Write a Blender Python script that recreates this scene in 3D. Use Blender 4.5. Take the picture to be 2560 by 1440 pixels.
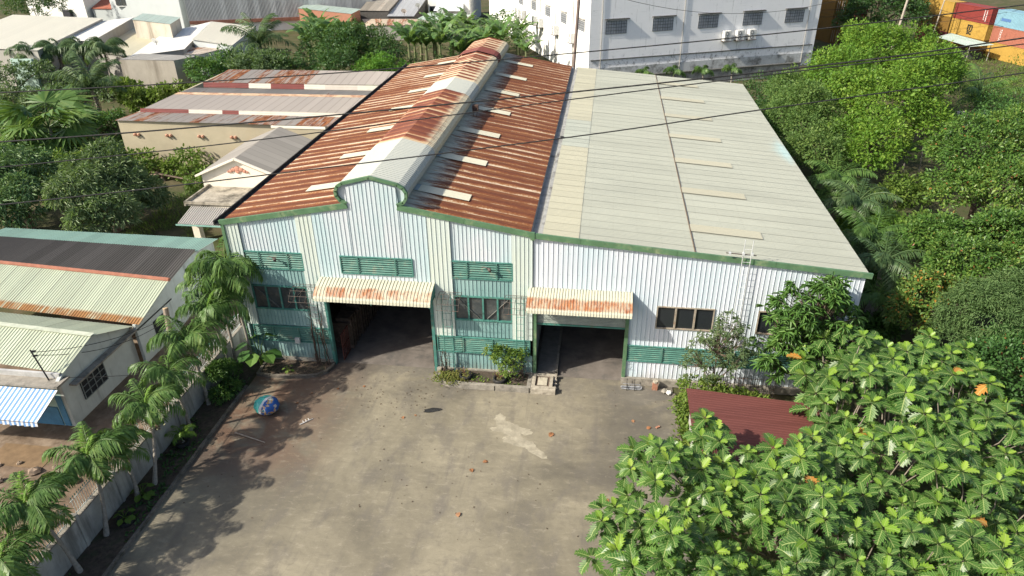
import bpy, math, random
import numpy as np
from mathutils import Vector, Matrix, Euler
random.seed(11); rng = np.random.default_rng(11)
sc = bpy.context.scene
for o in list(bpy.data.objects): bpy.data.objects.remove(o)
col = sc.collection
R = math.radians
# ------------------------------------------------------------------ camera, sky, sun, exposure
cam_d = bpy.data.cameras.new('camera'); cam = bpy.data.objects.new('camera', cam_d); col.objects.link(cam)
cam_d.sensor_width = 36.0; cam_d.lens = 1760.0 / 2560 * 36; cam_d.clip_start = 0.3; cam_d.clip_end = 3000
_p, _y, _r = R(29.222), R(7.624), R(-0.741)
fw = Vector((-math.sin(_y)*math.cos(_p), math.cos(_y)*math.cos(_p), -math.sin(_p)))
rt = Vector((math.cos(_y), math.sin(_y), 0)); up = rt.cross(fw)
rt2 = rt*math.cos(_r) + up*math.sin(_r); up2 = -rt*math.sin(_r) + up*math.cos(_r)
m = Matrix((rt2, up2, -fw)).transposed().to_4x4(); m.translation = Vector((21.464, -34.922, 25.827))
cam.matrix_world = m; sc.camera = cam
SUN_AZ, SUN_EL = R(30), R(38)
sdir = Vector((-math.cos(SUN_AZ)*math.cos(SUN_EL), -math.sin(SUN_AZ)*math.cos(SUN_EL), math.sin(SUN_EL)))
sun_d = bpy.data.lights.new('sun', 'SUN'); sun_d.energy = 5.0; sun_d.angle = R(0.9); sun_d.color = (1.0, 0.93, 0.80)
sun = bpy.data.objects.new('sun', sun_d); col.objects.link(sun)
sun.rotation_euler = sdir.to_track_quat('Z', 'Y').to_euler(); sun.location = (-60, -30, 60)
w = bpy.data.worlds.new('World'); sc.world = w; w.use_nodes = True
wn = w.node_tree.nodes; sky = wn.new('ShaderNodeTexSky'); sky.sky_type = 'NISHITA'; sky.sun_disc = False
sky.sun_elevation = SUN_EL; sky.sun_rotation = math.atan2(sdir.x, sdir.y); sky.air_density = 1.0; sky.dust_density = 3.0
wn['Background'].inputs[1].default_value = 0.122
w.node_tree.links.new(sky.outputs[0], wn['Background'].inputs[0])
vs = sc.view_settings; vs.view_transform = 'Standard'; vs.look = 'None'; vs.gamma = 1.0; vs.use_curve_mapping = False
vs.exposure = 0.54
try:
    sc.cycles.max_bounces = 6; sc.cycles.diffuse_bounces = 3; sc.cycles.transmission_bounces = 4; sc.cycles.transparent_max_bounces = 6
except Exception: pass

# ------------------------------------------------------------------ material helpers
def nd(nt, t, ins=None, **props):
    n = nt.nodes.new('ShaderNode' + t)
    for k, v in props.items(): setattr(n, k, v)
    for k, v in (ins or {}).items():
        s = n.inputs[k]
        if isinstance(v, bpy.types.NodeSocket): nt.links.new(v, s)
        elif isinstance(v, (tuple, list)) and len(v) == 3 and s.type == 'RGBA': s.default_value = (*v, 1)
        else: s.default_value = v
    return n
def newmat(name):
    mt = bpy.data.materials.new(name); mt.use_nodes = True; nt = mt.node_tree
    return mt, nt, nt.nodes['Principled BSDF']
def mth(nt, op, a, b=0.0, c=None):
    n = nd(nt, 'Math', operation=op)
    for i, v in enumerate((a, b) if c is None else (a, b, c)):
        if isinstance(v, bpy.types.NodeSocket): nt.links.new(v, n.inputs[i])
        else: n.inputs[i].default_value = v
    return n.outputs[0]
def mix(nt, f, a, b, mode='MIX'):
    n = nd(nt, 'Mix', data_type='RGBA', blend_type=mode)
    for i, v in ((0, f), (6, a), (7, b)):
        if isinstance(v, bpy.types.NodeSocket): nt.links.new(v, n.inputs[i])
        elif i == 0: n.inputs[0].default_value = v
        else: n.inputs[i].default_value = (*v, 1)
    return n.outputs[2]
def ramp(nt, f, stops):
    n = nd(nt, 'ValToRGB', {0: f}); e = n.color_ramp.elements
    while len(e) < len(stops): e.new(0.5)
    for i, (p, c) in enumerate(stops):
        e[i].position = p; e[i].color = (*c, 1) if isinstance(c, tuple) else (c, c, c, 1)
    return n.outputs[0]
def smooth(nt, v, a, b):
    n = nd(nt, 'MapRange', {0: v, 1: a, 2: b, 3: 0.0, 4: 1.0}, interpolation_type='SMOOTHSTEP'); return n.outputs[0]
def noise(nt, vec, scale, detail=4, rough=0.6, dist=0.0):
    return nd(nt, 'TexNoise', {'Vector': vec, 'Scale': scale, 'Detail': detail, 'Roughness': rough, 'Distortion': dist}).outputs[0]
def pos(nt): return nd(nt, 'NewGeometry').outputs['Position']
def vmul(nt, v, s): return nd(nt, 'VectorMath', {0: v, 1: s}, operation='MULTIPLY').outputs[0]
def vadd(nt, v, s): return nd(nt, 'VectorMath', {0: v, 1: s}, operation='ADD').outputs[0]
def xyz(nt, v):
    n = nd(nt, 'SeparateXYZ', {0: v}); return n.outputs[0], n.outputs[1], n.outputs[2]
def comb(nt, a, b, c): return nd(nt, 'CombineXYZ', {0: a, 1: b, 2: c}).outputs[0]
def orand(nt): return nd(nt, 'ObjectInfo').outputs['Random']
def bump(nt, b, h, strength=0.3, dist=0.02):
    n = nd(nt, 'Bump', {'Height': h, 'Strength': strength, 'Distance': dist}); nt.links.new(n.outputs[0], b.inputs['Normal'])
def setb(nt, b, colr=None, rough=None, metal=None, spec=None):
    if colr is not None:
        if isinstance(colr, bpy.types.NodeSocket): nt.links.new(colr, b.inputs['Base Color'])
        else: b.inputs['Base Color'].default_value = (*colr, 1)
    if rough is not None:
        if isinstance(rough, bpy.types.NodeSocket): nt.links.new(rough, b.inputs['Roughness'])
        else: b.inputs['Roughness'].default_value = rough
    if metal is not None: b.inputs['Metallic'].default_value = metal
    if spec is not None: b.inputs['Specular IOR Level'].default_value = spec
_mc = {}
def plain(name, c, rough=0.75, var=0.25, scale=2.5, dirt=None, damt=0.5, dscale=0.8, streak=False, bmp=0.0, spec=0.3, objvar=0.0):
    """weathered paint, plaster, concrete...: tone noise + dirt patches (optionally streaks running down)"""
    if name in _mc: return _mc[name]
    mt, nt, b = newmat(name); p = pos(nt)
    n1 = noise(nt, p, scale, 5, 0.65)
    dk = tuple(x*(1-var) for x in c); lt = tuple(min(1, x*(1+var*0.6)) for x in c)
    cc = ramp(nt, n1, [(0.3, dk), (0.7, lt)])
    if objvar:
        f = mth(nt, 'MULTIPLY', orand(nt), objvar); cc = mix(nt, f, cc, tuple(x*0.55 for x in c))
    if dirt:
        q = vmul(nt, p, (1.0, 1.0, 0.12)) if streak else p
        n2 = noise(nt, q, dscale, 6, 0.7)
        cc = mix(nt, smooth(nt, n2, 0.62-damt*0.25, 0.80-damt*0.12), cc, dirt)
    setb(nt, b, cc, rough, spec=spec)
    if bmp: bump(nt, b, noise(nt, p, scale*12, 3), bmp, 0.02)
    _mc[name] = mt; return mt
def sheet_mat(name, c, rust=0.0, rustc=((0.40,0.17,0.07),(0.16,0.055,0.03)), rough=0.6, var=0.12, streaks=0.25, seam=0.35, dirt=(0.10,0.09,0.07), spec=0.3, zone=None, seamw=0.455, screws=False):
    """metal / fibre sheets: UV.x across the sheet, UV.y metres down it; streaks run down the sheet"""
    if name in _mc: return _mc[name]
    mt, nt, b = newmat(name); uv = nd(nt, 'TexCoord').outputs['UV']; u, v, _ = xyz(nt, uv); r = orand(nt)
    r10 = mth(nt, 'MULTIPLY', r, 37.0)
    st = noise(nt, comb(nt, mth(nt, 'MULTIPLY', u, 7.0), mth(nt, 'MULTIPLY', v, 0.35), r10), 1.0, 5, 0.65)
    bl = noise(nt, comb(nt, u, mth(nt, 'MULTIPLY', v, 0.6), r10), 2.2, 4)
    base = mix(nt, r, tuple(x*(1-var) for x in c), tuple(min(1, x*(1+var*0.5)) for x in c))
    base = mix(nt, mth(nt, 'MULTIPLY', smooth(nt, st, 0.5, 0.8), streaks), base, dirt)
    ed = mth(nt, 'ABSOLUTE', mth(nt, 'SUBTRACT', u, 0.5)); edge = smooth(nt, ed, seamw, 0.498)
    base = mix(nt, mth(nt, 'MULTIPLY', edge, seam), base, dirt)
    if screws:                                              # rows of fixings along the purlins, uneven fading
        row = mth(nt, 'LESS_THAN', mth(nt, 'ABSOLUTE', mth(nt, 'SUBTRACT', mth(nt, 'FRACT', mth(nt, 'DIVIDE', v, 1.35)), 0.5)), 0.028); dot = mth(nt, 'LESS_THAN', mth(nt, 'FRACT', mth(nt, 'ADD', mth(nt, 'MULTIPLY', u, 3.0), mth(nt, 'MULTIPLY', r, 7.0))), 0.45)
        base = mix(nt, mth(nt, 'MULTIPLY', mth(nt, 'MULTIPLY', row, dot), 0.15), base, tuple(x*0.55 for x in c)); big = noise(nt, vmul(nt, pos(nt), (0.10, 0.35, 0.1)), 1.0, 5, 0.65); base = mix(nt, mth(nt, 'MULTIPLY', smooth(nt, big, 0.42, 0.66), 0.35), base, tuple(x*0.72 for x in c))
    if rust > 0:
        f = smooth(nt, mth(nt, 'ADD', mth(nt, 'MULTIPLY', st, 0.95), mth(nt, 'ADD', mth(nt, 'MULTIPLY', bl, 0.25), mth(nt, 'MULTIPLY', r, 0.25))), 1.02-rust*0.5, 1.12-rust*0.4)
        if zone:
            zn = mth(nt, 'MULTIPLY', smooth(nt, v, zone[0], zone[1]), mth(nt, 'SUBTRACT', 1.0, smooth(nt, v, zone[2], zone[3]))); f = mth(nt, 'MULTIPLY', f, zn)
        base = mix(nt, f, base, ramp(nt, bl, [(0.35, rustc[0]), (0.65, rustc[1])]))
    setb(nt, b, base, rough, spec=spec)
    _mc[name] = mt; return mt
def rusty_roof(name, bare=None, light=0.0):
    """old zinc sheets: pale strip at each lap, turning to red-brown rust across the sheet"""
    mt, nt, b = newmat(name); uv = nd(nt, 'TexCoord').outputs['UV']; u, v, _ = xyz(nt, uv); r = orand(nt)
    r10 = mth(nt, 'MULTIPLY', r, 61.0)
    st = noise(nt, comb(nt, mth(nt, 'MULTIPLY', u, 5.0), mth(nt, 'MULTIPLY', v, 0.8), r10), 1.0, 6, 0.7)
    sp = noise(nt, comb(nt, mth(nt, 'MULTIPLY', u, 4.0), mth(nt, 'MULTIPLY', v, 3.0), r10), 3.0, 5, 0.75)
    big = noise(nt, vmul(nt, pos(nt), (0.12, 0.22, 0.1)), 1.0, 3)
    k = mth(nt, 'ADD', u, mth(nt, 'MULTIPLY', mth(nt, 'SUBTRACT', st, 0.5), 0.95))
    k = mth(nt, 'ADD', k, mth(nt, 'MULTIPLY', mth(nt, 'SUBTRACT', sp, 0.5), 0.75))
    k = mth(nt, 'ADD', k, mth(nt, 'MULTIPLY', mth(nt, 'SUBTRACT', big, 0.5), 0.9))
    k = mth(nt, 'ADD', k, mth(nt, 'MULTIPLY', mth(nt, 'SUBTRACT', r, 0.5), 0.30)); k = mth(nt, 'SUBTRACT', k, light)
    cc = ramp(nt, k, [(0.0, (0.558, 0.451, 0.328)), (0.10, (0.422, 0.271, 0.151)), (0.19, (0.276, 0.120, 0.047)), (0.38, (0.164, 0.053, 0.023)), (0.62, (0.112, 0.037, 0.021)), (0.9, (0.181, 0.069, 0.030))])
    if bare:
        f = smooth(nt, mth(nt, 'ADD', v, mth(nt, 'MULTIPLY', mth(nt, 'SUBTRACT', st, 0.5), 4.5)), bare[1], bare[0])
        cc = mix(nt, f, cc, mix(nt, sp, (0.46, 0.48, 0.40), (0.60, 0.60, 0.50)))
    setb(nt, b, cc, 0.7, spec=0.2); return mt
def leaf_mat(name, stops, rough=0.5, trans=0.3, accent=None, veins=False, tcol=(0.25, 0.42, 0.05)):
    mt, nt, b = newmat(name)
    isl = nd(nt, 'NewGeometry').outputs['Random Per Island']; r = orand(nt)
    f = mth(nt, 'FRACT', mth(nt, 'ADD', isl, r)); p = pos(nt)
    f2 = mth(nt, 'ADD', mth(nt, 'MULTIPLY', f, 0.42), mth(nt, 'MULTIPLY', mth(nt, 'ADD', noise(nt, p, 0.55, 3), mth(nt, 'SUBTRACT', noise(nt, p, 0.12, 2), 0.5)), 0.66))
    cc = ramp(nt, mth(nt, 'SUBTRACT', f2, 0.04), stops)
    if accent:
        g = mth(nt, 'FRACT', mth(nt, 'MULTIPLY', f, 91.7)); cc = mix(nt, mth(nt, 'GREATER_THAN', g, 1-accent[1]), cc, accent[0])
    if veins:
        u, v, _ = xyz(nt, nd(nt, 'TexCoord').outputs['UV'])
        mid = mth(nt, 'SUBTRACT', 1.0, smooth(nt, mth(nt, 'ABSOLUTE', v), 0.008, 0.026))
        s = mth(nt, 'SUBTRACT', u, mth(nt, 'MULTIPLY', mth(nt, 'ABSOLUTE', v), 0.9))
        lat = mth(nt, 'ABSOLUTE', mth(nt, 'SUBTRACT', mth(nt, 'FRACT', mth(nt, 'MULTIPLY', s, 7.5)), 0.5))
        lat = mth(nt, 'MULTIPLY', mth(nt, 'SUBTRACT', 1.0, smooth(nt, lat, 0.04, 0.12)), 0.6)
        cc = mix(nt, mth(nt, 'MULTIPLY', mth(nt, 'MAXIMUM', mid, lat), 0.75), cc, (0.36, 0.42, 0.16))
    setb(nt, b, cc, rough, spec=0.25)
    if trans:
        t = nd(nt, 'BsdfTranslucent', {0: mix(nt, 0.55, cc, tcol)}); ms = nd(nt, 'MixShader', {0: trans})
        nt.links.new(b.outputs[0], ms.inputs[1]); nt.links.new(t.outputs[0], ms.inputs[2])
        nt.links.new(ms.outputs[0], nt.nodes['Material Output'].inputs[0])
    return mt

# ------------------------------------------------------------------ object helpers
def tag(o, label=None, cat=None, group=None, kind=None):
    if label: o['label'] = label
    if cat: o['category'] = cat
    if group: o['group'] = group
    if kind: o['kind'] = kind
    return o
def thing(name, label, cat, loc=(0, 0, 0), rz=0.0, group=None):
    o = bpy.data.objects.new(name, None); o.empty_display_size = 0.3; col.objects.link(o)
    o.location = loc; o.rotation_euler = (0, 0, rz); return tag(o, label, cat, group)
def org(parent):
    v = Vector((0, 0, 0))
    while parent is not None: v = v + parent.location; parent = parent.parent
    return v
def link(name, me, mat, parent=None, loc=None, rot=None):
    o = bpy.data.objects.new(name, me); col.objects.link(o)
    if mat and not me.materials: me.materials.append(mat)
    if parent: o.parent = parent
    if loc is not None: o.location = loc
    if rot is not None: o.rotation_euler = rot
    return o
class MB:
    """collects shapes in world coordinates (or in the parent's own when local=True)"""
    def __init__(s): s.v = []; s.f = []; s.uv = []
    def add(s, vs_, fs, uvs=None):
        k = len(s.v); s.v += [tuple(p) for p in vs_]; s.f += [tuple(i+k for i in f) for f in fs]
        s.uv += list(uvs) if uvs else [(0.5, 0.5)]*len(vs_); return s
    def box(s, x0, x1, y0, y1, z0, z1):
        return s.add([(x0,y0,z0),(x1,y0,z0),(x1,y1,z0),(x0,y1,z0),(x0,y0,z1),(x1,y0,z1),(x1,y1,z1),(x0,y1,z1)],
                     [(0,3,2,1),(4,5,6,7),(0,1,5,4),(1,2,6,5),(2,3,7,6),(3,0,4,7)])
    def beam(s, a, b, w_, h, upv=(0,0,1)):
        a = Vector(a); b = Vector(b); d = (b-a).normalized(); u = Vector(upv)
        if abs(d.dot(u)) > 0.95: u = Vector((0,1,0))
        x = d.cross(u).normalized(); u = x.cross(d)
        q = []
        for p in (a, b):
            for sx, su in ((-1,-1),(1,-1),(1,1),(-1,1)): q.append(p + x*sx*w_/2 + u*su*h/2)
        return s.add(q, [(0,1,2,3),(7,6,5,4),(0,4,5,1),(1,5,6,2),(2,6,7,3),(3,7,4,0)])
    def tube(s, pts, r, n=6, cap=True):
        pts = [Vector(p) for p in pts]; rs = r if isinstance(r, (list, tuple)) else [r]*len(pts); q = []; fs = []
        for i, p in enumerate(pts):
            d = (pts[min(i+1, len(pts)-1)] - pts[max(i-1, 0)]).normalized()
            a = Vector((0,0,1)) if abs(d.z) < 0.9 else Vector((0,1,0))
            x = d.cross(a).normalized(); y = x.cross(d)
            for k in range(n): t = 2*math.pi*k/n; q.append(p + (x*math.cos(t)+y*math.sin(t))*rs[i])
        for i in range(len(pts)-1):
            for k in range(n): a = i*n+k; b = i*n+(k+1) % n; fs.append((a, b, b+n, a+n))
        if cap: fs.append(tuple(range(n))); fs.append(tuple(range((len(pts)-1)*n, len(pts)*n))[::-1])
        return s.add(q, fs)
    def prism(s, poly, vec):
        n = len(poly); vec = Vector(vec); a = [Vector(p) for p in poly]; q = a + [p+vec for p in a]
        return s.add(q, [tuple(range(n)), tuple(range(2*n-1, n-1, -1))] + [(i, i+n, (i+1) % n+n, (i+1) % n) for i in range(n)])
    def quad(s, a, b, c, d, uvs=None): return s.add([a, b, c, d], [(0,1,2,3)], uvs)
    def mesh(s, name, off=(0,0,0), smooth_=False):
        me = bpy.data.meshes.new(name); o = Vector(off)
        me.from_pydata([tuple(Vector(p)-o) for p in s.v], [], s.f)
        ul = me.uv_layers.new(name='UVMap'); li = np.empty(len(me.loops), np.int32); me.loops.foreach_get('vertex_index', li)
        ul.data.foreach_set('uv', np.asarray(s.uv, np.float32)[li].ravel())
        if smooth_: me.polygons.foreach_set('use_smooth', [True]*len(me.polygons))
        me.update(); return me
    def build(s, name, mat, parent=None, local=False, smooth_=False):
        return link(name, s.mesh(name, (0,0,0) if local else org(parent), smooth_), mat, parent)
PROF = {'trap': [(0,0),(0.62,0),(0.72,1),(0.88,1)], 'sine': [(0,0.5),(0.25,1),(0.5,0.5),(0.75,0)], 'box': [(0,0),(0.5,0),(0.56,1),(0.94,1)], 'wall': [(0,0),(0.80,0),(0.85,1),(0.95,1)]}
def rib_sheet(mb, A, B, C, D, nr, amp, prof='trap', thick=0):
    """ribbed sheet on the quad A B (first edge) C D; ribs run from AB to DC"""
    A, B, C, D = map(Vector, (A, B, C, D)); n = (B-A).cross(D-A).normalized(); L = ((D-A).length+(C-B).length)/2
    cs = [((i+a)/nr, h) for i in range(nr) for a, h in PROF[prof]] + [(1.0, PROF[prof][0][1])]
    q = []; uv = []
    for t in (0, 1):
        for s_, h in cs:
            q.append((A.lerp(B, s_) if t == 0 else D.lerp(C, s_)) + n*h*amp); uv.append((s_, t*L))
    k = len(cs); mb.add(q, [(i, i+1, i+1+k, i+k) for i in range(k-1)], uv); return mb
def sheets(name, mat, parent, A, B, C, D, n, nr=5, amp=0.03, prof='trap', skip=(), jit=0.010, mats=None):
    A, B, C, D = map(Vector, (A, B, C, D)); nn = (B-A).cross(D-A).normalized(); out = []
    for i in range(n):
        if i in skip: continue
        s0, s1 = i/n, (i+1.02)/n; s1 = min(s1, 1.0)
        lift = nn*(0.004*(i % 2) + random.random()*jit)
        mb = MB(); rib_sheet(mb, A.lerp(B, s0)+lift, A.lerp(B, s1)+lift, D.lerp(C, s1)+lift, D.lerp(C, s0)+lift, nr, amp, prof)
        out.append(mb.build(name, mats[i] if mats else mat, parent))
    return out
# ------------------------------------------------------------------ foliage helpers
def tmpl(kind):
    if kind == 'oval': v = [(0,0,0),(0.3,-0.24,0.05),(0.72,-0.2,0.02),(1,0,-0.12),(0.72,0.2,0.02),(0.3,0.24,0.05)]; f = [(0,1,2,3),(0,3,4,5)]
    elif kind == 'lance': v = [(0,0,0),(0.35,-0.12,0.06),(0.75,-0.09,-0.08),(1,0,-0.32),(0.75,0.09,-0.08),(0.35,0.12,0.06)]; f = [(0,1,2,3),(0,3,4,5)]
    elif kind == 'dia': v = [(0,0,0),(0.5,-0.28,0.06),(1,0,-0.06),(0.5,0.28,0.06)]; f = [(0,1,2),(0,2,3)]
    elif kind == 'bread':
        half = [(0.06,0.03)]; lob = [(0.18,0.23),(0.37,0.38),(0.56,0.43),(0.74,0.35),(0.88,0.20)]
        for i, (x, y) in enumerate(lob):
            half += [(x+0.015, y*0.80), (x+0.09, y)]
            if i < len(lob)-1: half.append((x+0.05, y*0.50))
        pts = [(0,0)] + half + [(1.0,0)]; k = len(pts)
        zz = lambda x, y: 0.10*x - 0.34*x*x*x + 0.30*abs(y) - 0.5*y*y
        v = [(x, y, zz(x, y)) for x, y in pts] + [(x, -y, zz(x, y)) for x, y in half] + [(0.35,0,zz(0.35,0)),(0.7,0,zz(0.7,0))]
        h = len(half); a = 2*h+2
        f = [tuple(range(0, k)) + (a+1, a), tuple([0, a, a+1, k-1] + list(range(k+h-1, k-1, -1)))]
    elif kind == 'grass': v = [(0,-0.035,0),(0,0.035,0),(0.55,0.03,0.0),(0.55,-0.03,0.0),(1,0,-0.12)]; f = [(0,1,2,3),(3,2,4)]
    return np.array(v, float), f
def frames(d, nrm):
    d = d/np.maximum(np.linalg.norm(d, axis=1, keepdims=True), 1e-9)
    y = np.cross(nrm, d); y /= np.maximum(np.linalg.norm(y, axis=1, keepdims=True), 1e-9); z = np.cross(d, y); return d, y, z
def leaves_mesh(name, P, d, nrm, size, kind):
    v, f = tmpl(kind); N = len(P); k = len(v); d, y, z = frames(d, nrm)
    V = P[:, None, :] + size[:, None, None]*(v[None, :, 0:1]*d[:, None] + v[None, :, 1:2]*y[:, None] + v[None, :, 2:3]*z[:, None])
    me = bpy.data.meshes.new(name); me.vertices.add(N*k); me.vertices.foreach_set('co', V.astype(np.float32).ravel())
    lp = np.concatenate([np.array(a) for a in f]); ln = [len(a) for a in f]; nl = len(lp)
    LI = (np.arange(N)[:, None]*k + lp[None]).ravel().astype(np.int32)
    me.loops.add(N*nl); me.loops.foreach_set('vertex_index', LI)
    st = np.concatenate([[0], np.cumsum(ln)[:-1]]); LS = (np.arange(N)[:, None]*nl + st[None]).ravel().astype(np.int32)
    me.polygons.add(N*len(f)); me.polygons.foreach_set('loop_start', LS)
    me.polygons.foreach_set('loop_total', np.tile(np.array(ln, np.int32), N))
    ul = me.uv_layers.new(name='UVMap'); ul.data.foreach_set('uv', np.tile(v[lp][:, :2], (N, 1)).astype(np.float32).ravel())
    me.update(calc_edges=True); me.validate(); return me
def rdir(n):
    a = rng.normal(size=(n, 3)); return a/np.linalg.norm(a, axis=1, keepdims=True)
def crown_points(blobs, clumps, per, spread, low=-0.45, inner=0.12):
    """leaf bases in clumps over the blobs' skins, plus some inside; returns points and outward directions"""
    b = np.array(blobs, float)
    if b.shape[1] == 4: b = np.c_[b, b[:, 3]*0.85]
    sub = [q for q in b if q[3] < 1.0]                    # lumpy crown: smaller lobes bulging out of each blob
    for q in b[b[:, 3] >= 1.0]:
        k = 10; nd_ = rdir(k*3); nd_ = nd_[nd_[:, 2] > -0.5][:k]
        for d_ in nd_: f_ = rng.uniform(0.34, 0.56); rr_ = q[3]*f_; c_ = q[:3]+d_*np.array([q[3], q[3], q[4]])*(1.04-f_*0.75); sub.append(np.array([*c_, rr_, rr_*0.8]))
        sub.append(np.array([*q[:3], q[3]*0.72, q[4]*0.72]))
    b = np.array(sub)
    wgt = b[:, 3]**2; wgt /= wgt.sum(); idx = rng.choice(len(b), size=clumps*2, p=wgt); n = rdir(clumps*2)
    ok = n[:, 2] > low; n = n[ok][:clumps]; idx = idx[ok][:clumps]; c = b[idx]
    rr = np.where(rng.random(len(n)) < inner, rng.uniform(0.45, 0.85, len(n)), rng.uniform(0.86, 1.10, len(n)))
    cc = c[:, :3] + n*rr[:, None]*np.c_[c[:, 3], c[:, 3], c[:, 4]]
    keep = np.ones(len(cc), bool)
    for q in b:
        e = (cc-q[:3])/np.array([q[3], q[3], q[4]]); keep &= (e**2).sum(1) > 0.42
    cc = cc[keep]; n = n[keep]
    P = np.repeat(cc, per, 0); D = np.repeat(n, per, 0); off = rdir(len(P)); P = P + off*rng.uniform(0.1, 1, (len(P), 1))*spread*np.array([1,1,0.75]); return P, D, off
def leaf_orient(D, off, droop, out=0.7):
    d = D*out + off*0.9 + np.array([0,0,-droop]) + rng.normal(size=D.shape)*0.35
    nrm = D*0.6 + np.array([0,0,1.0]) + rng.normal(size=D.shape)*0.45; return d, nrm
def limb_tree(mb, base, tops, r):
    base = Vector(base); mid = base + Vector((0, 0, 1)) * max(0.6, (min(t[2] for t in tops)-base.z)*0.5)
    mb.tube([base, base.lerp(mid, 0.5)+Vector((0.08*r, -0.1, 0)), mid], [r*1.25, r*1.0, r*0.8], 8)
    for t in tops:
        t = Vector(t); k = mid.lerp(t, 0.5)+Vector((random.uniform(-.2,.2), random.uniform(-.2,.2), 0.2)); mb.tube([mid, k, t], [r*0.6, r*0.4, r*0.15], 6)
def tree(name, label, base, blobs, mat, clumps, per=14, spread=0.55, size=(0.22, 0.34), kind='oval', droop=0.25, r=0.22, cat='tree', group=None, low=-0.45, bark=None, inner=0.12, cloud=0.85):
    t = thing(name, label, cat, base, group=group)
    bl = [(x, y, z, q, q*cloud) for x, y, z, q in blobs]
    P, D, off = crown_points(bl, clumps, per, spread, low, inner); d, nrm = leaf_orient(D, off, droop)
    me = leaves_mesh('crown', P-np.array(base), d, nrm, rng.uniform(size[0], size[1], len(P)), kind); link('crown', me, mat, t)
    mb = MB(); limb_tree(mb, base, [(x, y, z) for x, y, z, q in blobs], r); mb.build('trunk', bark or BARK, t, smooth_=True); return t
def scatter(name, mat, P, size, kind, upness=0.8, label=None, cat=None, kindtag='stuff', parent=None):
    n = len(P); a = rng.uniform(0, 2*np.pi, n); d = np.c_[np.cos(a), np.sin(a), rng.uniform(upness*0.4, upness*1.6, n)]
    nrm = np.c_[-np.cos(a)*0.6, -np.sin(a)*0.6, np.ones(n)] + rng.normal(size=(n, 3))*0.3
    me = leaves_mesh(name, P-np.array(org(parent)), d, nrm, rng.uniform(size[0], size[1], n), kind)
    o = link(name, me, mat, parent); tag(o, label, cat, kind=kindtag); return o
def frond_mesh(L, nl, ll, lw, arch, droop, seed, fold=0.5, up0=0.9):
    """a feather leaf along +X: arching stalk, hanging leaflets on both sides"""
    g = random.Random(seed); mb = MB(); pts = []; x = z = 0.0; a = up0; n = 9
    for i in range(n+1):
        pts.append(Vector((x, 0, z))); x += math.cos(a)*L/n; z += math.sin(a)*L/n; a -= arch/n*(0.5+i/n)
    mb.tube(pts, [0.028*(1-0.85*i/n)*L/2 for i in range(n+1)], 4, False)
    for s in (-1, 1):
        for i in range(nl):
            t = 0.10+0.90*(i+g.random()*0.5)/nl; k = min(int(t*n), n-1); p = pts[k].lerp(pts[k+1], t*n-k); tg = (pts[k+1]-pts[k]).normalized()
            l = ll*(0.35+0.65*math.sin(math.pi*min(1, 0.15+t*0.85)))*g.uniform(0.8, 1.1)
            d = (tg*g.uniform(0.5, 0.9) + Vector((0, s*(1.0-fold*0.4), -droop*g.uniform(0.5, 1.3)))).normalized(); u = d.cross(Vector((0,0,1))).normalized()
            q = p+d*l*0.5+Vector((0,0,0.04*l)); e = p+d*l+Vector((0,0,-droop*0.35*l))
            mb.add([p, q+u*lw, e, q-u*lw], [(0,1,2,3)])
    return mb.mesh('frond')
def fan_mesh(r, n, seed):
    g = random.Random(seed); mb = MB(); p0 = Vector((0.9*r, 0, 0.25*r)); mb.tube([(0,0,0), (0.5*r,0,0.2*r), p0], [0.02, 0.016, 0.012], 4, False)
    for i in range(n):
        a = -2.1+4.2*i/(n-1); d = Vector((math.cos(a), math.sin(a), -0.15-0.25*abs(a)*g.random())); u = Vector((-math.sin(a), math.cos(a), 0))
        l = r*g.uniform(0.85, 1.05); q = p0+d*l*0.55; e = p0+d*l+Vector((0,0,-0.25*l*g.random())); wd = 0.065*r
        mb.add([p0, q+u*wd+Vector((0,0,0.03)), e, q-u*wd], [(0,1,2,3)])
    return mb.mesh('frond')
def paddle_mesh(L, W, up0, arch, seed):
    g = random.Random(seed); mb = MB(); pts = []; x = z = 0.0; a = up0; n = 8
    for i in range(n+1):
        pts.append(Vector((x, 0, z))); x += math.cos(a)*L/n; z += math.sin(a)*L/n; a -= arch/n*(0.4+1.2*i/n)
    mb.tube(pts, [0.035*(1-0.8*i/n) for i in range(n+1)], 4, False)
    for s in (-1, 1):
        for i in range(1, n):
            w0 = W*math.sin(math.pi*min(1, (i-0.6)/(n-0.6)))**0.6*g.uniform(0.75, 1.05); w1 = W*math.sin(math.pi*min(0.999, (i+0.4)/(n-0.6)))**0.6*g.uniform(0.75, 1.05) if i < n-1 else 0.02
            dz = g.uniform(-0.45, 0.25)
            mb.add([pts[i], pts[i+1], pts[i+1]+Vector((0.04, s*w1, w1*dz)), pts[i]+Vector((0.04, s*w0, w0*dz))], [(0,1,2,3)])
    return mb.mesh('leaf')
BARK = plain('bark_brown', (0.16, 0.12, 0.09), 0.9, 0.4, 6, bmp=0.4)
PALMBARK = plain('palm_bark', (0.30, 0.27, 0.23), 0.9, 0.35, 9, bmp=0.5)

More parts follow.
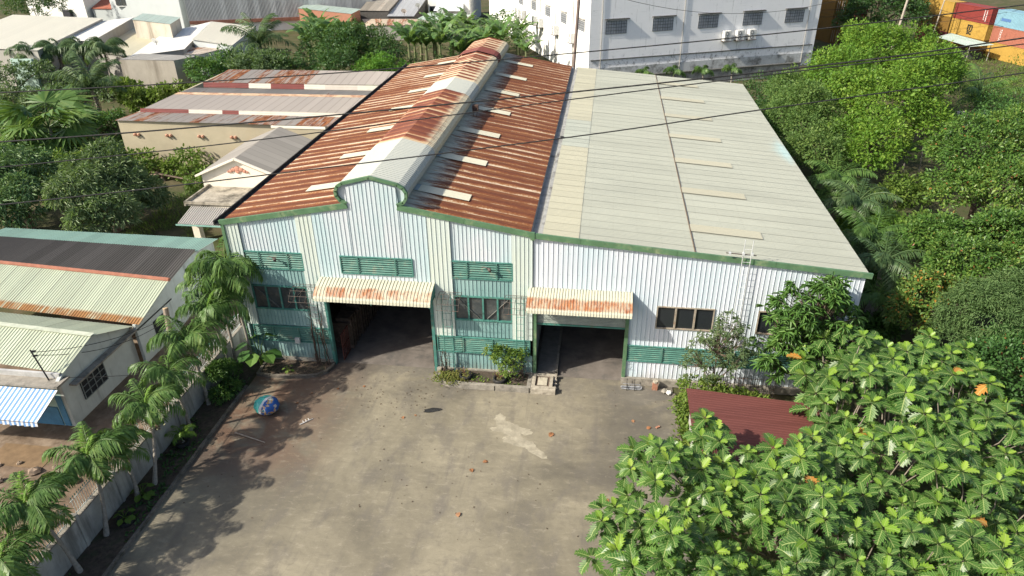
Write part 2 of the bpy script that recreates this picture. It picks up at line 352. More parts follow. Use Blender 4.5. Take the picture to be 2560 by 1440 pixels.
# ================================================================== THE SETTING
def ground_mat():
    mt, nt, b = newmat('earth'); p = pos(nt)
    n = noise(nt, p, 0.35, 6, 0.7); n2 = noise(nt, p, 2.5, 5, 0.7)
    c = ramp(nt, n, [(0.35, (0.055, 0.085, 0.025)), (0.5, (0.10, 0.095, 0.05)), (0.65, (0.17, 0.13, 0.085))])
    setb(nt, b, mix(nt, n2, c, (0.06, 0.06, 0.03), 'MIX'), 0.95, spec=0.1); bump(nt, b, n2, 0.5, 0.1); return mt
def yard_mat():
    """worn concrete and asphalt: dusty tan with grey worn zones, wheel tracks, red soil near the left side, cracks and fine grit"""
    mt, nt, b = newmat('worn_yard'); p = pos(nt); x, y, z = xyz(nt, p)
    n1 = noise(nt, p, 0.16, 5, 0.6, 0.6); n2 = noise(nt, vmul(nt, p, (1.0, 0.5, 1.0)), 0.8, 6, 0.7); n3 = noise(nt, p, 7.0, 4, 0.7); n4 = noise(nt, p, 0.45, 5, 0.65, 1.0)
    c = ramp(nt, n1, [(0.30, (0.105, 0.095, 0.075)), (0.48, (0.185, 0.165, 0.120)), (0.68, (0.272, 0.242, 0.174))])
    c = mix(nt, mth(nt, 'MULTIPLY', smooth(nt, n2, 0.46, 0.66), 0.55), c, (0.135, 0.122, 0.105))
    edge = mth(nt, 'ADD', smooth(nt, y, -3.6, 0.5), smooth(nt, x, 21.5, 26.5))          # grey asphalt shows by the building and the right side
    edge = mth(nt, 'MULTIPLY', edge, smooth(nt, n4, 0.30, 0.60)); c = mix(nt, mth(nt, 'MULTIPLY', mth(nt, 'MINIMUM', edge, 1.0), 0.70), c, (0.115, 0.108, 0.10))
    soil = mth(nt, 'SUBTRACT', 1.0, smooth(nt, x, 3.0, 9.5)); soil = mth(nt, 'MULTIPLY', soil, mth(nt, 'MULTIPLY', smooth(nt, n4, 0.32, 0.55), smooth(nt, y, -12.0, -8.0))); c = mix(nt, mth(nt, 'MULTIPLY', soil, 0.85), c, (0.165, 0.088, 0.055))
    for tx, k in ((13.4, 0.02), (15.2, 0.02), (20.8, -0.02), (22.6, -0.02)):              # faint tyre tracks running out of the gates
        dx = mth(nt, 'ABSOLUTE', mth(nt, 'SUBTRACT', mth(nt, 'ADD', x, mth(nt, 'MULTIPLY', n4, 1.2)), tx)); tr = mth(nt, 'MULTIPLY', mth(nt, 'SUBTRACT', 1.0, smooth(nt, dx, 0.05, 0.35)), mth(nt, 'MULTIPLY', smooth(nt, n2, 0.42, 0.62), 0.4)); c = mix(nt, tr, c, (0.15, 0.135, 0.115))
    c = mix(nt, mth(nt, 'MULTIPLY', smooth(nt, n3, 0.55, 0.75), 0.28), c, (0.13, 0.115, 0.095))
    vo = nd(nt, 'TexVoronoi', {'Vector': vadd(nt, p, nd(nt, 'TexNoise', {'Vector': p, 'Scale': 0.9}).outputs[1]), 'Scale': 0.22}, feature='DISTANCE_TO_EDGE').outputs[0]
    c = mix(nt, mth(nt, 'MULTIPLY', mth(nt, 'SUBTRACT', 1.0, smooth(nt, vo, 0.002, 0.012)), mth(nt, 'MULTIPLY', smooth(nt, n4, 0.5, 0.65), 0.16)), c, (0.10, 0.09, 0.075))
    n5 = noise(nt, vmul(nt, p, (0.7, 1.5, 1.0)), 2.2, 6, 0.75, 0.5); c = mix(nt, mth(nt, 'MULTIPLY', smooth(nt, n5, 0.48, 0.70), 0.34), c, (0.105, 0.092, 0.075)); c = mix(nt, mth(nt, 'MULTIPLY', smooth(nt, n5, 0.46, 0.34), 0.30), c, (0.36, 0.32, 0.24))
    n6 = noise(nt, p, 26.0, 2, 0.5); c = mix(nt, mth(nt, 'MULTIPLY', mth(nt, 'GREATER_THAN', n6, 0.69), 0.55), c, (0.07, 0.06, 0.05)); c = mix(nt, mth(nt, 'MULTIPLY', mth(nt, 'LESS_THAN', n6, 0.30), 0.35), c, (0.42, 0.38, 0.31))
    st_ = noise(nt, vmul(nt, p, (2.4, 0.16, 1.0)), 1.0, 4, 0.6); c = mix(nt, mth(nt, 'MULTIPLY', smooth(nt, st_, 0.56, 0.70), 0.30), c, (0.12, 0.108, 0.092))
    side = mth(nt, 'MAXIMUM', mth(nt, 'SUBTRACT', 1.0, smooth(nt, x, 1.0, 8.5)), smooth(nt, x, 18.5, 26.0)); side = mth(nt, 'MULTIPLY', mth(nt, 'MAXIMUM', side, smooth(nt, y, -5.5, -0.5)), smooth(nt, n1, 0.62, 0.38)); c = mix(nt, mth(nt, 'MULTIPLY', side, 0.6), c, (0.088, 0.080, 0.070))
    setb(nt, b, c, mth(nt, 'ADD', 0.72, mth(nt, 'MULTIPLY', n2, 0.25)), spec=0.25); bump(nt, b, n3, 0.25, 0.02); return mt
CONC = plain('old_concrete', (0.288, 0.264, 0.224), 0.9, 0.3, 3, (0.09, 0.085, 0.07), 0.6, 1.4, bmp=0.3)
KERBM = plain('kerb_concrete', (0.194, 0.169, 0.140), 0.9, 0.35, 5, (0.07, 0.065, 0.05), 0.9, 1.6, bmp=0.3)
SOIL = plain('planting_soil', (0.085, 0.065, 0.05), 0.95, 0.5, 5, (0.05, 0.06, 0.03), 0.6, 1.8, bmp=0.6)
GREEN = plain('green_trim', (0.095, 0.185, 0.098), 0.55, 0.25, 1.5, (0.25, 0.30, 0.17), 0.5, 1.2)
TEALD = plain('teal_steel', (0.07, 0.215, 0.18), 0.6, 0.3, 2.0, (0.20, 0.19, 0.13), 0.35, 2.5)
LOUV = plain('louvre_green', (0.085, 0.215, 0.175), 0.55, 0.3, 2.0, (0.20, 0.22, 0.16), 0.5, 2.0)
STEEL = plain('rusty_bars', (0.10, 0.085, 0.075), 0.8, 0.4, 8, (0.2, 0.09, 0.05), 0.5, 6)
DARKGLASS, _nt, _b = newmat('dark_glass'); setb(_nt, _b, (0.022, 0.026, 0.03), 0.18, spec=0.5)
GREYGLASS = plain('dusty_glass', (0.055, 0.065, 0.068), 0.35, 0.5, 1.2, (0.12, 0.115, 0.10), 0.6, 1.5, spec=0.5)
WHITE = plain('white_paint', (0.74, 0.74, 0.72), 0.7, 0.08, 1.0)
BLACK = plain('black_rubber', (0.022, 0.022, 0.023), 0.8, 0.3, 5, (0.08, 0.075, 0.065), 0.4, 4)
def clad_mat(name, c, tint, dirt, damt=0.35):
    mt, nt, b = newmat(name); p = pos(nt); uv = nd(nt, 'TexCoord').outputs['UV']; u, v, _ = xyz(nt, uv)
    n1 = noise(nt, vmul(nt, p, (1.0, 1.0, 0.35)), 0.45, 4, 0.6); n2 = noise(nt, vmul(nt, p, (3.0, 1.0, 0.25)), 1.5, 5, 0.7); n3 = noise(nt, p, 30.0, 2)
    cc = mix(nt, smooth(nt, n1, 0.32, 0.68), c, tint); cc = mix(nt, mth(nt, 'MULTIPLY', smooth(nt, n2, 0.5, 0.85), damt), cc, dirt)
    cc = mix(nt, mth(nt, 'MULTIPLY', mth(nt, 'GREATER_THAN', n3, 0.70), 0.35), cc, (0.25, 0.20, 0.15))
    _, _, Z = xyz(nt, p); g_ = mth(nt, 'MULTIPLY', mth(nt, 'SUBTRACT', 1.0, smooth(nt, Z, 0.3, 1.1)), smooth(nt, n2, 0.35, 0.65)); cc = mix(nt, mth(nt, 'MULTIPLY', g_, 0.6), cc, (0.20, 0.17, 0.13)); rn = noise(nt, vmul(nt, p, (9.0, 1.0, 0.3)), 1.0, 4, 0.6); cc = mix(nt, mth(nt, 'MULTIPLY', smooth(nt, rn, 0.66, 0.78), 0.35), cc, (0.30, 0.20, 0.12))
    row = mth(nt, 'LESS_THAN', mth(nt, 'ABSOLUTE', mth(nt, 'SUBTRACT', mth(nt, 'FRACT', mth(nt, 'DIVIDE', Z, 1.3)), 0.5)), 0.03); X_, _, _ = xyz(nt, p); dot = mth(nt, 'LESS_THAN', mth(nt, 'FRACT', mth(nt, 'MULTIPLY', X_, 2.0)), 0.22); cc = mix(nt, mth(nt, 'MULTIPLY', mth(nt, 'MULTIPLY', row, dot), 0.4), cc, dirt)
    cc = mix(nt, mth(nt, 'MULTIPLY', orand(nt), 0.2), cc, dirt); setb(nt, b, cc, 0.5, spec=0.35); return mt
PALE = clad_mat('cladding_pale', (0.47, 0.60, 0.62), (0.62, 0.64, 0.67), (0.33, 0.44, 0.44))
PALEW = clad_mat('cladding_wing', (0.52, 0.61, 0.66), (0.64, 0.66, 0.71), (0.40, 0.48, 0.50), 0.3)
CREAM = clad_mat('cladding_cream', (0.56, 0.615, 0.55), (0.53, 0.61, 0.59), (0.40, 0.48, 0.44))
TEAL = clad_mat('cladding_teal', (0.20, 0.345, 0.335), (0.30, 0.445, 0.43), (0.10, 0.19, 0.18), 0.5)

g = MB(); g.quad((-900, -300, -0.06), (900, -300, -0.06), (900, 1500, -0.06), (-900, 1500, -0.06)); tag(g.build('ground', ground_mat()), kind='structure')
YARD = yard_mat()
yd = MB(); yd.quad((1.0, -40, 0), (26.4, -40, 0), (26.4, 0.12, 0), (1.0, 0.12, 0)); yd = tag(yd.build('yard', YARD), kind='structure')
FLOORM = plain('hall_floor', (0.170, 0.149, 0.132), 0.8, 0.3, 0.8, (0.09, 0.085, 0.08), 0.7, 0.6)
fl = MB(); fl.quad((0.1, 0.12, 0.002), (35.7, 0.12, 0.002), (35.7, 43, 0.002), (0.1, 43, 0.002)); tag(fl.build('hall_floor', FLOORM), kind='structure')
pp = [(16.3,-3.95),(16.55,-3.75),(16.85,-4.0),(16.95,-4.35),(17.35,-4.55),(17.75,-4.75),(18.35,-4.95),(18.55,-5.25),(18.2,-5.45),(17.9,-5.35),(18.1,-5.75),(18.65,-5.95),(18.9,-6.35),(19.3,-6.75),(19.55,-7.2),(19.1,-7.1),(18.55,-6.75),(18.2,-6.4),(17.6,-6.3),(17.05,-6.1),(16.95,-5.8),(17.2,-5.6),(16.75,-5.35),(16.3,-5.3),(16.1,-5.1),(16.5,-4.9),(16.4,-4.5),(16.25,-4.3)]
pq = []
for (x, y), (x2, y2) in zip(pp, pp[1:]+pp[:1]):
    for k in range(4): pq.append((x+(x2-x)*k/4+random.uniform(-.05, .05), y+(y2-y)*k/4+random.uniform(-.05, .05)))
pp = pq; q = MB(); q.add([(x, y, 0.004) for x, y in pp], [tuple(range(len(pp)))]); q.build('pale_patch', plain('pale_cement', (0.365, 0.33, 0.25), 0.9, 0.3, 2.5, (0.24, 0.215, 0.16), 0.9, 1.8), yd)
sl = MB(); sl.quad((-0.86, -40, 0.06), (0.85, -40, 0.06), (0.85, 0.0, 0.06), (-0.86, 0.0, 0.06)); tag(sl.build('planting_strip', SOIL), kind='structure')
hy = MB(); hy.quad((-16, -26, 0.0), (-1.05, -26, 0.0), (-1.05, 8, 0.0), (-16, 8, 0.0)); tag(hy.build('house_yard', plain('yard_earth', (0.155, 0.110, 0.075), 0.95, 0.45, 1.2, (0.27, 0.21, 0.155), 0.7, 0.7, bmp=0.6)), kind='structure')
kb = bpy.data.objects.new('kerb', None); col.objects.link(kb); kb.location = (0.93, -10, 0); tag(kb, kind='structure')
for i in range(30):
    y0 = -3.0-i*1.0; k = MB(); dx = random.uniform(-.015, .015); k.box(0.86+dx, 1.02+dx, y0-0.985, y0, -0.05, 0.14+random.uniform(-.012, .012)); k.build('kerb_stone', KERBM, kb)
kr = bpy.data.objects.new('kerb', None); col.objects.link(kr); kr.location = (26.45, -6, 0); tag(kr, kind='structure')
for i in range(16):
    y0 = -0.9-i*1.0; k = MB(); dx = random.uniform(-.04, .04); k.box(26.38+dx, 26.55+dx, y0-0.98, y0, -0.05, 0.10+random.uniform(-.04, .02)); k.build('kerb_stone', KERBM, kr)

# ================================================================== THE WAREHOUSE
RZ = lambda x: 9.50 + 0.182*min(x, 18-x)                # roof line of the old hall
WZ = lambda x: 9.48 - 0.0823*(x-18)                     # roof line of the wing
hall = thing('warehouse', 'old warehouse hall with rusty red roof, curved ridge vent and teal louvres', 'warehouse', (9, 20, 0))
wing = thing('warehouse_wing', 'pale-roofed white warehouse wing adjoining the rusty-roofed hall', 'warehouse', (27, 20, 0))
def clad(x0, x1, zb, ztop, mat, root, y=0.0, pitch=0.25):
    n = max(1, round((x1-x0)/1.0))
    for i in range(n):
        a, b = x0+(x1-x0)*i/n, x0+(x1-x0)*(i+1)/n
        za, zb_ = (ztop(a), ztop(b)) if callable(ztop) else (ztop, ztop)
        mb = MB(); rib_sheet(mb, (a, y, zb), (b, y, zb), (b, y, zb_), (a, y, za), max(1, round((b-a)/pitch)), 0.03, 'wall')
        mb.build('cladding_sheet', mat, root)
def louvre(x0, x1, z0, z1, root, y=-0.02, n=7, mull=(0.25, 0.75)):
    fr = MB(); t = 0.06
    fr.box(x0-t, x1+t, y-0.06, y+0.05, z1, z1+t); fr.box(x0-t, x1+t, y-0.06, y+0.05, z0-t, z0); fr.box(x0-t, x0, y-0.055, y+0.05, z0, z1); fr.box(x1, x1+t, y-0.055, y+0.05, z0, z1)
    f = fr.build('louvre_frame', TEALD, root)
    for k in mull: m_ = MB(); xm = x0+(x1-x0)*k; m_.box(xm-0.03, xm+0.03, y-0.085, y-0.058, z0, z1); m_.build('mullion', LOUV, f)
    h = (z1-z0)/n; me = None
    for i in range(n):
        zc = z0+h*(i+0.5)
        if me is None:
            s = MB(); s.beam((x0, 0, 0), (x1, 0, 0), 0.105, 0.014, (0, -0.72, 0.69)); me = s.mesh('louvre_slat')
        s_ = link('louvre_slat', me, LOUV, f, loc=Vector((0, y, zc))-org(f)); s_.rotation_euler = (random.uniform(-.05, .05), 0, 0)
    bk = MB(); bk.quad((x0, y+0.09, z0), (x1, y+0.09, z0), (x1, y+0.09, z1), (x0, y+0.09, z1)); bk.build('shade_backing', plain('slat_gap_shade', (0.012, 0.022, 0.02), 0.9), f)  # near-black backing sheet, its colour stands in for shade between the slats
def strip_window(x0, x1, z0, z1, root, n, fmat, gmat, brace=None, y=0.0, t=0.09):
    fr = MB(); fr.box(x0, x1, y-0.07, y+0.06, z1-t, z1); fr.box(x0, x1, y-0.07, y+0.06, z0, z0+t); fr.box(x0, x0+t, y-0.065, y+0.06, z0+t, z1-t); fr.box(x1-t, x1, y-0.065, y+0.06, z0+t, z1-t)
    f = fr.build('window_frame', fmat, root)
    for i in range(1, n): m_ = MB(); xm = x0+(x1-x0)*i/n; m_.box(xm-0.05, xm+0.05, y-0.06, y+0.05, z0+t, z1-t); m_.build('mullion', fmat, f)
    for i in range(n):
        g_ = MB(); a = x0+(x1-x0)*i/n; b = x0+(x1-x0)*(i+1)/n; g_.quad((a, y+0.03, z0), (b, y+0.03, z0), (b, y+0.03, z1), (a, y+0.03, z1)); g_.build('pane', gmat, f)
    for (a, b) in (brace or []): m_ = MB(); m_.beam((a[0], y+0.012, a[1]), (b[0], y+0.012, b[1]), 0.02, 0.13, (0, 1, 0)); m_.build('brace', plain('dull_brace', (0.16, 0.16, 0.145), 0.8), f)
L0, L1, L2, L3 = 1.58, 2.58, 6.64, 7.67
for x0, x1 in ((0.9, 4.42), (13.35, 16.8)):             # side bays
    clad(x0, x1, 0.3, L0-0.06, TEAL, hall); clad(x0, x1, L1+0.06, 3.78, TEAL, hall); clad(x0, x1, 5.46, L2-0.06, TEAL, hall); clad(x0, x1, L3+0.06, lambda x: RZ(x)-0.02, PALE, hall)
    s = 1 if x0 > 5 else -1
    strip_window(x0, x1, 3.78, 5.46, hall, 4, TEALD, GREYGLASS, [((x0+0.2, 5.3), (x0+1.5, 3.95)), ((x1-0.25, 5.3), (x1-1.5, 3.95))]); louvre(x0, x1, L2, L3, hall)
for x0, x1, m_ in ((0.0, 0.9, CREAM), (4.42, 5.42, CREAM), (12.05, 13.35, CREAM), (16.8, 17.98, CREAM)):   # column casings
    clad(x0, x1, L1+0.06, lambda x: RZ(x)-0.02, m_, hall, y=-0.07); clad(x0, x1, 0.3, L0-0.06, TEAL, hall, y=-0.05)
louvre(0.55, 5.36, L0, L1, hall, y=-0.10, n=7, mull=(0.26, 0.6)); louvre(12.25, 17.8, L0, L1, hall, y=-0.10, n=7, mull=(0.28, 0.6))
clad(5.42, 6.82, 5.0, lambda x: RZ(x)-0.02, PALE, hall, y=-0.075); clad(11.03, 12.05, 5.0, lambda x: RZ(x)-0.02, PALE, hall, y=-0.075); clad(6.82, 11.03, 5.0, L2-0.06, PALE, hall, y=-0.075)
def monz(x):                                            # underside of the ridge vent's gable
    pts = [(7.55, 11.0), (7.62, 11.95), (9.05, 12.38), (10.5, 12.0), (10.57, 11.0)]
    for (a, b), (c, d) in zip(pts, pts[1:]):
        if a <= x <= c: return b+(d-b)*(x-a)/(c-a)
    return RZ(x)-0.02
louvre(6.82, 11.03, L2, L3, hall, y=-0.095, mull=(0.24, 0.77))
clad(6.82, 7.55, L3+0.06, lambda x: RZ(x)-0.02, PALE, hall, y=-0.075); clad(10.57, 11.03, L3+0.06, lambda x: RZ(x)-0.02, PALE, hall, y=-0.075)
for a, b in ((7.551, 7.63), (7.63, 8.35), (8.35, 9.05), (9.05, 9.8), (9.8, 10.49), (10.49, 10.569)):
    mb = MB(); rib_sheet(mb, (a, -0.075, L3+0.06), (b, -0.075, L3+0.06), (b, -0.075, monz(b)), (a, -0.075, monz(a)), max(1, round((b-a)/0.25)), 0.03, 'wall'); mb.build('cladding_sheet', PALE, hall)
# plain side and back walls, plinth, steel jambs
sw = MB(); sw.box(-0.02, 0.1, 0.1, 43, 0, 9.45); sw.build('side_wall', PALE, hall)
sw = MB(); sw.box(0.1, 18, 42.9, 43, 0, 9.5); sw.add([(0.1,43,9.5),(18,43,9.5),(9.05,43,11.1)], [(0,1,2)]); sw.build('back_wall', PALE, hall)
for x0, x1 in ((0.0, 5.42), (12.05, 18.0)):
    s = MB(); s.box(x0, x1, -0.16, 0.12, 0, 0.3); s.build('plinth', CONC, hall)
for x in (5.47, 12.0):
    s = MB(); s.box(x-0.09, x+0.09, -0.14, 0.16, 0.0, 5.0); s.build('gate_post', TEALD, hall)
s = MB(); s.box(5.42, 12.05, -0.03, 0.16, 4.9, 5.02); s.build('gate_lintel', TEALD, hall)
# roof sheets
LROOF = rusty_roof('rusted_sheet_left', light=0.02); RROOF = rusty_roof('rusted_sheet_right', bare=(1.5, 3.3), light=-0.02)
SKY1 = sheet_mat('fibreglass_cream', (0.56, 0.54, 0.42), var=0.10, streaks=0.5, seam=0.0, dirt=(0.34, 0.27, 0.17))
sheets('roof_sheet', LROOF, hall, (9.05, 43.15, 11.17), (9.05, -0.05, 11.17), (-0.12, -0.05, 9.53), (-0.12, 43.15, 9.53), 43, 5, 0.035)
sheets('roof_sheet', RROOF, hall, (9.05, -0.05, 11.17), (9.05, 43.15, 11.17), (17.85, 43.15, 9.58), (17.85, -0.05, 9.58), 43, 5, 0.035)
zl = lambda x: 9.53+(x+0.12)*(11.17-9.53)/9.17; zr = lambda x: 9.58+(17.85-x)*(11.17-9.58)/8.8
BLUEPATCH = sheet_mat('bluegrey_patch', (0.33, 0.40, 0.42), var=0.1)
for i in range(7):
    y0 = 3.1+i*6.04; h = 0.062
    s = MB(); rib_sheet(s, (6.35, y0+0.98, zl(6.35)+h), (6.35, y0, zl(6.35)+h), (3.85, y0, zl(3.85)+h), (3.85, y0+0.98, zl(3.85)+h), 5, 0.03); s.build('skylight_sheet', SKY1, hall)
    s = MB(); rib_sheet(s, (11.0, y0-0.6, zr(11.0)+h), (11.0, y0+0.38, zr(11.0)+h), (14.0, y0+0.38, zr(14)+h), (14.0, y0-0.6, zr(14)+h), 5, 0.03); s.build('skylight_sheet', SKY1, hall)
    if i in (0, 1):
        s = MB(); rib_sheet(s, (10.1, y0-0.6, zr(10.1)+h), (10.1, y0+0.38, zr(10.1)+h), (11.0, y0+0.38, zr(11)+h), (11.0, y0-0.6, zr(11)+h), 5, 0.03); s.build('patch_sheet', BLUEPATCH, hall)
# curved ridge vent
MON = [(7.62, 11.02), (7.28, 11.14), (7.08, 11.42), (7.06, 11.70), (7.2, 11.98), (7.5, 12.16), (9.05, 12.55), (10.6, 12.18), (10.9, 12.0), (11.06, 11.72), (11.04, 11.42), (10.86, 11.14), (10.5, 11.02)]
def mon_mesh(wd, nr=4):
    mb = MB(); cs = [((i+a)/nr, h) for i in range(nr) for a, h in PROF['trap']]+[(1, 0)]; k = len(cs); L = 0; q = []; uv = []
    for j, (x, z) in enumerate(MON):
        if j: L += math.dist(MON[j-1], MON[j])
        d = Vector((x-9.05, 0, z-11.5)); d.normalize()
        for s_, h in cs: q.append((x+d.x*h*0.03, s_*wd, z+d.z*h*0.03)); uv.append((s_, L))
    fs = [(j*k+i, j*k+i+1, j*k+i+1+k, j*k+i+k) for j in range(len(MON)-1) for i in range(k-1)]; mb.add(q, fs, uv); return mb.mesh('ridge_vent_sheet')
def vent_rust(name, crown):
    """rust on the crown of the vent, bare zinc on its curved flanks (UV.y runs over the arch, 0 to about 5.9 m)"""
    mt, nt, b = newmat(name); uv = nd(nt, 'TexCoord').outputs['UV']; u, v, _ = xyz(nt, uv); r = orand(nt); r10 = mth(nt, 'MULTIPLY', r, 51.0)
    st = noise(nt, comb(nt, mth(nt, 'MULTIPLY', u, 5.0), mth(nt, 'MULTIPLY', v, 0.9), r10), 1.0, 5, 0.7); sp = noise(nt, comb(nt, mth(nt, 'MULTIPLY', u, 4.0), mth(nt, 'MULTIPLY', v, 3.0), r10), 3.0, 4, 0.7)
    zinc = mix(nt, sp, (0.36, 0.385, 0.345), (0.50, 0.50, 0.44))
    if crown == 0:
        cc = mix(nt, mth(nt, 'MULTIPLY', smooth(nt, sp, 0.62, 0.75), 0.6), zinc, (0.26, 0.15, 0.09))
    elif crown == 2: cc = mix(nt, sp, (0.16, 0.05, 0.04), (0.20, 0.065, 0.05))
    else:
        k = mth(nt, 'ADD', mth(nt, 'ADD', u, mth(nt, 'MULTIPLY', mth(nt, 'SUBTRACT', st, 0.5), 1.0)), mth(nt, 'MULTIPLY', mth(nt, 'SUBTRACT', r, 0.5), 0.5)); k = mth(nt, 'ADD', k, 0.0 if crown == 1 else -0.12)
        rc = ramp(nt, k, [(0.05, (0.510, 0.374, 0.230)), (0.2, (0.357, 0.170, 0.076)), (0.32, (0.230, 0.076, 0.038)), (0.8, (0.140, 0.044, 0.027))])
        if crown == 3: rc = mix(nt, smooth(nt, k, 0.32, 0.10), rc, (0.56, 0.46, 0.31))
        wv = mth(nt, 'ADD', v, mth(nt, 'MULTIPLY', mth(nt, 'SUBTRACT', st, 0.5), 1.6)); f = mth(nt, 'MULTIPLY', smooth(nt, wv, 0.6, 1.1), mth(nt, 'SUBTRACT', 1.0, smooth(nt, wv, 4.35, 5.3)))
        cc = mix(nt, f, mix(nt, mth(nt, 'MULTIPLY', smooth(nt, sp, 0.5, 0.7), 0.6), (0.60, 0.54, 0.38), (0.38, 0.24, 0.13)), rc)
    setb(nt, b, cc, 0.6, spec=0.25); return mt
VM = {c: vent_rust('ridge_vent_%d' % c, c) for c in (0, 1, 2, 3)}; vme = mon_mesh(1.0)
def vkind(y): return 0 if y < 6.6 else 1 if y < 19.8 else 0 if y < 24 else 3 if y < 35 else 2 if y < 37 else 3
_vm = {}
for i in range(43):
    c = vkind(i+0.5)
    if c not in _vm: _vm[c] = vme.copy()
    o = link('ridge_vent_sheet', _vm[c], VM[c], hall, loc=Vector((0, i*0.99, 0.004*(i % 2)+(0.05 if c == 2 else 0)))-org(hall))
    if c == 2: o.scale = (1.0, 1.0, 1.006)
s = MB(); s.add([(x, 0.03, z) for x, z in MON], [tuple(range(len(MON)))]); s.build('vent_front', PALE, hall)
s = MB(); s.quad((7.5, 42.6, 11.0), (10.6, 42.6, 11.0), (10.5, 42.6, 12.0), (7.6, 42.6, 12.0)); s.add([(7.6, 42.6, 12.0), (10.5, 42.6, 12.0), (9.05, 42.6, 12.4)], [(0,1,2)]); s.build('vent_gable', PALE, hall)
# green barge boards
def barge(pts, root, h=0.30, w_=0.14, y=-0.10, name='barge_board'):
    for a, b in zip(pts, pts[1:]):
        d = (Vector((b[0], 0, b[1]))-Vector((a[0], 0, a[1]))).normalized()*0.01
        s = MB(); s.beam((a[0]-d.x, y, a[1]-d.z), (b[0]+d.x, y, b[1]+d.z), w_, h, (-d.z, 0, d.x) if False else (0, 0, 1)); s.build(name, GREEN, root)
barge([(-0.16, 9.50), (3.7, 10.18), (7.62, 10.87)], hall); barge([(10.5, 10.88), (14.2, 10.22), (17.95, 9.56)], hall)
for (a, b) in zip(MON, MON[1:]):
    n = Vector((a[0]+b[0]-18.1, 0, a[1]+b[1]-23.0)).normalized(); d = (Vector((b[0]-a[0], 0, b[1]-a[1])).normalized())*0.02
    s = MB(); s.beam((a[0]-d.x, -0.07, a[1]-d.z), (b[0]+d.x, -0.07, b[1]+d.z), 0.20, 0.16, (n.x, 0, n.z)); s.build('vent_trim', GREEN, hall)
s = MB(); s.box(-0.12, 0.06, -0.16, -0.02, 0.3, 9.4); s.build('corner_trim', GREEN, hall)
s = MB(); s.box(17.86, 18.10, -0.20, -0.02, 9.28, 9.72); s.build('joint_box', GREEN, hall)
# gutters: dark one on the left eave, concrete one in the valley
DGUT = plain('black_gutter', (0.035, 0.034, 0.032), 0.8, 0.4, 3, (0.16, 0.14, 0.11), 0.4, 2)
VGUT = plain('valley_gutter', (0.33, 0.33, 0.31), 0.8, 0.3, 2, (0.10, 0.09, 0.08), 0.6, 0.8)
s = MB(); s.box(-0.46, -0.10, -0.2, 43.2, 9.36, 9.43); s.box(-0.50, -0.43, -0.2, 43.2, 9.36, 9.62); s.build('eave_gutter', DGUT, hall)
s = MB(); s.box(17.80, 18.62, 0.02, 43.2, 9.20, 9.26); s.box(17.80, 17.86, 0.02, 43.2, 9.24, 9.52); s.box(18.30, 18.62, 0.02, 43.2, 9.26, 9.44); s.build('valley_gutter', VGUT, hall)
s = MB(); s.box(18.28, 18.55, 17.9, 18.05, 9.44, 9.55); s.build('gutter_clamp', BLACK, hall)
s = MB(); s.box(11.3, 11.75, 19.0, 19.35, 11.0, 11.5); s.beam((11.5, 18.2, 10.85), (11.5, 19.1, 11.35), 0.04, 0.04); s.beam((11.75, 18.2, 10.82), (11.75, 19.1, 11.35), 0.04, 0.04); s.build('roof_hatch', plain('hatch_brown', (0.10, 0.06, 0.045), 0.8), hall)
# awnings over the two gates
AW = [(-0.02, 6.24), (-0.45, 6.15), (-0.85, 6.03), (-1.15, 5.90), (-1.36, 5.74), (-1.47, 5.57), (-1.51, 5.40)]
def awning(x0, x1, label, mat, rib):
    t = thing('awning', label, 'awning', ((x0+x1)/2, -0.7, 5.4)); n = round((x1-x0)/1.0)
    for i in range(n):
        a = x0+(x1-x0)*i/n; wd = (x1-x0)/n; mb = MB(); nr = rib; cs = [((k+u_)/nr, h) for k in range(nr) for u_, h in PROF['box']]+[(1, 0)]; kk = len(cs); q = []; uv = []; L = 0
        for j, (y, z) in enumerate(AW):
            if j: L += math.dist(AW[j-1], AW[j])
            for s_, h in cs: q.append((a+s_*wd*1.004, y-0.02*h*(j/6), z+0.045*h*(1-j/9)+0.004*(i % 2))); uv.append((s_+i*1.37, L))
        mb.add(q, [(j*kk+c, j*kk+c+1, j*kk+c+1+kk, j*kk+c+kk) for j in range(len(AW)-1) for c in range(kk-1)], uv); mb.build('awning_sheet', mat, t)
    for x in (x0+0.05, (x0+x1)/2, x1-0.05):
        fr = MB(); fr.tube([(x, -0.04, 5.2)]+[(x, y, z-0.06) for y, z in AW[1:]], 0.025, 5); fr.beam((x, -0.04, 5.38), (x, -1.45, 5.38), 0.04, 0.04); fr.build('bracket', TEALD, t)
    for x, d in ((x0+0.01, -1), (x1-0.01, 1)):
        c = MB(); c.add([(x, y, z-0.03) for y, z in AW]+[(x, -0.02, 5.6)], [tuple(range(len(AW)+1))]); c.build('end_cheek', TEALD, t)
    return t
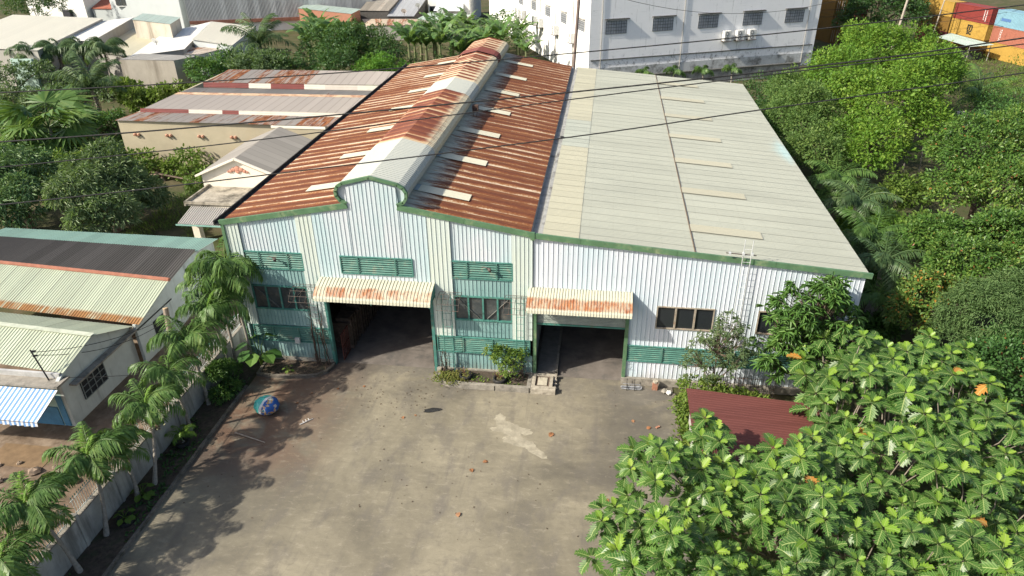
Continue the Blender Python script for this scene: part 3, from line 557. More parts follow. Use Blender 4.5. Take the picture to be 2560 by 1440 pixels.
def awn_mat(name, amt):
    mt, nt, b = newmat(name); uv = nd(nt, 'TexCoord').outputs['UV']; u, v, _ = xyz(nt, uv)
    p = pos(nt); n1 = noise(nt, vmul(nt, p, (1.6, 1.0, 0.9)), 1.0, 5, 0.7, 0.4); n2 = noise(nt, vmul(nt, p, (4.0, 2.0, 1.5)), 1.0, 5, 0.75)
    zone = mth(nt, 'MULTIPLY', smooth(nt, v, 0.35, 1.0), mth(nt, 'SUBTRACT', 1.0, smooth(nt, v, 1.45, 1.8)))
    k = mth(nt, 'MULTIPLY', mth(nt, 'ADD', mth(nt, 'MULTIPLY', n1, 0.65), mth(nt, 'MULTIPLY', n2, 0.55)), zone); n3 = noise(nt, comb(nt, mth(nt, 'MULTIPLY', u, 12.0), mth(nt, 'MULTIPLY', v, 1.1), 0.0), 1.0, 5, 0.75); k = mth(nt, 'MULTIPLY', mth(nt, 'ADD', mth(nt, 'MULTIPLY', n1, 0.7), mth(nt, 'MULTIPLY', n3, 0.55)), zone); f = smooth(nt, k, 0.66-amt, 0.98-amt)
    base = mix(nt, n3, (0.42, 0.41, 0.31), (0.56, 0.55, 0.44)); cc = mix(nt, f, base, ramp(nt, n2, [(0.3, (0.40, 0.165, 0.06)), (0.65, (0.25, 0.075, 0.032))]))
    setb(nt, b, cc, 0.6, spec=0.3); return mt
awning(5.36, 12.30, 'long cream curved awning with light rust over the left gate', awn_mat('awning_cream', 0.19), 5)
awning(17.76, 23.62, 'shorter curved awning with heavy rust over the shuttered gate', awn_mat('awning_rusty', 0.24), 6)
# ---- wing: front wall, windows, louvre, roof
WT = lambda x: WZ(x)-0.05
clad(18.02, 23.5, 5.2, WT, PALEW, wing); clad(23.5, 25.05, 2.73, WT, PALEW, wing); clad(25.05, 28.24, 5.46, WT, PALEW, wing); clad(25.05, 28.24, 2.73, 3.98, PALEW, wing)
clad(28.24, 30.6, 2.73, WT, PALEW, wing); clad(30.6, 33.8, 5.5, WT, PALEW, wing); clad(30.6, 33.8, 2.73, 4.0, PALEW, wing); clad(33.8, 35.73, 0.3, WT, PALEW, wing); clad(23.5, 33.8, 0.45, 1.61, PALEW, wing)
louvre(23.56, 33.7, 1.67, 2.67, wing, y=-0.03, n=7, mull=(0.2, 0.4, 0.6, 0.8))
WOODF = plain('grey_wood', (0.33, 0.29, 0.23), 0.8, 0.35, 5, (0.25, 0.12, 0.06), 0.5, 3)
strip_window(25.05, 28.24, 3.98, 5.46, wing, 3, WOODF, DARKGLASS, t=0.06); strip_window(30.6, 33.8, 4.0, 5.5, wing, 3, WOODF, DARKGLASS, t=0.06)
s = MB(); s.box(23.35, 35.73, -0.2, 0.1, 0, 0.45); s.build('plinth', CONC, wing)
s = MB(); s.box(35.62, 35.74, 0.1, 43, 0, 8.0); s.build('side_wall', PALEW, wing); s = MB(); s.box(18, 35.6, 42.9, 43, 0, 8.0); s.build('back_wall', PALEW, wing)
s = MB(); s.box(17.98, 18.04, 0.3, 42.9, 0, 9.2); s.build('party_wall', PALE, wing)
for x in (18.12, 23.46): s = MB(); s.box(x-0.10, x+0.10, -0.13, 0.2, 0.0, 5.2); s.build('gate_post', GREEN, wing)
WROOF = sheet_mat('wing_sheet', (0.375, 0.385, 0.32), var=0.05, streaks=0.35, seam=0.30, dirt=(0.25, 0.245, 0.195), screws=True); WROOF2 = sheet_mat('wing_sheet_cream', (0.42, 0.405, 0.305), var=0.06, streaks=0.3, seam=0.3, dirt=(0.30, 0.27, 0.19))
WGREEN = sheet_mat('wing_sheet_greenish', (0.38, 0.40, 0.34), var=0.08); SKY2 = sheet_mat('fibreglass_yellow', (0.40, 0.385, 0.295), var=0.05, streaks=0.5, seam=0.3, dirt=(0.33, 0.30, 0.215))
_nt = WROOF.node_tree; _b = _nt.nodes['Principled BSDF']; _old = _b.inputs['Base Color'].links[0].from_socket; _X, _Y, _Z = xyz(_nt, pos(_nt))   # washed-out aqua smear at the right eave
_d = mth(_nt, 'ADD', mth(_nt, 'ABSOLUTE', mth(_nt, 'MULTIPLY', mth(_nt, 'SUBTRACT', _X, 35.6), 0.75)), mth(_nt, 'ABSOLUTE', mth(_nt, 'MULTIPLY', mth(_nt, 'SUBTRACT', _Y, 20.5), 0.24)))
_nt.links.new(mix(_nt, mth(_nt, 'MULTIPLY', smooth(_nt, mth(_nt, 'ADD', _d, mth(_nt, 'MULTIPLY', noise(_nt, pos(_nt), 0.8), 0.9)), 1.5, 0.5), 0.75), _old, (0.36, 0.52, 0.52)), _b.inputs['Base Color'])
zw = lambda x: 9.50-0.0823*(x-18)
ms = [WROOF2]*43
for i in range(16, 23): ms[i] = WGREEN
def wsheets(x0, x1, dz, mat, mats=None): sheets('roof_sheet', mat, wing, (x0, -0.05, zw(x0)+dz), (x0, 43.15, zw(x0)+dz), (x1, 43.15, zw(x1)+dz), (x1, -0.05, zw(x1)+dz), 43, 6, 0.028, 'trap', mats=mats)
wsheets(18.5, 20.5, 0.045, WROOF2, ms); wsheets(20.35, 26.8, 0.02, WROOF); wsheets(26.7, 35.95, -0.012, WROOF)
for i in range(7):
    y0 = 3.0+i*6.02; s = MB(); h = 0.035
    rib_sheet(s, (26.82, y0, zw(26.82)+h), (26.82, y0+0.98, zw(26.82)+h), (30.9, y0+0.98, zw(30.9)+h), (30.9, y0, zw(30.9)+h), 6, 0.028); s.build('skylight_sheet', SKY2, wing)
s = MB(); s.beam((26.78, -0.05, zw(26.78)+0.035), (26.78, 43.1, zw(26.78)+0.035), 0.05, 0.02); s.build('lap_seam', plain('seam_brown', (0.17, 0.12, 0.08), 0.9, 0.4, 6), wing)
barge([(17.98, 9.53), (20.6, zw(20.6)+0.01), (25.8, zw(25.8)+0.01), (31.0, zw(31.0)+0.01), (35.98, zw(35.98)+0.01)], wing)
# roller shutter, half down
sh = thing('roller_shutter', 'grey-green roller shutter half lowered in the right gate', 'shutter', (20.8, 0.12, 3.8))
for i in range(14):
    s = MB(); z = 3.80+i*0.10; s.add([(18.22, 0.14, z), (23.36, 0.14, z), (23.36, 0.10, z+0.03), (18.22, 0.10, z+0.03), (23.36, 0.10, z+0.07), (18.22, 0.10, z+0.07), (23.36, 0.14, z+0.098), (18.22, 0.14, z+0.098)], [(0,1,2,3), (3,2,4,5), (5,4,6,7)]); s.build('shutter_slat', plain('shutter_grey', (0.30, 0.34, 0.31), 0.6, 0.2, 2), sh)
s = MB(); s.box(18.22, 23.36, 0.08, 0.17, 3.70, 3.80); s.build('bottom_rail', TEALD, sh)
# handwritten 2 on the cladding beside the gate
s = MB(); two = [(23.68,1.36),(23.74,1.44),(23.86,1.44),(23.92,1.36),(23.90,1.27),(23.70,1.04),(23.68,1.00),(24.02,1.00)]
s.tube([(x, -0.052, z) for x, z in two], 0.012, 4); s.build('painted_two', plain('pencil_grey', (0.30, 0.34, 0.35), 0.8), wing)

# ================================================================== THINGS ON AND BY THE FRONT WALL
def trellis(xc, label, w_=0.55, y=-0.42, reach=1.0, bx=(-0.55, 0.6), dead=True, z0=0.1):
    t = thing('trellis', label, 'trellis', (xc, y, 0))
    for s in (-1, 1):
        p = MB(); p.tube([(xc+s*w_/2, y, z0), (xc+s*w_/2, y, 5.75)], 0.028, 5); p.build('post', TEALD, t)
    for i in range(11):
        r_ = MB(); z = 0.75+i*0.46; r_.tube([(xc-w_/2, y, z), (xc+w_/2, y, z)], 0.014, 4); r_.build('rung', TEALD, t)
    b = MB(); arc = [(y+0.25, 5.72), (y-0.1, 5.75), (y-0.5, 5.68), (y-reach*0.8, 5.48), (y-reach, 5.2)]
    n = 5
    for i in range(n):
        x = xc+bx[0]+(bx[1]-bx[0])*i/(n-1); b.tube([(x, yy, zz) for yy, zz in arc], 0.014, 4)
    for yy, zz in arc: b.tube([(xc+bx[0], yy, zz), (xc+bx[1], yy, zz)], 0.014, 4)
    b.build('basket', STEEL, t); return t
def vine(xc, y, zt, label, n=5, seed=1):
    g_ = random.Random(seed); t = thing('dead_vine', label, 'vine', (xc, y, 0)); V = plain('dry_vine', (0.085, 0.06, 0.045), 0.95, 0.4, 8)
    for i in range(n):
        pts = []; x = xc+g_.uniform(-.18, .18); h = zt*g_.uniform(0.35, 1.0); k = 9
        for j in range(k+1): pts.append((x+g_.uniform(-.05, .05)+0.05*math.sin(j+i), y+g_.uniform(-.07, .03), 0.12+h*j/k))
        m_ = MB(); m_.tube(pts, [0.045*(1-0.6*j/k)*g_.uniform(0.7, 1.2) for j in range(k+1)], 5); m_.build('stem', V, t)
    tw = MB()
    for i in range(40):
        z = g_.uniform(0.2, zt); a = g_.uniform(0, 6.28); p = Vector((xc+g_.uniform(-.2, .2), y-0.05, z)); d = Vector((math.cos(a)*0.3, -0.12, math.sin(a)*0.3)); tw.tube([p, p+d*0.6+Vector((0,-.03,.03)), p+d], 0.009, 3, False)
    tw.build('twigs', V, t); return t
trellis(0.25, 'ladder-like trellis at the left corner of the hall, behind the tall palm', bx=(-0.7, 0.3))
trellis(4.80, 'vine-wrapped ladder trellis at the left side of the left gate', bx=(-1.0, 0.35))
trellis(12.98, 'ladder trellis between left gate and right strip window', bx=(-0.4, 0.9)); trellis(17.30, 'ladder trellis beside the green post of the right gate', w_=0.44, bx=(-0.85, 0.4))
vine(4.55, -0.45, 5.6, 'dry brown vine climbing the trellis left of the left gate', 4, 3); vine(5.12, -0.42, 4.6, 'dry vine stems close to the left gate post', 3, 5)
vine(12.66, -0.5, 1.9, 'stumpy dry vine at the corner of the right planting bed', 4, 8); vine(17.45, -0.5, 1.6, 'thin dry vine behind the green shrub by the gate post', 3, 9)
s = thing('junction_box', 'small white junction box on the left lower louvre', 'electrical box', (3.3, -0.2, 1.5))
b = MB(); b.box(3.16, 3.46, -0.32, -0.19, 1.53, 1.90); b.build('case', plain('box_white', (0.62, 0.62, 0.60), 0.6, 0.15, 4), s); b = MB(); b.box(3.20, 3.42, -0.33, -0.322, 1.57, 1.86); b.build('lid', plain('box_lid', (0.52, 0.52, 0.50), 0.6, 0.15, 4), s)
for x, lab in ((2.7, 'old lamp bracket on the upper left louvre'), (15.4, 'old lamp bracket on the upper right louvre')):
    t = thing('lamp_bracket', lab, 'lamp', (x, -0.15, 7.2)); b = MB(); b.tube([(x-0.25, -0.1, 7.45), (x, -0.3, 7.5), (x+0.2, -0.32, 7.4)], 0.03, 5); b.build('arm', STEEL, t)
    b = MB(); b.tube([(x+0.1, -0.30, 7.5), (x+0.18, -0.33, 7.38), (x+0.24, -0.35, 7.25)], [0.05, 0.12, 0.03], 7); b.build('shade', STEEL, t)
def folded_gate(x, lab, sgn):
    t = thing('folded_gate', lab, 'gate', (x, 0.5, 0)); GM = plain('gate_redbrown', (0.10, 0.032, 0.024), 0.7, 0.3, 4)
    for i in range(5):
        p = MB(); p.box(x-0.025, x+0.025, 0.25+i*0.28, 0.29+i*0.28, 0.08, 1.95); p.build('upright', GM, t)
    for z in (0.1, 1.0, 1.92): p = MB(); p.box(x-0.03, x+0.03, 0.22, 1.45, z, z+0.05); p.build('rail', GM, t)
folded_gate(11.80, 'red-brown folded steel gate against the right jamb of the left gate', -1); folded_gate(5.95, 'red-brown steel gate end at the left jamb, in the shade', 1)
# things stored inside the left hall, along its left side
WOODD = plain('dark_timber', (0.085, 0.06, 0.045), 0.9, 0.4, 4, (0.17, 0.12, 0.09), 0.5, 2)
for i in range(6):
    y = 1.7+i*1.75; x = 6.05+i*0.08
    t = thing('timber_rack', ['first timber rack inside the left gate, nearest the doorway', 'second timber rack inside the left gate', 'third timber rack inside the left gate', 'fourth timber rack deep inside the left gate', 'fifth timber rack deep in the hall', 'last timber rack in the dark of the hall'][i], 'rack', (x-0.4, y+0.7, 0), group='timber racks along the hall wall')
    for j in range(4): p = MB(); p.box(x, x+0.07, y+j*0.45, y+0.07+j*0.45, 0.0, 2.2); p.build('post', WOODD, t)
    p = MB(); p.box(x-1.3, x-0.02, y, y+1.5, 0.02, 1.9); p.build('stack', WOODD, t); p = MB(); p.box(x-1.0, x-0.1, y+0.2, y+1.2, 1.905, 2.15); p.build('top_bundle', WOODD, t)
t = thing('wooden_crate', 'orange-brown crate at the back of the left hall', 'crate', (8.1, 15.5, 0)); 
for i in range(5): p = MB(); p.box(7.4, 8.8, 15.0, 15.06, 0.1+i*0.26, 0.32+i*0.26); p.build('plank', plain('crate_wood', (0.34, 0.16, 0.06), 0.8, 0.3, 3), t)
p = MB(); p.box(7.42, 8.78, 15.07, 16.2, 0, 1.4); p.build('body', plain('crate_wood', (0.34, 0.16, 0.06)), t)
t = thing('loading_step', 'raised concrete loading strip just inside the right gate', 'step', (18.8, 4, 0))
p = MB(); p.box(18.24, 19.46, 0.32, 20, 0.0, 0.16); p.build('slab', plain('strip_concrete', (0.21, 0.20, 0.185), 0.9, 0.3, 2), t); p = MB(); p.box(19.34, 19.49, 0.20, 20, 0.0, 0.19); p.build('edge', CONC, t); p = MB(); p.box(18.24, 19.5, 0.17, 0.31, 0.0, 0.19); p.build('end_kerb', CONC, t)
# ---- planting beds
def bed(name, lab, pts, h, fill, mat=KERBM, wd=0.22):
    t = thing(name, lab, 'planter', (sum(p[0] for p in pts)/len(pts), sum(p[1] for p in pts)/len(pts), 0))
    for a, b in zip(pts, pts[1:]):
        d = (Vector((*b, 0))-Vector((*a, 0))).normalized()*0.03
        k = MB(); k.beam((a[0]-d.x, a[1]-d.y, h/2), (b[0]+d.x, b[1]+d.y, h/2+random.uniform(-.012, .012)), wd, h); k.build('kerb', mat, t)
    s_ = MB(); s_.add([(x, y, fill) for x, y in pts], [tuple(range(len(pts)))]); s_.build('soil', SOIL, t); return t
bed('planting_bed', 'curved concrete-edged bed with dry litter left of the left gate', [(5.42, -0.10), (5.44, -0.6), (5.25, -1.1), (4.85, -1.5), (4.2, -1.72), (3.2, -1.85), (2.0, -1.9), (1.1, -1.8), (1.05, -0.12)], 0.20, 0.13, wd=0.17)
bed('planting_bed', 'long concrete-edged bed with tyres and weeds between the two gates', [(12.25, -0.14), (12.28, -0.8), (12.5, -1.25), (13.1, -1.50), (14.2, -1.60), (15.9, -1.60), (17.9, -1.60), (17.9, -0.14)], 0.34, 0.22, CONC, 0.24)
t = thing('manhole_box', 'square concrete inspection box with sunken lid at the end of the right bed', 'manhole', (18.65, -0.9, 0)); SB = plain('box_concrete', (0.40, 0.36, 0.29), 0.9, 0.3, 4, (0.12, 0.10, 0.08), 0.5, 3, bmp=0.3)
for bx_ in ((18.04, 19.5, -1.75, -1.38, 0.0, 0.34), (18.04, 18.26, -1.375, -0.32, 0.0, 0.335), (19.1, 19.30, -1.375, -0.32, 0.0, 0.335), (18.04, 19.5, -0.315, -0.12, 0.0, 0.345)): p = MB(); p.box(*bx_); p.build('rim', SB, t)
p = MB(); p.box(18.265, 19.095, -1.37, -0.325, 0.0, 0.25); p.build('well', plain('well_dark', (0.12, 0.09, 0.07), 0.95), t); p = MB(); p.box(18.40, 18.96, -1.22, -0.47, 0.255, 0.30); p.build('lid', plain('lid_pale', (0.46, 0.42, 0.33), 0.9, 0.25, 5), t)
def rock(x, y, z, r, lab, mat, grp=None, seed=0, name='stone'):
    g_ = random.Random(seed); bm = MB(); q = []; fs = []; n, k = 7, 4
    for j in range(k+1):
        ph = math.pi*j/k
        for i in range(n): a = 2*math.pi*i/n; rr = r*g_.uniform(0.75, 1.15); q.append((x+rr*math.sin(ph)*math.cos(a), y+rr*math.sin(ph)*math.sin(a), z+rr*0.7*math.cos(ph)))
    for j in range(k):
        for i in range(n): fs.append((j*n+i, (j+1)*n+i, (j+1)*n+(i+1) % n, j*n+(i+1) % n))
    bm.add(q, fs); return tag(bm.build(name, mat), lab, 'stone', grp)
for i, y in enumerate((-0.42, -0.82, -1.2)): rock(19.42, y, 0.10 if i else 0.14, 0.17, ['round pale stone at the back of the row beside the inspection box', 'middle pale stone of the row beside the inspection box', 'front pale stone of the row beside the inspection box'][i], SB, 'stones beside the inspection box', i)
def tyre(x, y, z, lab, r=0.42):
    t = thing('tyre_planter', lab, 'tyre', (x, y, z)); m_ = MB(); q = []; fs = []; n = 20; prof = [(r*0.62, 0.02), (r*0.95, 0.0), (r, 0.07), (r, 0.17), (r*0.93, 0.24), (r*0.66, 0.22)]; k = len(prof)
    for i in range(n):
        a = 2*math.pi*i/n
        for rr, zz in prof: q.append((x+rr*math.cos(a), y+rr*math.sin(a), z+zz))
    for i in range(n):
        for j in range(k): fs.append((i*k+j, ((i+1) % n)*k+j, ((i+1) % n)*k+(j+1) % k, i*k+(j+1) % k))
    m_.add(q, fs); m_.build('tyre', BLACK, t, smooth_=True)
    d = MB(); d.add([(x+r*0.66*math.cos(2*math.pi*i/12), y+r*0.66*math.sin(2*math.pi*i/12), z+0.15) for i in range(12)], [tuple(range(12))]); d.build('soil', SOIL, t); return t
tyre(14.0, -0.85, 0.22, 'old tyre planter with a bare reddish plant, left of the two in the bed'); tyre(16.1, -1.0, 0.22, 'old tyre planter with dry stems, right of the two in the bed')
tyre(-0.15, -8.35, 0.06, 'tyre planter with a small palm seedling in the palm strip', 0.38); tyre(0.05, -13.75, 0.06, 'tyre planter with round leaves near the front of the palm strip', 0.40)
# ---- loose things on the yard
t = thing('rod_bundle', 'bundle of grey steel offcuts tied with black straps by the wing plinth', 'metal bundle', (23.95, -0.6, 0))
SC = plain('scrap_steel', (0.30, 0.31, 0.33), 0.45, 0.5, 9, spec=0.5)
for i in range(16):
    p = MB(); y = -0.62+random.uniform(-.14, .14); z = 0.06+random.uniform(0, .2); p.tube([(23.4+random.uniform(-.08, .08), y, z), (24.5+random.uniform(-.1, .1), y+random.uniform(-.05, .05), z+random.uniform(-.03, .05))], 0.022, 5); p.build('rod', SC, t)
for x in (23.7, 24.15): p = MB(); p.tube([(x, -0.82, 0.02), (x, -0.84, 0.2), (x, -0.62, 0.33), (x, -0.42, 0.2), (x, -0.40, 0.55)], 0.025, 5); p.build('strap', BLACK, t)
BR = plain('old_brick', (0.357, 0.170, 0.111), 0.9, 0.3, 5, (0.35, 0.30, 0.24), 0.4, 4)
t = thing('brick_stack', 'small stack of bricks with a cement cap by the wing plinth', 'bricks', (25.35, -0.5, 0))
for i in range(7): p = MB(); dx = random.uniform(-.03, .03); p.box(25.2+dx, 25.5+dx, -0.62, -0.42, i*0.075, i*0.075+0.07); p.build('brick', BR, t)
p = MB(); p.tube([(25.35, -0.52, 0.53), (25.35, -0.52, 0.62)], 0.15, 9); p.build('cap', SB, t)
rock(25.9, -0.75, 0.12, 0.22, 'grey stone lying right of the brick stack', CONC, None, 21); rock(26.15, -0.95, 0.16, 0.17, 'white chipped stone at the corner of the yard', WHITE, None, 22)
for i, (x, y, a) in enumerate(((26.85, -2.9, 0.3), (26.8, -3.35, 1.1), (25.35, -4.0, 0.6))):
    p = MB(); p.box(-.12, .12, -.055, .055, 0, 0.07); o = p.build('brick', BR, None, True); o.location = (x, y, 0.02 if i == 2 else 0.03); o.rotation_euler = (0, 0, a); tag(o, ['loose orange brick in the weeds, farther one', 'loose orange brick in the weeds, nearer one', 'flat half-buried brick near the right kerb'][i], 'brick', 'loose bricks')
# bulging plastic bag bundle
def bundle(x, y, r):
    mt, nt, b = newmat('printed_plastic'); tc = nd(nt, 'TexCoord').outputs['Object']; X, Y, Z = xyz(nt, tc); n1 = noise(nt, tc, 2.6, 2, 0.5)
    s_ = mth(nt, 'SUBTRACT', mth(nt, 'MULTIPLY', X, 0.92), mth(nt, 'MULTIPLY', Y, 0.30)); s_ = mth(nt, 'ADD', s_, mth(nt, 'MULTIPLY', Z, -0.10))
    left = mth(nt, 'LESS_THAN', s_, -0.06); band = mth(nt, 'LESS_THAN', s_, 0.08); r2 = ramp(nt, n1, [(0.0, (0.02, 0.10, 0.36)), (0.52, (0.02, 0.13, 0.42)), (0.56, (0.55, 0.30, 0.10)), (0.60, (0.50, 0.52, 0.52)), (0.66, (0.10, 0.28, 0.34))])
    r2.node.color_ramp.interpolation = 'CONSTANT'
    cc = mix(nt, band, r2, (0.66, 0.67, 0.68)); cc = mix(nt, left, cc, mix(nt, n1, (0.04, 0.44, 0.38), (0.12, 0.52, 0.48))); cc = mix(nt, mth(nt, 'LESS_THAN', Z, 0.22), cc, mix(nt, smooth(nt, n1, 0.45, 0.55), (0.45, 0.45, 0.42), (0.06, 0.16, 0.30)))
    setb(nt, b, cc, 0.35, spec=0.5); bump(nt, b, noise(nt, tc, 9, 4), 0.7, 0.05)
    m_ = MB(); q = []; fs = []; n, k = 24, 12
    for j in range(k+1):
        ph = math.pi*j/k
        for i in range(n):
            a = 2*math.pi*i/n; rr = r*(1+0.03*math.sin(9*a+j)+0.02*math.sin(5*a-2*j)+random.uniform(-.015, .015)); z = r*0.70+rr*0.72*math.cos(ph); q.append((rr*math.sin(ph)*math.cos(a), rr*math.sin(ph)*math.sin(a)*0.9, max(0.0, z)))
    for j in range(k):
        for i in range(n): fs.append((j*n+i, (j+1)*n+i, (j+1)*n+(i+1) % n, j*n+(i+1) % n))
    m_.add(q, fs); o = m_.build('plastic_bundle', mt, None, True, True); o.location = (x, y, 0.0); tag(o, 'round bundle of turquoise and blue printed plastic on the yard', 'bundle')
bundle(3.25, -5.15, 0.72)
for (a, b, r, lab, c) in (((2.2, -7.1), (4.2, -7.66), 0.045, 'long pale broken stick lying on the red soil', (0.36, 0.30, 0.24)), ((5.5, -6.02), (6.05, -5.42), 0.03, 'short white plastic strip with pegs on the yard', (0.60, 0.58, 0.56))):
    t = thing('stick', lab, 'stick', (a[0], a[1], 0)); p = MB(); k = ((a[0]+b[0])/2+0.02, (a[1]+b[1])/2-0.03, r+0.03); p.tube([(*a, r), k, (*b, r*0.7)], [r, r*0.9, r*0.5], 6); p.build('shaft', plain('stick_%d' % int(r*1000), c, 0.8, 0.3, 6), t)
    if r < 0.04:
        for i in range(3): f = 0.3+0.2*i; p = MB(); x = a[0]+(b[0]-a[0])*f; y = a[1]+(b[1]-a[1])*f; p.tube([(x, y, 0.03), (x-0.1, y+0.1, 0.08)], 0.015, 4); p.build('peg', WHITE, t)
# black cloth
m_ = MB(); n = 12; q = [(12.6, -3.95, 0.07)]
for i in range(n): a = 2*math.pi*i/n; rr = random.uniform(0.75, 1.1); q.append((12.6+0.52*rr*math.cos(a), -3.95+0.22*rr*math.sin(a)+0.12*math.cos(a), 0.015+0.03*random.random()))
m_.add(q, [(0, i+1, (i+1) % n+1) for i in range(n)]); tag(m_.build('rag', BLACK), 'crumpled black rag on the yard in front of the bed', 'rag')
LEAFD = leaf_mat('dry_leaf', [(0.0, (0.22, 0.085, 0.035)), (0.5, (0.30, 0.14, 0.065)), (1.0, (0.36, 0.23, 0.14))], 0.7, 0.15, tcol=(0.5, 0.25, 0.1))
v_, f_ = tmpl('bread'); _m = MB(); _m.add([(x-0.5, y*1.2, z*0.8+0.10+0.12*abs(y)) for x, y, z in v_], f_); leaf_me = _m.mesh('fallen_leaf')
for i, (x, y, s_, lab) in enumerate([(19.55, -5.24, 0.62, 'big pale brown fallen leaf right of the cement patch'), (15.7, -8.45, 0.48, 'orange fallen leaf in mid yard, nearer of a pair'), (16.3, -7.75, 0.48, 'orange fallen leaf in mid yard, farther of a pair'), (15.6, -11.45, 0.5, 'lone orange fallen leaf in the front of the yard'),
        (24.0, -3.6, 0.36, 'small pale fallen leaf near the right kerb'), (24.85, -4.1, 0.45, 'brown fallen leaf beside the right kerb'), (11.1, -4.75, 0.36, 'light fallen leaf in front of the black rag'), (11.75, -4.5, 0.3, 'orange fallen leaf close to the black rag'), (24.9, -4.75, 0.26, 'tiny orange fallen leaf at the right kerb'), (22.6, -9.7, 0.45, 'pink-brown fallen leaf half under the big-leaved tree'), (6.5, -2.6, 0.34, 'dry curled leaf in front of the curved bed'), (8.0, -2.2, 0.30, 'dry leaf by the left gate entrance'), (4.6, -4.2, 0.34, 'curled brown leaf behind the plastic bundle'), (5.1, -3.2, 0.34, 'reddish leaf between bed and plastic bundle')]):
    o = link('fallen_leaf', leaf_me, LEAFD, None, (x, y, 0.01), (random.uniform(-.2, .2), random.uniform(-.2, .2), random.uniform(0, 6.28))); o.scale = (s_*0.62,)*3; tag(o, lab, 'leaf', 'fallen leaves on the yard')
# fine litter
P = np.c_[rng.normal(9.5, 2.2, 90), rng.normal(-3.0, 1.2, 90), np.full(90, 0.015)]; P = np.r_[P, np.c_[rng.uniform(2, 26, 160), rng.uniform(-13, -0.5, 160), np.full(160, 0.015)]]
scatter('leaf_litter', plain('litter', (0.10, 0.07, 0.05), 0.95, 0.4, 4), P, (0.05, 0.14), 'dia', 0.12, 'tiny dry litter scattered over the yard', 'litter')
P = np.c_[rng.uniform(1.2, 5.2, 420), rng.uniform(-1.75, -0.3, 420), np.full(420, 0.15)]; P = P[(P[:, 0]-1.0)*0.25+(-P[:, 1]) < 2.7]
scatter('leaf_litter', plain('litter_straw', (0.24, 0.17, 0.11), 0.95, 0.5, 4), P, (0.10, 0.35), 'grass', 0.25, 'dry straw and twigs on the curved bed', 'litter')

# ================================================================== BOUNDARY WALL, FENCE
BW = plain('boundary_plaster', (0.400, 0.388, 0.352), 0.9, 0.2, 1.5, (0.14, 0.135, 0.12), 0.75, 0.9, True, bmp=0.2)
t = thing('boundary_wall', 'stained pale concrete boundary wall behind the row of palms', 'wall', (-0.95, -10, 0))
fence = thing('steel_fence', 'teal and white barred steel fence panels on the boundary wall', 'fence', (-0.95, -10, 1.7))
FM = plain('fence_white', (0.52, 0.55, 0.52), 0.6, 0.3, 3, (0.2, 0.12, 0.07), 0.4, 4); FT = plain('fence_teal', (0.10, 0.33, 0.27), 0.6)
for i in range(9):
    y1 = 0.9-i*2.7; y0 = y1-2.7
    p = MB(); p.box(-1.04, -0.88, y0+0.16, y1-0.0, 0, 1.72); p.build('wall_panel', BW, t)
    p = MB(); p.box(-1.10, -0.82, y0, y0+0.155, 0, 2.0); p.build('pier', BW, t); p = MB(); p.box(-1.08, -0.84, y0+0.16, y1, 1.724, 1.80); p.build('coping', CONC, t)
    p = MB()
    for z in (1.92, 2.62): p.box(-0.98, -0.95, y0+0.16, y1, z, z+0.035)
    pn = p.build('rail', FM, fence); p = MB()
    for k in range(18): y = y0+0.25+k*0.137; p.box(-0.975, -0.957, y, y+0.018, 1.86, 2.72)
    p.build('bars', FM, pn); p = MB()
    for k in range(18): y = y0+0.259+k*0.137; p.tube([(-0.966, y, 2.72), (-0.966, y, 2.78), (-0.966, y, 2.86)], [0.012, 0.03, 0.004], 4, False)
    p.build('spear_tips', FT, pn)

# ================================================================== NEIGHBOUR HOUSE ON THE LEFT
HW = plain('house_wall', (0.464, 0.496, 0.480), 0.9, 0.12, 1.2, (0.20, 0.20, 0.19), 0.5, 0.8, True)
PGR = sheet_mat('pale_green_sheet', (0.418, 0.456, 0.342), var=0.10, streaks=0.2, seam=0.25, dirt=(0.32, 0.34, 0.24)); PGRR = sheet_mat('pale_green_sheet_rust_edge', (0.418, 0.456, 0.342), rust=1.0, rustc=((0.33, 0.17, 0.06), (0.26, 0.12, 0.045)), var=0.1, zone=(-1, -0.5, 0.45, 0.75))
FIB = sheet_mat('black_fibre_cement', (0.092, 0.086, 0.080), var=0.2, streaks=0.3, seam=0.4, dirt=(0.045, 0.04, 0.036), rough=0.95, spec=0.1); TGR = sheet_mat('aqua_sheet', (0.234, 0.367, 0.312), var=0.12, streaks=0.4, seam=0.3, dirt=(0.22, 0.27, 0.21))
house = thing('house', 'low house with black fibre roof and pale green roofs left of the palms', 'house', (-13, 0, 0))
def quadsheet(root, a, b, c, d, n, mat, nr=5, amp=0.03, prof='trap', name='roof_sheet'): return sheets(name, mat, root, a, b, c, d, n, nr, amp, prof)
# eave edge first -> ridge
quadsheet(house, (-22.0, 0.15, 2.9), (-6.25, -1.36, 2.9), (-6.4, 2.62, 3.80), (-22.0, 3.95, 3.80), 16, PGRR)
quadsheet(house, (-6.4, 2.78, 3.78), (-24.5, 4.25, 3.78), (-24.5, 8.6, 3.5), (-7.5, 7.95, 3.5), 18, FIB, 5, 0.045, 'sine')
quadsheet(house, (-7.4, 7.9, 3.36), (-25.5, 8.5, 3.36), (-25.5, 11.0, 3.02), (-7.35, 10.8, 3.02), 18, TGR)
quadsheet(house, (-15.0, -6.35, 3.4), (-6.85, -7.2, 3.4), (-6.8, -4.5, 4.12), (-15.0, -3.85, 4.12), 8, PGR)
quadsheet(house, (-6.8, -4.44, 4.10), (-15.0, -3.78, 4.10), (-16.5, -0.75, 2.83), (-6.6, -1.44, 2.83), 9, PGR)
RT = plain('ridge_tile', (0.34, 0.145, 0.095), 0.85, 0.2, 3, (0.25, 0.10, 0.07), 0.5, 2, objvar=0.3)
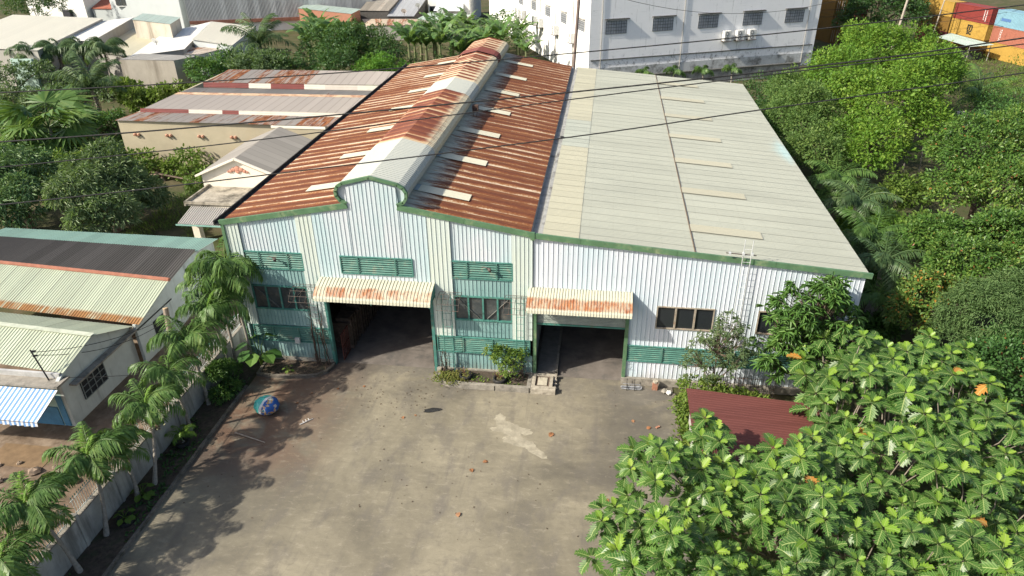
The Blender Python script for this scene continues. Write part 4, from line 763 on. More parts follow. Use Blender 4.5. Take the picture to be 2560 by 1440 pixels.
for i in range(44):
    a = Vector((-6.4, 2.70, 3.86)).lerp(Vector((-22.5, 4.08, 3.86)), i/44); b = Vector((-6.4, 2.70, 3.86)).lerp(Vector((-22.5, 4.08, 3.86)), (i+1.05)/44); m_ = MB(); m_.tube([a, b], [0.135, 0.155], 8); m_.build('ridge_tile', RT, house)
s = MB(); s.beam((-6.78, -4.50, 4.17), (-15, -3.84, 4.17), 0.34, 0.03); s.build('ridge_cap', plain('cap_pale', (0.471, 0.502, 0.395), 0.6), house)
s = MB(); s.prism([(-6.55, -1.36, 0), (-6.55, -1.36, 2.85), (-6.55, 2.65, 3.74), (-6.55, 2.65, 0)], (-0.2, 0, 0)); s.build('gable_wall', HW, house)
s = MB(); s.add([(-6.6, 2.66, 0), (-7.6, 10.4, 0), (-7.6, 10.4, 2.95), (-7.6, 7.9, 3.30), (-6.6, 2.66, 3.72)], [(0,1,2,3,4)]); s.build('gable_wall', HW, house)
s = MB(); s.prism([(-7.0, -7.55, 0), (-7.0, -7.55, 3.10), (-7.0, -7.1, 3.32), (-7.0, -4.5, 4.06), (-7.0, -1.38, 2.78), (-7.0, -1.38, 0)], (-0.2, 0, 0)); s.build('gable_wall', HW, house)
s = MB(); s.box(-15.0, -7.21, -7.55, -7.35, 0, 3.0); s.build('front_wall', plain('house_front', (0.36, 0.50, 0.47), 0.9, 0.15, 1.2, (0.2, 0.22, 0.2), 0.4), house)
s = MB(); s.box(-15.0, -6.75, -8.05, -7.0, 2.98, 3.10); s.build('ledge', CONC, house); s = MB(); s.box(-15, -7.1, -7.3, -7.15, 3.10, 3.40); s.build('parapet', plain('parapet_grey', (0.45, 0.45, 0.44), 0.9, 0.25, 2, (0.15, 0.15, 0.14), 0.6), house)
s = MB(); s.box(-6.995, -6.55, -7.0, 2.6, 2.42, 2.52); s.build('side_ledge', CONC, house)
wf = MB(); wf.box(-6.985, -6.93, -6.35, -4.35, 0.95, 2.15); wf = wf.build('window', DARKGLASS, house)
for y in (-6.35, -5.85, -5.35, -4.85, -4.4): p = MB(); p.box(-6.92, -6.89, y, y+0.05, 0.95, 2.15); p.build('bar', plain('window_bar', (0.18, 0.2, 0.2), 0.7), wf)
for z in (0.95, 1.35, 1.75, 2.11): p = MB(); p.box(-6.925, -6.895, -6.35, -4.35, z, z+0.04); p.build('bar', plain('window_bar', (0.18, 0.2, 0.2)), wf)
wf = MB(); wf.box(-6.54, -6.49, 0.2, 1.6, 1.0, 2.1); wf = wf.build('window', DARKGLASS, house)
dr = MB(); dr.box(-7.6, -7.25, -7.60, -7.56, 0.05, 2.1); dr.build('door', plain('door_blue', (0.08, 0.22, 0.36), 0.6), house); dr = MB(); dr.box(-12, -7.7, -7.60, -7.56, 0.05, 1.3); dr.build('blue_panel', plain('door_blue', (0.08, 0.22, 0.36)), house)
aw = thing('striped_awning', 'blue and white striped awning on the front of the low house', 'awning', (-9.5, -8.8, 2.2))
SW = plain('stripe_white', (0.629, 0.637, 0.646), 0.8, 0.06, 1.5); SBL = plain('stripe_blue', (0.136, 0.272, 0.510), 0.8, 0.1, 1.5)
for i in range(50):
    x1 = -6.72-i*0.135; x0 = x1-0.135; m_ = MB(); m_.quad((x0, -8.08, 2.94), (x1, -8.08, 2.94), (x1, -9.95, 2.30), (x0, -9.95, 2.30)); m_.quad((x0, -9.95, 2.30), (x1, -9.95, 2.30), (x1, -9.99, 2.05-0.03*(i % 3)), (x0, -9.99, 2.05-0.03*(i % 3))); m_.build('stripe', SBL if i % 2 else SW, aw)
fr = MB(); fr.tube([(-6.75, -8.08, 2.90), (-6.75, -9.95, 2.26)], 0.02, 5); fr.tube([(-6.75, -9.95, 2.26), (-13.4, -9.95, 2.26)], 0.02, 5); fr.build('frame', STEEL, aw)
# yard of the house: rubble, brown mat, cable pole
t = tag(MB().box(-9.9, -6.6, -10.9, -9.3, 0.0, 0.02).build('ground_sheet', plain('brown_mat', (0.192, 0.128, 0.072), 0.9, 0.3, 2)), 'flat brown sheet on the ground below the striped awning', 'sheet')
for i in range(26): x = random.uniform(-9.5, -3.2); y = random.uniform(-14.5, -10.2); r_ = random.uniform(0.12, 0.38); rock(x, y, r_*0.3, r_, 'broken concrete rubble in the yard below the low house', plain('rubble', (0.30, 0.225, 0.165), 0.95, 0.4, 3, (0.13, 0.10, 0.07), 0.5, 2), 'rubble by the low house', 40+i, 'rubble_piece')
t = thing('cable_pole', 'thin black cable pole rising from the ledge of the low house', 'pole', (-8.1, -7.3, 3.1)); p = MB(); p.tube([(-7.6, -7.5, 3.1), (-8.2, -7.3, 4.9)], 0.04, 6); p.build('shaft', BLACK, t)
for z in (4.5, 4.8): p = MB(); p.tube([(-8.2, -7.3, z), (-8.0, -7.2, z)], 0.05, 5); p.build('insulator', BLACK, t)
t = thing('post', 'stubby weathered round post between the low house and the palms', 'post', (-3.4, -2.2, 0)); p = MB(); p.tube([(-3.9, -2.4, 0), (-4.3, -1.2, 4.1)], [0.17, 0.16], 10); p.build('shaft', plain('post_wood', (0.27, 0.22, 0.17), 0.9, 0.35, 5), t); p = MB(); p.tube([(-4.3, -1.2, 4.10), (-4.305, -1.19, 4.14)], [0.165, 0.14], 10); p.build('top', plain('post_top', (0.45, 0.33, 0.2)), t)
for i, (a, b, sg) in enumerate((((-8.2, -7.3, 4.75), (-4.35, -1.2, 3.5), 0.5), ((-8.15, -7.25, 4.55), (-4.35, -1.2, 3.3), 0.75), ((-7.2, -7.3, 3.2), (-1.0, -4.3, 2.3), 0.25))):
    m_ = MB(); n = 12; m_.tube([Vector(a).lerp(Vector(b), k/n)+Vector((0, 0, -4*sg*(k/n)*(1-k/n))) for k in range(n+1)], 0.018, 4); tag(m_.build('service_cable', BLACK), ['upper grey service cable from cable pole to wooden post', 'sagging lower service cable from cable pole to wooden post', 'service cable from the low house ledge to the boundary fence'][i], 'cable')

# ================================================================== SHEDS AND GABLE HOUSE BEHIND
BEIGE = plain('beige_render', (0.445, 0.390, 0.281), 0.9, 0.10, 0.6, (0.44, 0.36, 0.24), 0.5, 0.25); ASB = sheet_mat('grey_fibre_sheet', (0.448, 0.400, 0.352), var=0.08, streaks=0.18, seam=0.8, rough=0.9, dirt=(0.28, 0.25, 0.22), spec=0.1, seamw=0.39)
ASBR = sheet_mat('rust_streaked_sheet', (0.368, 0.336, 0.304), rust=0.72, rough=0.85, var=0.12, streaks=0.5, seam=0.7, spec=0.1, seamw=0.39); ASBD = sheet_mat('dull_fibre_sheet', (0.296, 0.276, 0.248), rust=0.2, rough=0.9, var=0.1, streaks=0.3, spec=0.1)
shed = thing('long_shed', 'long beige shed with stepped pale corrugated roofs left of the warehouse', 'shed', (-15, 42, 0))
s = MB(); s.box(-30.6, -0.8, 34.3, 34.55, 0, 4.95); s.build('front_wall', BEIGE, shed); s = MB(); s.box(-30.6, -30.35, 34.56, 60, 0, 4.9); s.build('side_wall', BEIGE, shed)
XE = -0.7
quadsheet(shed, (-30.8, 34.1, 5.0), (XE, 33.9, 5.0), (XE, 36.9, 5.25), (-29.6, 36.7, 5.25), 28, ASBR, 6, 0.04, 'sine')
quadsheet(shed, (-28.9, 36.75, 5.62), (XE, 36.9, 5.62), (XE, 42.0, 6.0), (-28.0, 41.6, 6.0), 27, ASB, 6, 0.04, 'sine')
quadsheet(shed, (XE, 43.0, 5.98), (-28.0, 42.6, 5.98), (-28.4, 46.3, 5.7), (XE, 46.6, 5.7), 27, ASBD, 6, 0.04, 'sine')
quadsheet(shed, (-26.6, 46.6, 6.25), (-14, 46.8, 6.25), (-14, 51.6, 6.8), (-26.0, 51.3, 6.8), 12, ASBR, 6, 0.04, 'sine')
quadsheet(shed, (-14, 46.8, 6.25), (XE, 46.9, 6.25), (XE, 51.7, 6.8), (-14, 51.6, 6.8), 13, ASB, 6, 0.04, 'sine')
s = MB(); s.beam((-28.0, 42.1, 6.02), (XE, 42.5, 6.02), 0.95, 0.05); s.build('ridge_cap', sheet_mat('rust_cap', (0.60, 0.45, 0.30), rust=0.0) if False else plain('rusted_cap', (0.58, 0.42, 0.27), 0.8, 0.2, 2, (0.24, 0.075, 0.04), 0.85, 0.9), shed)
REDS = plain('dark_red_sheet', (0.17, 0.045, 0.04), 0.6, 0.12, 1.0); WHS = plain('white_sheet', (0.561, 0.527, 0.459), 0.6, 0.08, 1.0); GRS = plain('grey_sheet', (0.47, 0.43, 0.38), 0.7, 0.1, 1.0)
def band(y, z0, z1, segs, dy=0.02):
    for a, b, m_ in segs:
        p = MB(); rib_sheet(p, (a, y, z0), (a, y+0.18, z1), (b, y+0.18, z1), (b, y, z0), 3, -0.03); p.build('band_sheet', m_, shed)
band(36.6, 5.18, 5.66, [(-29.3, -23.6, REDS), (-23.6, -19.7, WHS), (-19.7, -17.8, REDS), (-17.8, XE, WHS)]); band(46.4, 5.72, 6.28, [(-27.0, -21.2, REDS), (-21.2, -18.4, WHS), (-18.4, -14.2, REDS), (-14.2, -11.6, WHS), (-11.6, -7.6, GRS), (-7.6, XE, WHS)])
POT = plain('clay_vent', (0.496, 0.272, 0.184), 0.9, 0.15, 4)
for i, x in enumerate((-28.7, -25.0, -21.3, -17.6, -14.0, -10.4)):
    for d in (-0.22, 0.22): p = MB(); p.tube([(x+d, 34.28, 3.48), (x+d, 34.12, 3.48), (x+d, 34.02, 3.46)], [0.17, 0.16, 0.10], 9); p.build('clay_vent', POT, shed)
GHR = sheet_mat('dark_grey_fibre', (0.25, 0.235, 0.215), var=0.12, streaks=0.25, seamw=0.40, seam=0.7, rough=0.9, dirt=(0.13, 0.12, 0.11), spec=0.1)
gh = thing('gable_house', 'cream gable-fronted house with grey roof tucked beside the warehouse', 'house', (-9, 25, 0)); CR = plain('cream_plaster', (0.80, 0.73, 0.61), 0.9, 0.06, 1.0, (0.55, 0.48, 0.38), 0.25, 0.7)
s = MB(); s.prism([(-14.5, 21.9, 0), (-14.5, 21.9, 3.9), (-10.9, 21.9, 5.42), (-6.0, 21.9, 3.45), (-6.0, 21.9, 0)], (0, 0.22, 0)); s.build('front_wall', CR, gh); s = MB(); s.box(-14.5, -14.25, 22.13, 31, 0, 3.8); s.build('side_wall', BEIGE, gh)
quadsheet(gh, (-14.9, 31.6, 3.85), (-14.9, 21.75, 3.85), (-10.9, 21.75, 5.55), (-10.9, 31.6, 5.55), 10, GHR, 6, 0.045, 'sine'); quadsheet(gh, (-10.9, 31.6, 5.55), (-10.9, 21.75, 5.55), (-5.6, 21.75, 3.42), (-5.6, 31.6, 3.42), 10, GHR, 6, 0.045, 'sine')
s = MB(); s.beam((-14.95, 21.66, 3.84), (-10.88, 21.66, 5.56), 0.22, 0.16); s.build('gable_moulding', CR, gh); s = MB(); s.beam((-10.9, 21.66, 5.56), (-5.6, 21.66, 3.42), 0.22, 0.16); s.build('gable_moulding', CR, gh)
s = MB(); s.box(-11.9, -6.2, 31.65, 31.8, 5.4, 5.62); s.build('back_coping', CR, gh)
ORN = plain('terracotta_relief', (0.55, 0.27, 0.19), 0.9, 0.2, 4); s = MB()
for x, z, r_ in ((-11.55, 4.35, 0.16), (-11.25, 4.5, 0.2), (-10.9, 4.58, 0.26), (-10.55, 4.5, 0.2), (-10.25, 4.35, 0.16), (-11.8, 4.28, 0.1), (-10.0, 4.28, 0.1), (-10.9, 4.35, 0.22)): s.tube([(x, 21.9, z), (x, 21.82, z), (x, 21.78, z)], [r_, r_, r_*0.6], 8)
s.build('relief_ornament', ORN, gh)
s = MB(); s.box(-13.9, -5, 17.7, 21.88, 2.62, 2.80); s.box(-13.9, -5, 17.6, 17.78, 2.80, 3.02); s.box(-14.05, -13.9, 17.6, 21.88, 2.62, 3.02); s.build('porch_slab', plain('porch_dirty', (0.40, 0.36, 0.29), 0.9, 0.3, 2, (0.10, 0.09, 0.07), 0.8, 0.8), gh)
quadsheet(gh, (-5.5, 17.6, 2.6), (-13.4, 17.6, 2.6), (-13.4, 15.1, 2.05), (-5.5, 15.1, 2.05), 8, sheet_mat('stripe_sheet', (0.400, 0.376, 0.344), var=0.1, streaks=0.3), 5, 0.05, 'box', 'canopy_sheet')
s = MB(); s.beam((-13.5, 15.0, 2.02), (-5.5, 15.0, 2.02), 0.05, 0.12); s.build('canopy_edge', plain('edge_aqua', (0.25, 0.45, 0.38), 0.6), gh)
for x in (-9.6, -12.6): s = MB(); s.box(x-0.3, x+0.3, 16.2, 16.8, 0, 2.2); s.build('porch_column', CR, gh)
# ================================================================== BACKGROUND: BUILDINGS
def block(name, lab, base, top, wallm, cat='building', roofm=None, roofname='roof', thick=0.15, over=0.3, n=0, shade=None):
    """base: footprint polygon; top: heights at its corners; a sheet roof laid on it"""
    cx = sum(p[0] for p in base)/len(base); cy = sum(p[1] for p in base)/len(base)
    t = thing(name, lab, cat, (cx, cy, 0)); k = len(base)
    for i in range(k):
        a, b = base[i], base[(i+1) % k]; za, zb = top[i], top[(i+1) % k]; s_ = MB(); d = Vector((cx, cy, 0))-Vector(((a[0]+b[0])/2, (a[1]+b[1])/2, 0)); d = d.normalized()*0.2; e = (Vector((*b, 0))-Vector((*a, 0))).normalized()*0.01
        s_.prism([(a[0]+e.x, a[1]+e.y, 0), (b[0]-e.x, b[1]-e.y, 0), (b[0]-e.x, b[1]-e.y, zb-0.02), (a[0]+e.x, a[1]+e.y, za-0.02)], d); s_.build('wall', wallm, t)
    if roofm is not None:
        o = [(cx+(p[0]-cx)*(1+over/max(1, abs(p[0]-cx)+abs(p[1]-cy))), cy+(p[1]-cy)*(1+over/max(1, abs(p[0]-cx)+abs(p[1]-cy))), z+0.03) for p, z in zip(base, top)]
        if n and k == 4: sheets(roofname+'_sheet', roofm, t, o[0], o[1], o[2], o[3], n, 5, 0.04, jit=0.006)
        else:
            s_ = MB(); s_.prism(o, (0, 0, thick)); s_.build(roofname, roofm, t)
    return t
def mk(nm, c, **k): return sheet_mat(nm, c, **k)
IV = mk('ivory_sheet', (0.651, 0.625, 0.528), var=0.03, streaks=0.12, seam=0.12, dirt=(0.5, 0.46, 0.36)); WHR = mk('white_sheet_roof', (0.80, 0.78, 0.72), var=0.04, streaks=0.15, seam=0.12, dirt=(0.5, 0.46, 0.38)); YEL = mk('yellowish_sheet', (0.578, 0.544, 0.408), var=0.05, streaks=0.15, seam=0.12, dirt=(0.45, 0.40, 0.28))
RSH = mk('rust_sheet_small', (0.62, 0.55, 0.46), rust=0.75, var=0.1); GRF = mk('grey_flat', (0.42, 0.40, 0.36), var=0.1, streaks=0.4); MINT = mk('mint_sheet', (0.416, 0.496, 0.440), var=0.06, streaks=0.15)
GW = plain('grey_render', (0.368, 0.352, 0.320), 0.9, 0.12, 0.6, (0.30, 0.28, 0.25), 0.4, 0.3, True); STW = plain('stained_render', (0.440, 0.400, 0.336), 0.9, 0.12, 0.6, (0.22, 0.19, 0.15), 0.75, 0.45, True); MW = plain('mint_wall', (0.42, 0.56, 0.50), 0.9, 0.1, 1)
BWH = plain('house_white', (0.70, 0.70, 0.67), 0.85, 0.08, 0.5, (0.50, 0.50, 0.48), 0.3, 0.3); BGREY = plain('house_grey', (0.476, 0.510, 0.510), 0.85, 0.06, 0.5)
block('storage_hall', 'largest ivory-roofed hall at the far left edge', [(-64.0, 65.6), (-84, 68.0), (-96, 100), (-74.4, 96.5)], [6.0, 6.0, 6.0, 6.0], GW, 'hall', IV, n=20)
s = MB(); s.box(-68.6, -65.0, 65.0, 65.5, 0, 4.8); tag(s.build('mint_door_wall', MW), 'mint-coloured wall strip in front of the large ivory hall', 'wall')
block('storage_hall', 'narrow white-roofed hall right of the large ivory hall', [(-62.8, 76.8), (-67.6, 76.0), (-74.6, 96.4), (-71.2, 101.5)], [5.5, 5.5, 5.5, 5.5], GW, 'hall', WHR, n=5)
block('storage_shed', 'yellowish low-roofed shed behind the dark palms', [(-53.8, 72.5), (-62.5, 76.5), (-71, 101), (-58.8, 94.5)], [3.8, 3.8, 3.8, 3.8], GW, 'shed', YEL, n=9)
block('storage_shed', 'pale-roofed shed with rust-tinged near edge', [(-46.2, 75.4), (-53.5, 72.0), (-58.0, 89.8), (-53.8, 98.8)], [4.6, 4.0, 4.6, 5.2], GW, 'shed', WHR, n=7)
block('storage_shed', 'ivory-roofed shed left of the tall coconut palm', [(-39.8, 78.9), (-47.7, 81.1), (-53.7, 99), (-44.5, 97.5)], [4.6, 5.1, 5.2, 4.6], BGREY, 'shed', IV, n=8)
block('lean_to', 'lean-to with rust-streaked roof beside the stained block', [(-43.9, 75.5), (-50.1, 75.0), (-48.6, 79.5), (-41.6, 81.0)], [3.8, 3.9, 4.0, 3.9], BWH, 'shed', RSH, n=6)
block('stained_block', 'boxy block with black-streaked cream wall and grey roof', [(-42.5, 66.0), (-51.0, 65.6), (-50.2, 70.0), (-40.4, 69.4)], [4.75, 4.85, 4.85, 4.75], STW, 'building', GRF, n=8, over=0.1)
block('roof_cabin', 'mint-roofed cabin rising above the yellowish shed', [(-53.6, 84.9), (-63.5, 89.6), (-65.9, 96.8), (-56.0, 92.3)], [6.9, 6.9, 6.9, 6.9], STW, 'building', MINT, n=6)
b = block('white_house', 'white house with a small window behind the ivory hall', [(-101, 128), (-120, 133), (-122, 146), (-100, 142)], [7.5, 7.5, 7.5, 7.5], BWH, 'house', BWH)
for x, z in ((-115.5, 5.2), (-106.5, 1.4)): p = MB(); p.box(x-0.9, x+0.9, 130.5+(x+115)*-.22-0.4, 131.5, z, z+1.6); p.build('window', plain('window_dark', (0.06, 0.06, 0.07), 0.4), b)
block('porch_house', 'small house with red-tiled porch roof behind the halls', [(-90, 128), (-100, 129), (-101, 140), (-89, 138)], [3.2, 3.2, 6, 6], BGREY, 'house', plain('red_tile_roof', (0.32, 0.11, 0.07), 0.9, 0.3, 2))
b = block('grey_house', 'tall pale grey house with a white-framed window at the top left', [(-71, 118), (-91.5, 124), (-92, 140), (-70, 136)], [13, 13, 13, 13], BGREY, 'house', BGREY)
p = MB(); p.box(-89.3, -86.3, 122.6, 123.1, 4.6, 8.2); fr = p.build('window_frame', WHITE, b)
for x in (-89.0, -87.7): p = MB(); p.box(x, x+1.15, 122.5, 122.58, 4.9, 7.9); p.build('pane', GREYGLASS, fr)
block('brown_sheds', 'dark brown low shed at the top left corner', [(-92, 86), (-112, 90), (-113, 112), (-97, 110)], [3.2, 3.2, 3.2, 3.2], GW, 'shed', plain('brown_roof', (0.22, 0.16, 0.12), 0.9, 0.3, 0.5))
# tall corrugated wall
CW = sheet_mat('grey_corrugated_wall', (0.36, 0.38, 0.39), rust=0.0, var=0.3, streaks=0.55, seam=0.3, dirt=(0.20, 0.19, 0.18)); tall = thing('corrugated_hall', 'tall grey corrugated metal hall behind the coconut palm', 'hall', (-55, 122, 0))
sheets('wall_sheet', CW, tall, (-68.5, 116, 2.6), (-31, 128.5, 2.6), (-31, 128.5, 14), (-68.5, 116, 14), 34, 4, 0.10, 'sine'); s = MB(); s.beam((-68.3, 115.9, 2.3), (-31, 128.3, 2.3), 0.3, 0.7); s.build('rusty_skirt', plain('skirt_rust', (0.22, 0.10, 0.07), 0.9, 0.4, 2), tall)
s = MB(); s.prism([(-68.5, 116.2, 0), (-31, 128.7, 0), (-31, 128.7, 2.2), (-68.5, 116.2, 2.2)], (0, 0.3, 0)); s.build('base_wall', BWH, tall); s = MB(); s.prism([(-68.5, 116.3, 0), (-68.5, 116.3, 14), (-71, 130, 14), (-71, 130, 0)], (0.3, 0, 0)); s.build('end_wall', BGREY, tall)
BRK = plain('brick_wall_far', (0.315, 0.150, 0.098), 0.9, 0.15, 3); b = block('brick_house', 'orange brick house with mint roof behind the banana plants', [(-30.6, 112.2), (-44.6, 119.0), (-45.3, 126), (-31, 119)], [4.9, 5.0, 5.0, 4.9], BRK, 'house', MINT, n=9)
block('timber_shack', 'open-fronted shack with brown-grey striped roof at the top centre', [(-25.4, 121), (-31.8, 121.3), (-32.5, 134), (-25.6, 134)], [4.3, 4.3, 6.0, 6.0], plain('shack_dark', (0.09, 0.085, 0.08), 0.9), 'shed', mk('shack_roof', (0.40, 0.36, 0.30), rust=0.3, var=0.35), n=7)
block('grey_roof_shed', 'grey lean-to roof right of the timber shack', [(-19.6, 120), (-25.3, 119.8), (-25.5, 134), (-19.8, 134)], [3.4, 3.4, 5.6, 5.6], plain('shack_dark', (0.09, 0.085, 0.08)), 'shed', mk('shed_grey_roof', (0.40, 0.41, 0.42), var=0.08), n=6)
block('flat_shed', 'flat shed with rust-red and cream roof behind the banana plants', [(-18.0, 111.8), (-27, 110.6), (-30.4, 118.4), (-18, 118.8)], [2.9, 2.9, 3.0, 3.0], GW, 'shed', mk('flat_shed_roof', (0.60, 0.50, 0.38), rust=0.7, var=0.2), n=9)
b = block('white_house', 'white house with grey awning at the top centre left of the white factory', [(-9.5, 131), (-19.0, 131), (-19, 146), (-9.5, 146)], [11, 11, 11, 11], BWH, 'house', BWH)
p = MB(); p.quad((-17.3, 128.6, 3.3), (-10.5, 128.6, 3.3), (-10.9, 130.95, 4.6), (-16.9, 130.95, 4.6)); p.build('awning', plain('awning_grey', (0.45, 0.47, 0.50), 0.6), b); p = MB(); p.box(-18.6, -17.2, 130.9, 130.98, 2.2, 4.0); p.build('window', DARKGLASS, b); p = MB(); p.box(-16, -11.2, 130.9, 130.98, 5.6, 8.5); p.build('window', GREYGLASS, b)
block('mint_shed', 'small mint-roofed shed above the banana grove', [(-9, 112), (-18, 117), (-17, 124), (-7.5, 121)], [3.3, 3.3, 3.6, 3.6], GW, 'shed', MINT, n=6)
def dish(x, y, z, lab):
    t = thing('satellite_dish', lab, 'satellite dish', (x, y, z)); m_ = MB(); q = []; fs = []; n = 12
    for j in range(4):
        for i in range(n): a = 2*math.pi*i/n; rr = 0.6*j/3; q.append((x+rr*math.cos(a), y-0.25*(rr**2)-rr*math.sin(a)*0.5, z+0.9+rr*math.sin(a)*0.85))
    for j in range(3):
        for i in range(n): fs.append((j*n+i, j*n+(i+1) % n, (j+1)*n+(i+1) % n, (j+1)*n+i))
    m_.add(q, fs); m_.build('bowl', WHITE, t); m_ = MB(); m_.tube([(x, y+0.1, z), (x, y+0.05, z+0.9)], 0.05, 5); m_.build('mast', STEEL, t)
dish(-21.5, 119.5, 3.6, 'left white satellite dish on the sheds at the top centre'); dish(-19.0, 122, 4.4, 'upper white satellite dish on the sheds at the top centre'); dish(-13.5, 119, 3.6, 'white satellite dish in front of the white house awning'); dish(-53.5, 79.5, 4.2, 'dark satellite dish on the pale-roofed shed at left')

# ---- big white factory building
def factory_wall():
    mt, nt, b = newmat('factory_mouldy'); p = pos(nt); x, y, z = xyz(nt, p); n1 = noise(nt, p, 0.5, 5, 0.65); n2 = noise(nt, vmul(nt, p, (2.2, 2.2, 0.16)), 1.0, 6, 0.75); n3 = noise(nt, vmul(nt, p, (0.25, 0.25, 3.0)), 1.0, 5, 0.7); n4 = noise(nt, p, 1.3, 6, 0.78)
    c = mix(nt, n1, (0.80, 0.81, 0.82), (0.90, 0.90, 0.90)); c = mix(nt, mth(nt, 'MULTIPLY', smooth(nt, n3, 0.55, 0.72), 0.35), c, (0.58, 0.60, 0.61)); c = mix(nt, mth(nt, 'MULTIPLY', smooth(nt, n2, 0.57, 0.70), 0.7), c, (0.25, 0.26, 0.26))
    low = mth(nt, 'SUBTRACT', 1.0, smooth(nt, z, 2.0, 5.0)); c = mix(nt, mth(nt, 'MULTIPLY', mth(nt, 'MULTIPLY', low, smooth(nt, n4, 0.50, 0.66)), 0.8), c, (0.13, 0.13, 0.125)); c = mix(nt, mth(nt, 'MULTIPLY', smooth(nt, n4, 0.62, 0.72), 0.75), c, (0.16, 0.16, 0.155))
    setb(nt, b, c, 0.9, spec=0.2); return mt
WFD = factory_wall(); WFC = plain('factory_white', (0.86, 0.85, 0.82), 0.85, 0.03, 0.4)
fac = thing('white_factory', 'large white factory building with barred windows behind the warehouse', 'building', (18.8, 77.1, 0), math.atan2(0.4, 0.917))
def lb(mb, name, mat, par=fac): return mb.build(name, mat, par, local=True)
lb(MB().box(0, 40.4, 0, 0.3, 0, 20), 'stained_wall', WFD); lb(MB().box(-0.01, 0.29, 0.3, 60, 0, 20), 'side_wall', WFC); lb(MB().box(40.1, 40.4, 0.3, 60, 0, 20), 'far_wall', WFD); lb(MB().box(0.3, 40.1, 0.3, 60, 19.5, 19.8), 'roof', CONC)
BARS = plain('window_grille', (0.09, 0.095, 0.10), 0.7); PW = plain('factory_pane', (0.34, 0.36, 0.39), 0.4, 0.3, 1.5)
def fwin(x, z0, z1, wd, side):
    mb = MB(); mb.box(x, x+wd, -0.06, -0.005, z0, z1) if not side else mb.box(-0.06, -0.015, x, x+wd, z0, z1); w_ = lb(mb, 'window', PW); gr = MB(); n = 8 if not side else 6
    for i in range(n+1):
        u = x+wd*i/n; t_ = 0.055 if i % 2 == 0 else 0.022
        gr.box(u-t_/2, u+t_/2, -0.10, -0.065, z0, z1) if not side else gr.box(-0.10, -0.065, u-t_/2, u+t_/2, z0, z1)
    for i in range(5):
        z = z0+(z1-z0)*i/4; gr.box(x-0.04, x+wd+0.04, -0.115, -0.101, z-0.03, z+0.03) if not side else gr.box(-0.115, -0.101, x-0.04, x+wd+0.04, z-0.03, z+0.03)
    lb(gr, 'grille', BARS, w_); hd = MB(); hd.box(x-0.15, x+wd+0.35, -0.45, -0.005, z1+0.22, z1+0.36) if not side else hd.box(-0.35, -0.015, x-0.15, x+wd+0.15, z1+0.30, z1+0.40); lb(hd, 'hood', plain('hood_black', (0.10, 0.10, 0.10), 0.9, 0.4, 3) if not side else GW, w_)
for x in (2.55, 10.35, 18.2, 26.15, 33.9): fwin(x, 7.1, 8.93, 3.4, False)
for x in (2.1, 10.1, 18.2, 26.2, 34.2, 42.2): fwin(x, 7.3, 8.7, 2.5, True)
lb(MB().box(0.3, 40, -0.12, -0.004, 3.25, 3.40), 'ledge', plain('ledge_black', (0.13, 0.13, 0.125), 0.95, 0.4, 1.2)); lb(MB().box(0.2, 40.2, -0.06, -0.003, 0.4, 2.1), 'damp_band', plain('damp_plaster', (0.55, 0.57, 0.57), 0.95, 0.15, 0.6, (0.12, 0.12, 0.11), 0.7, 0.5))
for x in (1.9, 15.6, 38.3): lb(MB().tube([(x, -0.1, 0), (x, -0.1, 20)], 0.055, 5), 'downpipe', GW)
for y in (6.9, 15.2, 23.5, 32, 40): lb(MB().tube([(-0.1, y, 0), (-0.1, y, 20)], 0.07, 5), 'downpipe', GW)
ACW = plain('ac_white', (0.66, 0.66, 0.63), 0.6, 0.08, 2); ACD = plain('ac_grille', (0.16, 0.165, 0.17), 0.7)
def ac(x, z, side, lab, depth=0.75):
    """twin-fan outdoor unit; built at its own base, turned with the factory wall"""
    th = math.atan2(0.4, 0.917); c, s_ = math.cos(th), math.sin(th)
    lx, ly = (x, -0.12-depth/2) if not side else (-0.12-depth/2, x); t = thing('air_conditioner', lab, 'air conditioner', (18.8+lx*c-ly*s_, 77.1+lx*s_+ly*c, z), th if not side else th-math.pi/2, 'outdoor units on the white factory')
    b_ = MB(); b_.box(-0.62, 0.62, -depth/2, depth/2, 0, 1.5); bd = b_.build('case', ACW, t, local=True)
    for k in (0.40, 1.08): m_ = MB(); m_.tube([(-0.18, -depth/2-0.005, k), (-0.18, -depth/2-0.03, k)], 0.30, 12); m_.build('fan_grille', ACD, t, local=True); m_ = MB(); m_.tube([(-0.18, -depth/2-0.035, k), (-0.18, -depth/2-0.045, k)], 0.17, 10); m_.build('fan_hub', ACW, t, local=True)
    m_ = MB(); m_.box(-0.7, 0.7, -depth/2-0.1, depth/2+0.12, -0.1, -0.005); m_.build('bracket', STEEL, t, local=True)
for x, lab in ((23.3, 'left of three twin-fan units on the stained factory wall'), (25.6, 'middle of three twin-fan units on the stained factory wall'), (27.8, 'right of three twin-fan units on the stained factory wall')): ac(x, 5.0, False, lab)
for x, lab in ((6.3, 'outdoor unit on the bright factory wall, nearest the corner'), (14.4, 'outdoor unit on the bright factory wall, second from the corner'), (22.4, 'outdoor unit on the bright factory wall, third from the corner'), (25.4, 'outdoor unit on the bright factory wall, fourth from the corner'), (33.0, 'outdoor unit on the bright factory wall, fifth from the corner'), (35.2, 'outdoor unit on the bright factory wall, sixth from the corner'), (37.4, 'outdoor unit on the bright factory wall, farthest one')): ac(x, 5.0, True, lab)
t = thing('chimney_pipe', 'tall brown steel pipe in front of the white factory', 'pipe', (17.4, 72, 0)); m_ = MB(); m_.tube([(16.6, 72, 0), (17.55, 72, 20)], 0.23, 10); m_.build('shaft', plain('pipe_brown', (0.20, 0.15, 0.13), 0.7, 0.3, 1), t); m_ = MB(); m_.tube([(17.0, 71.9, 0), (17.9, 71.9, 20)], 0.03, 5); m_.build('guy_cable', STEEL, t)
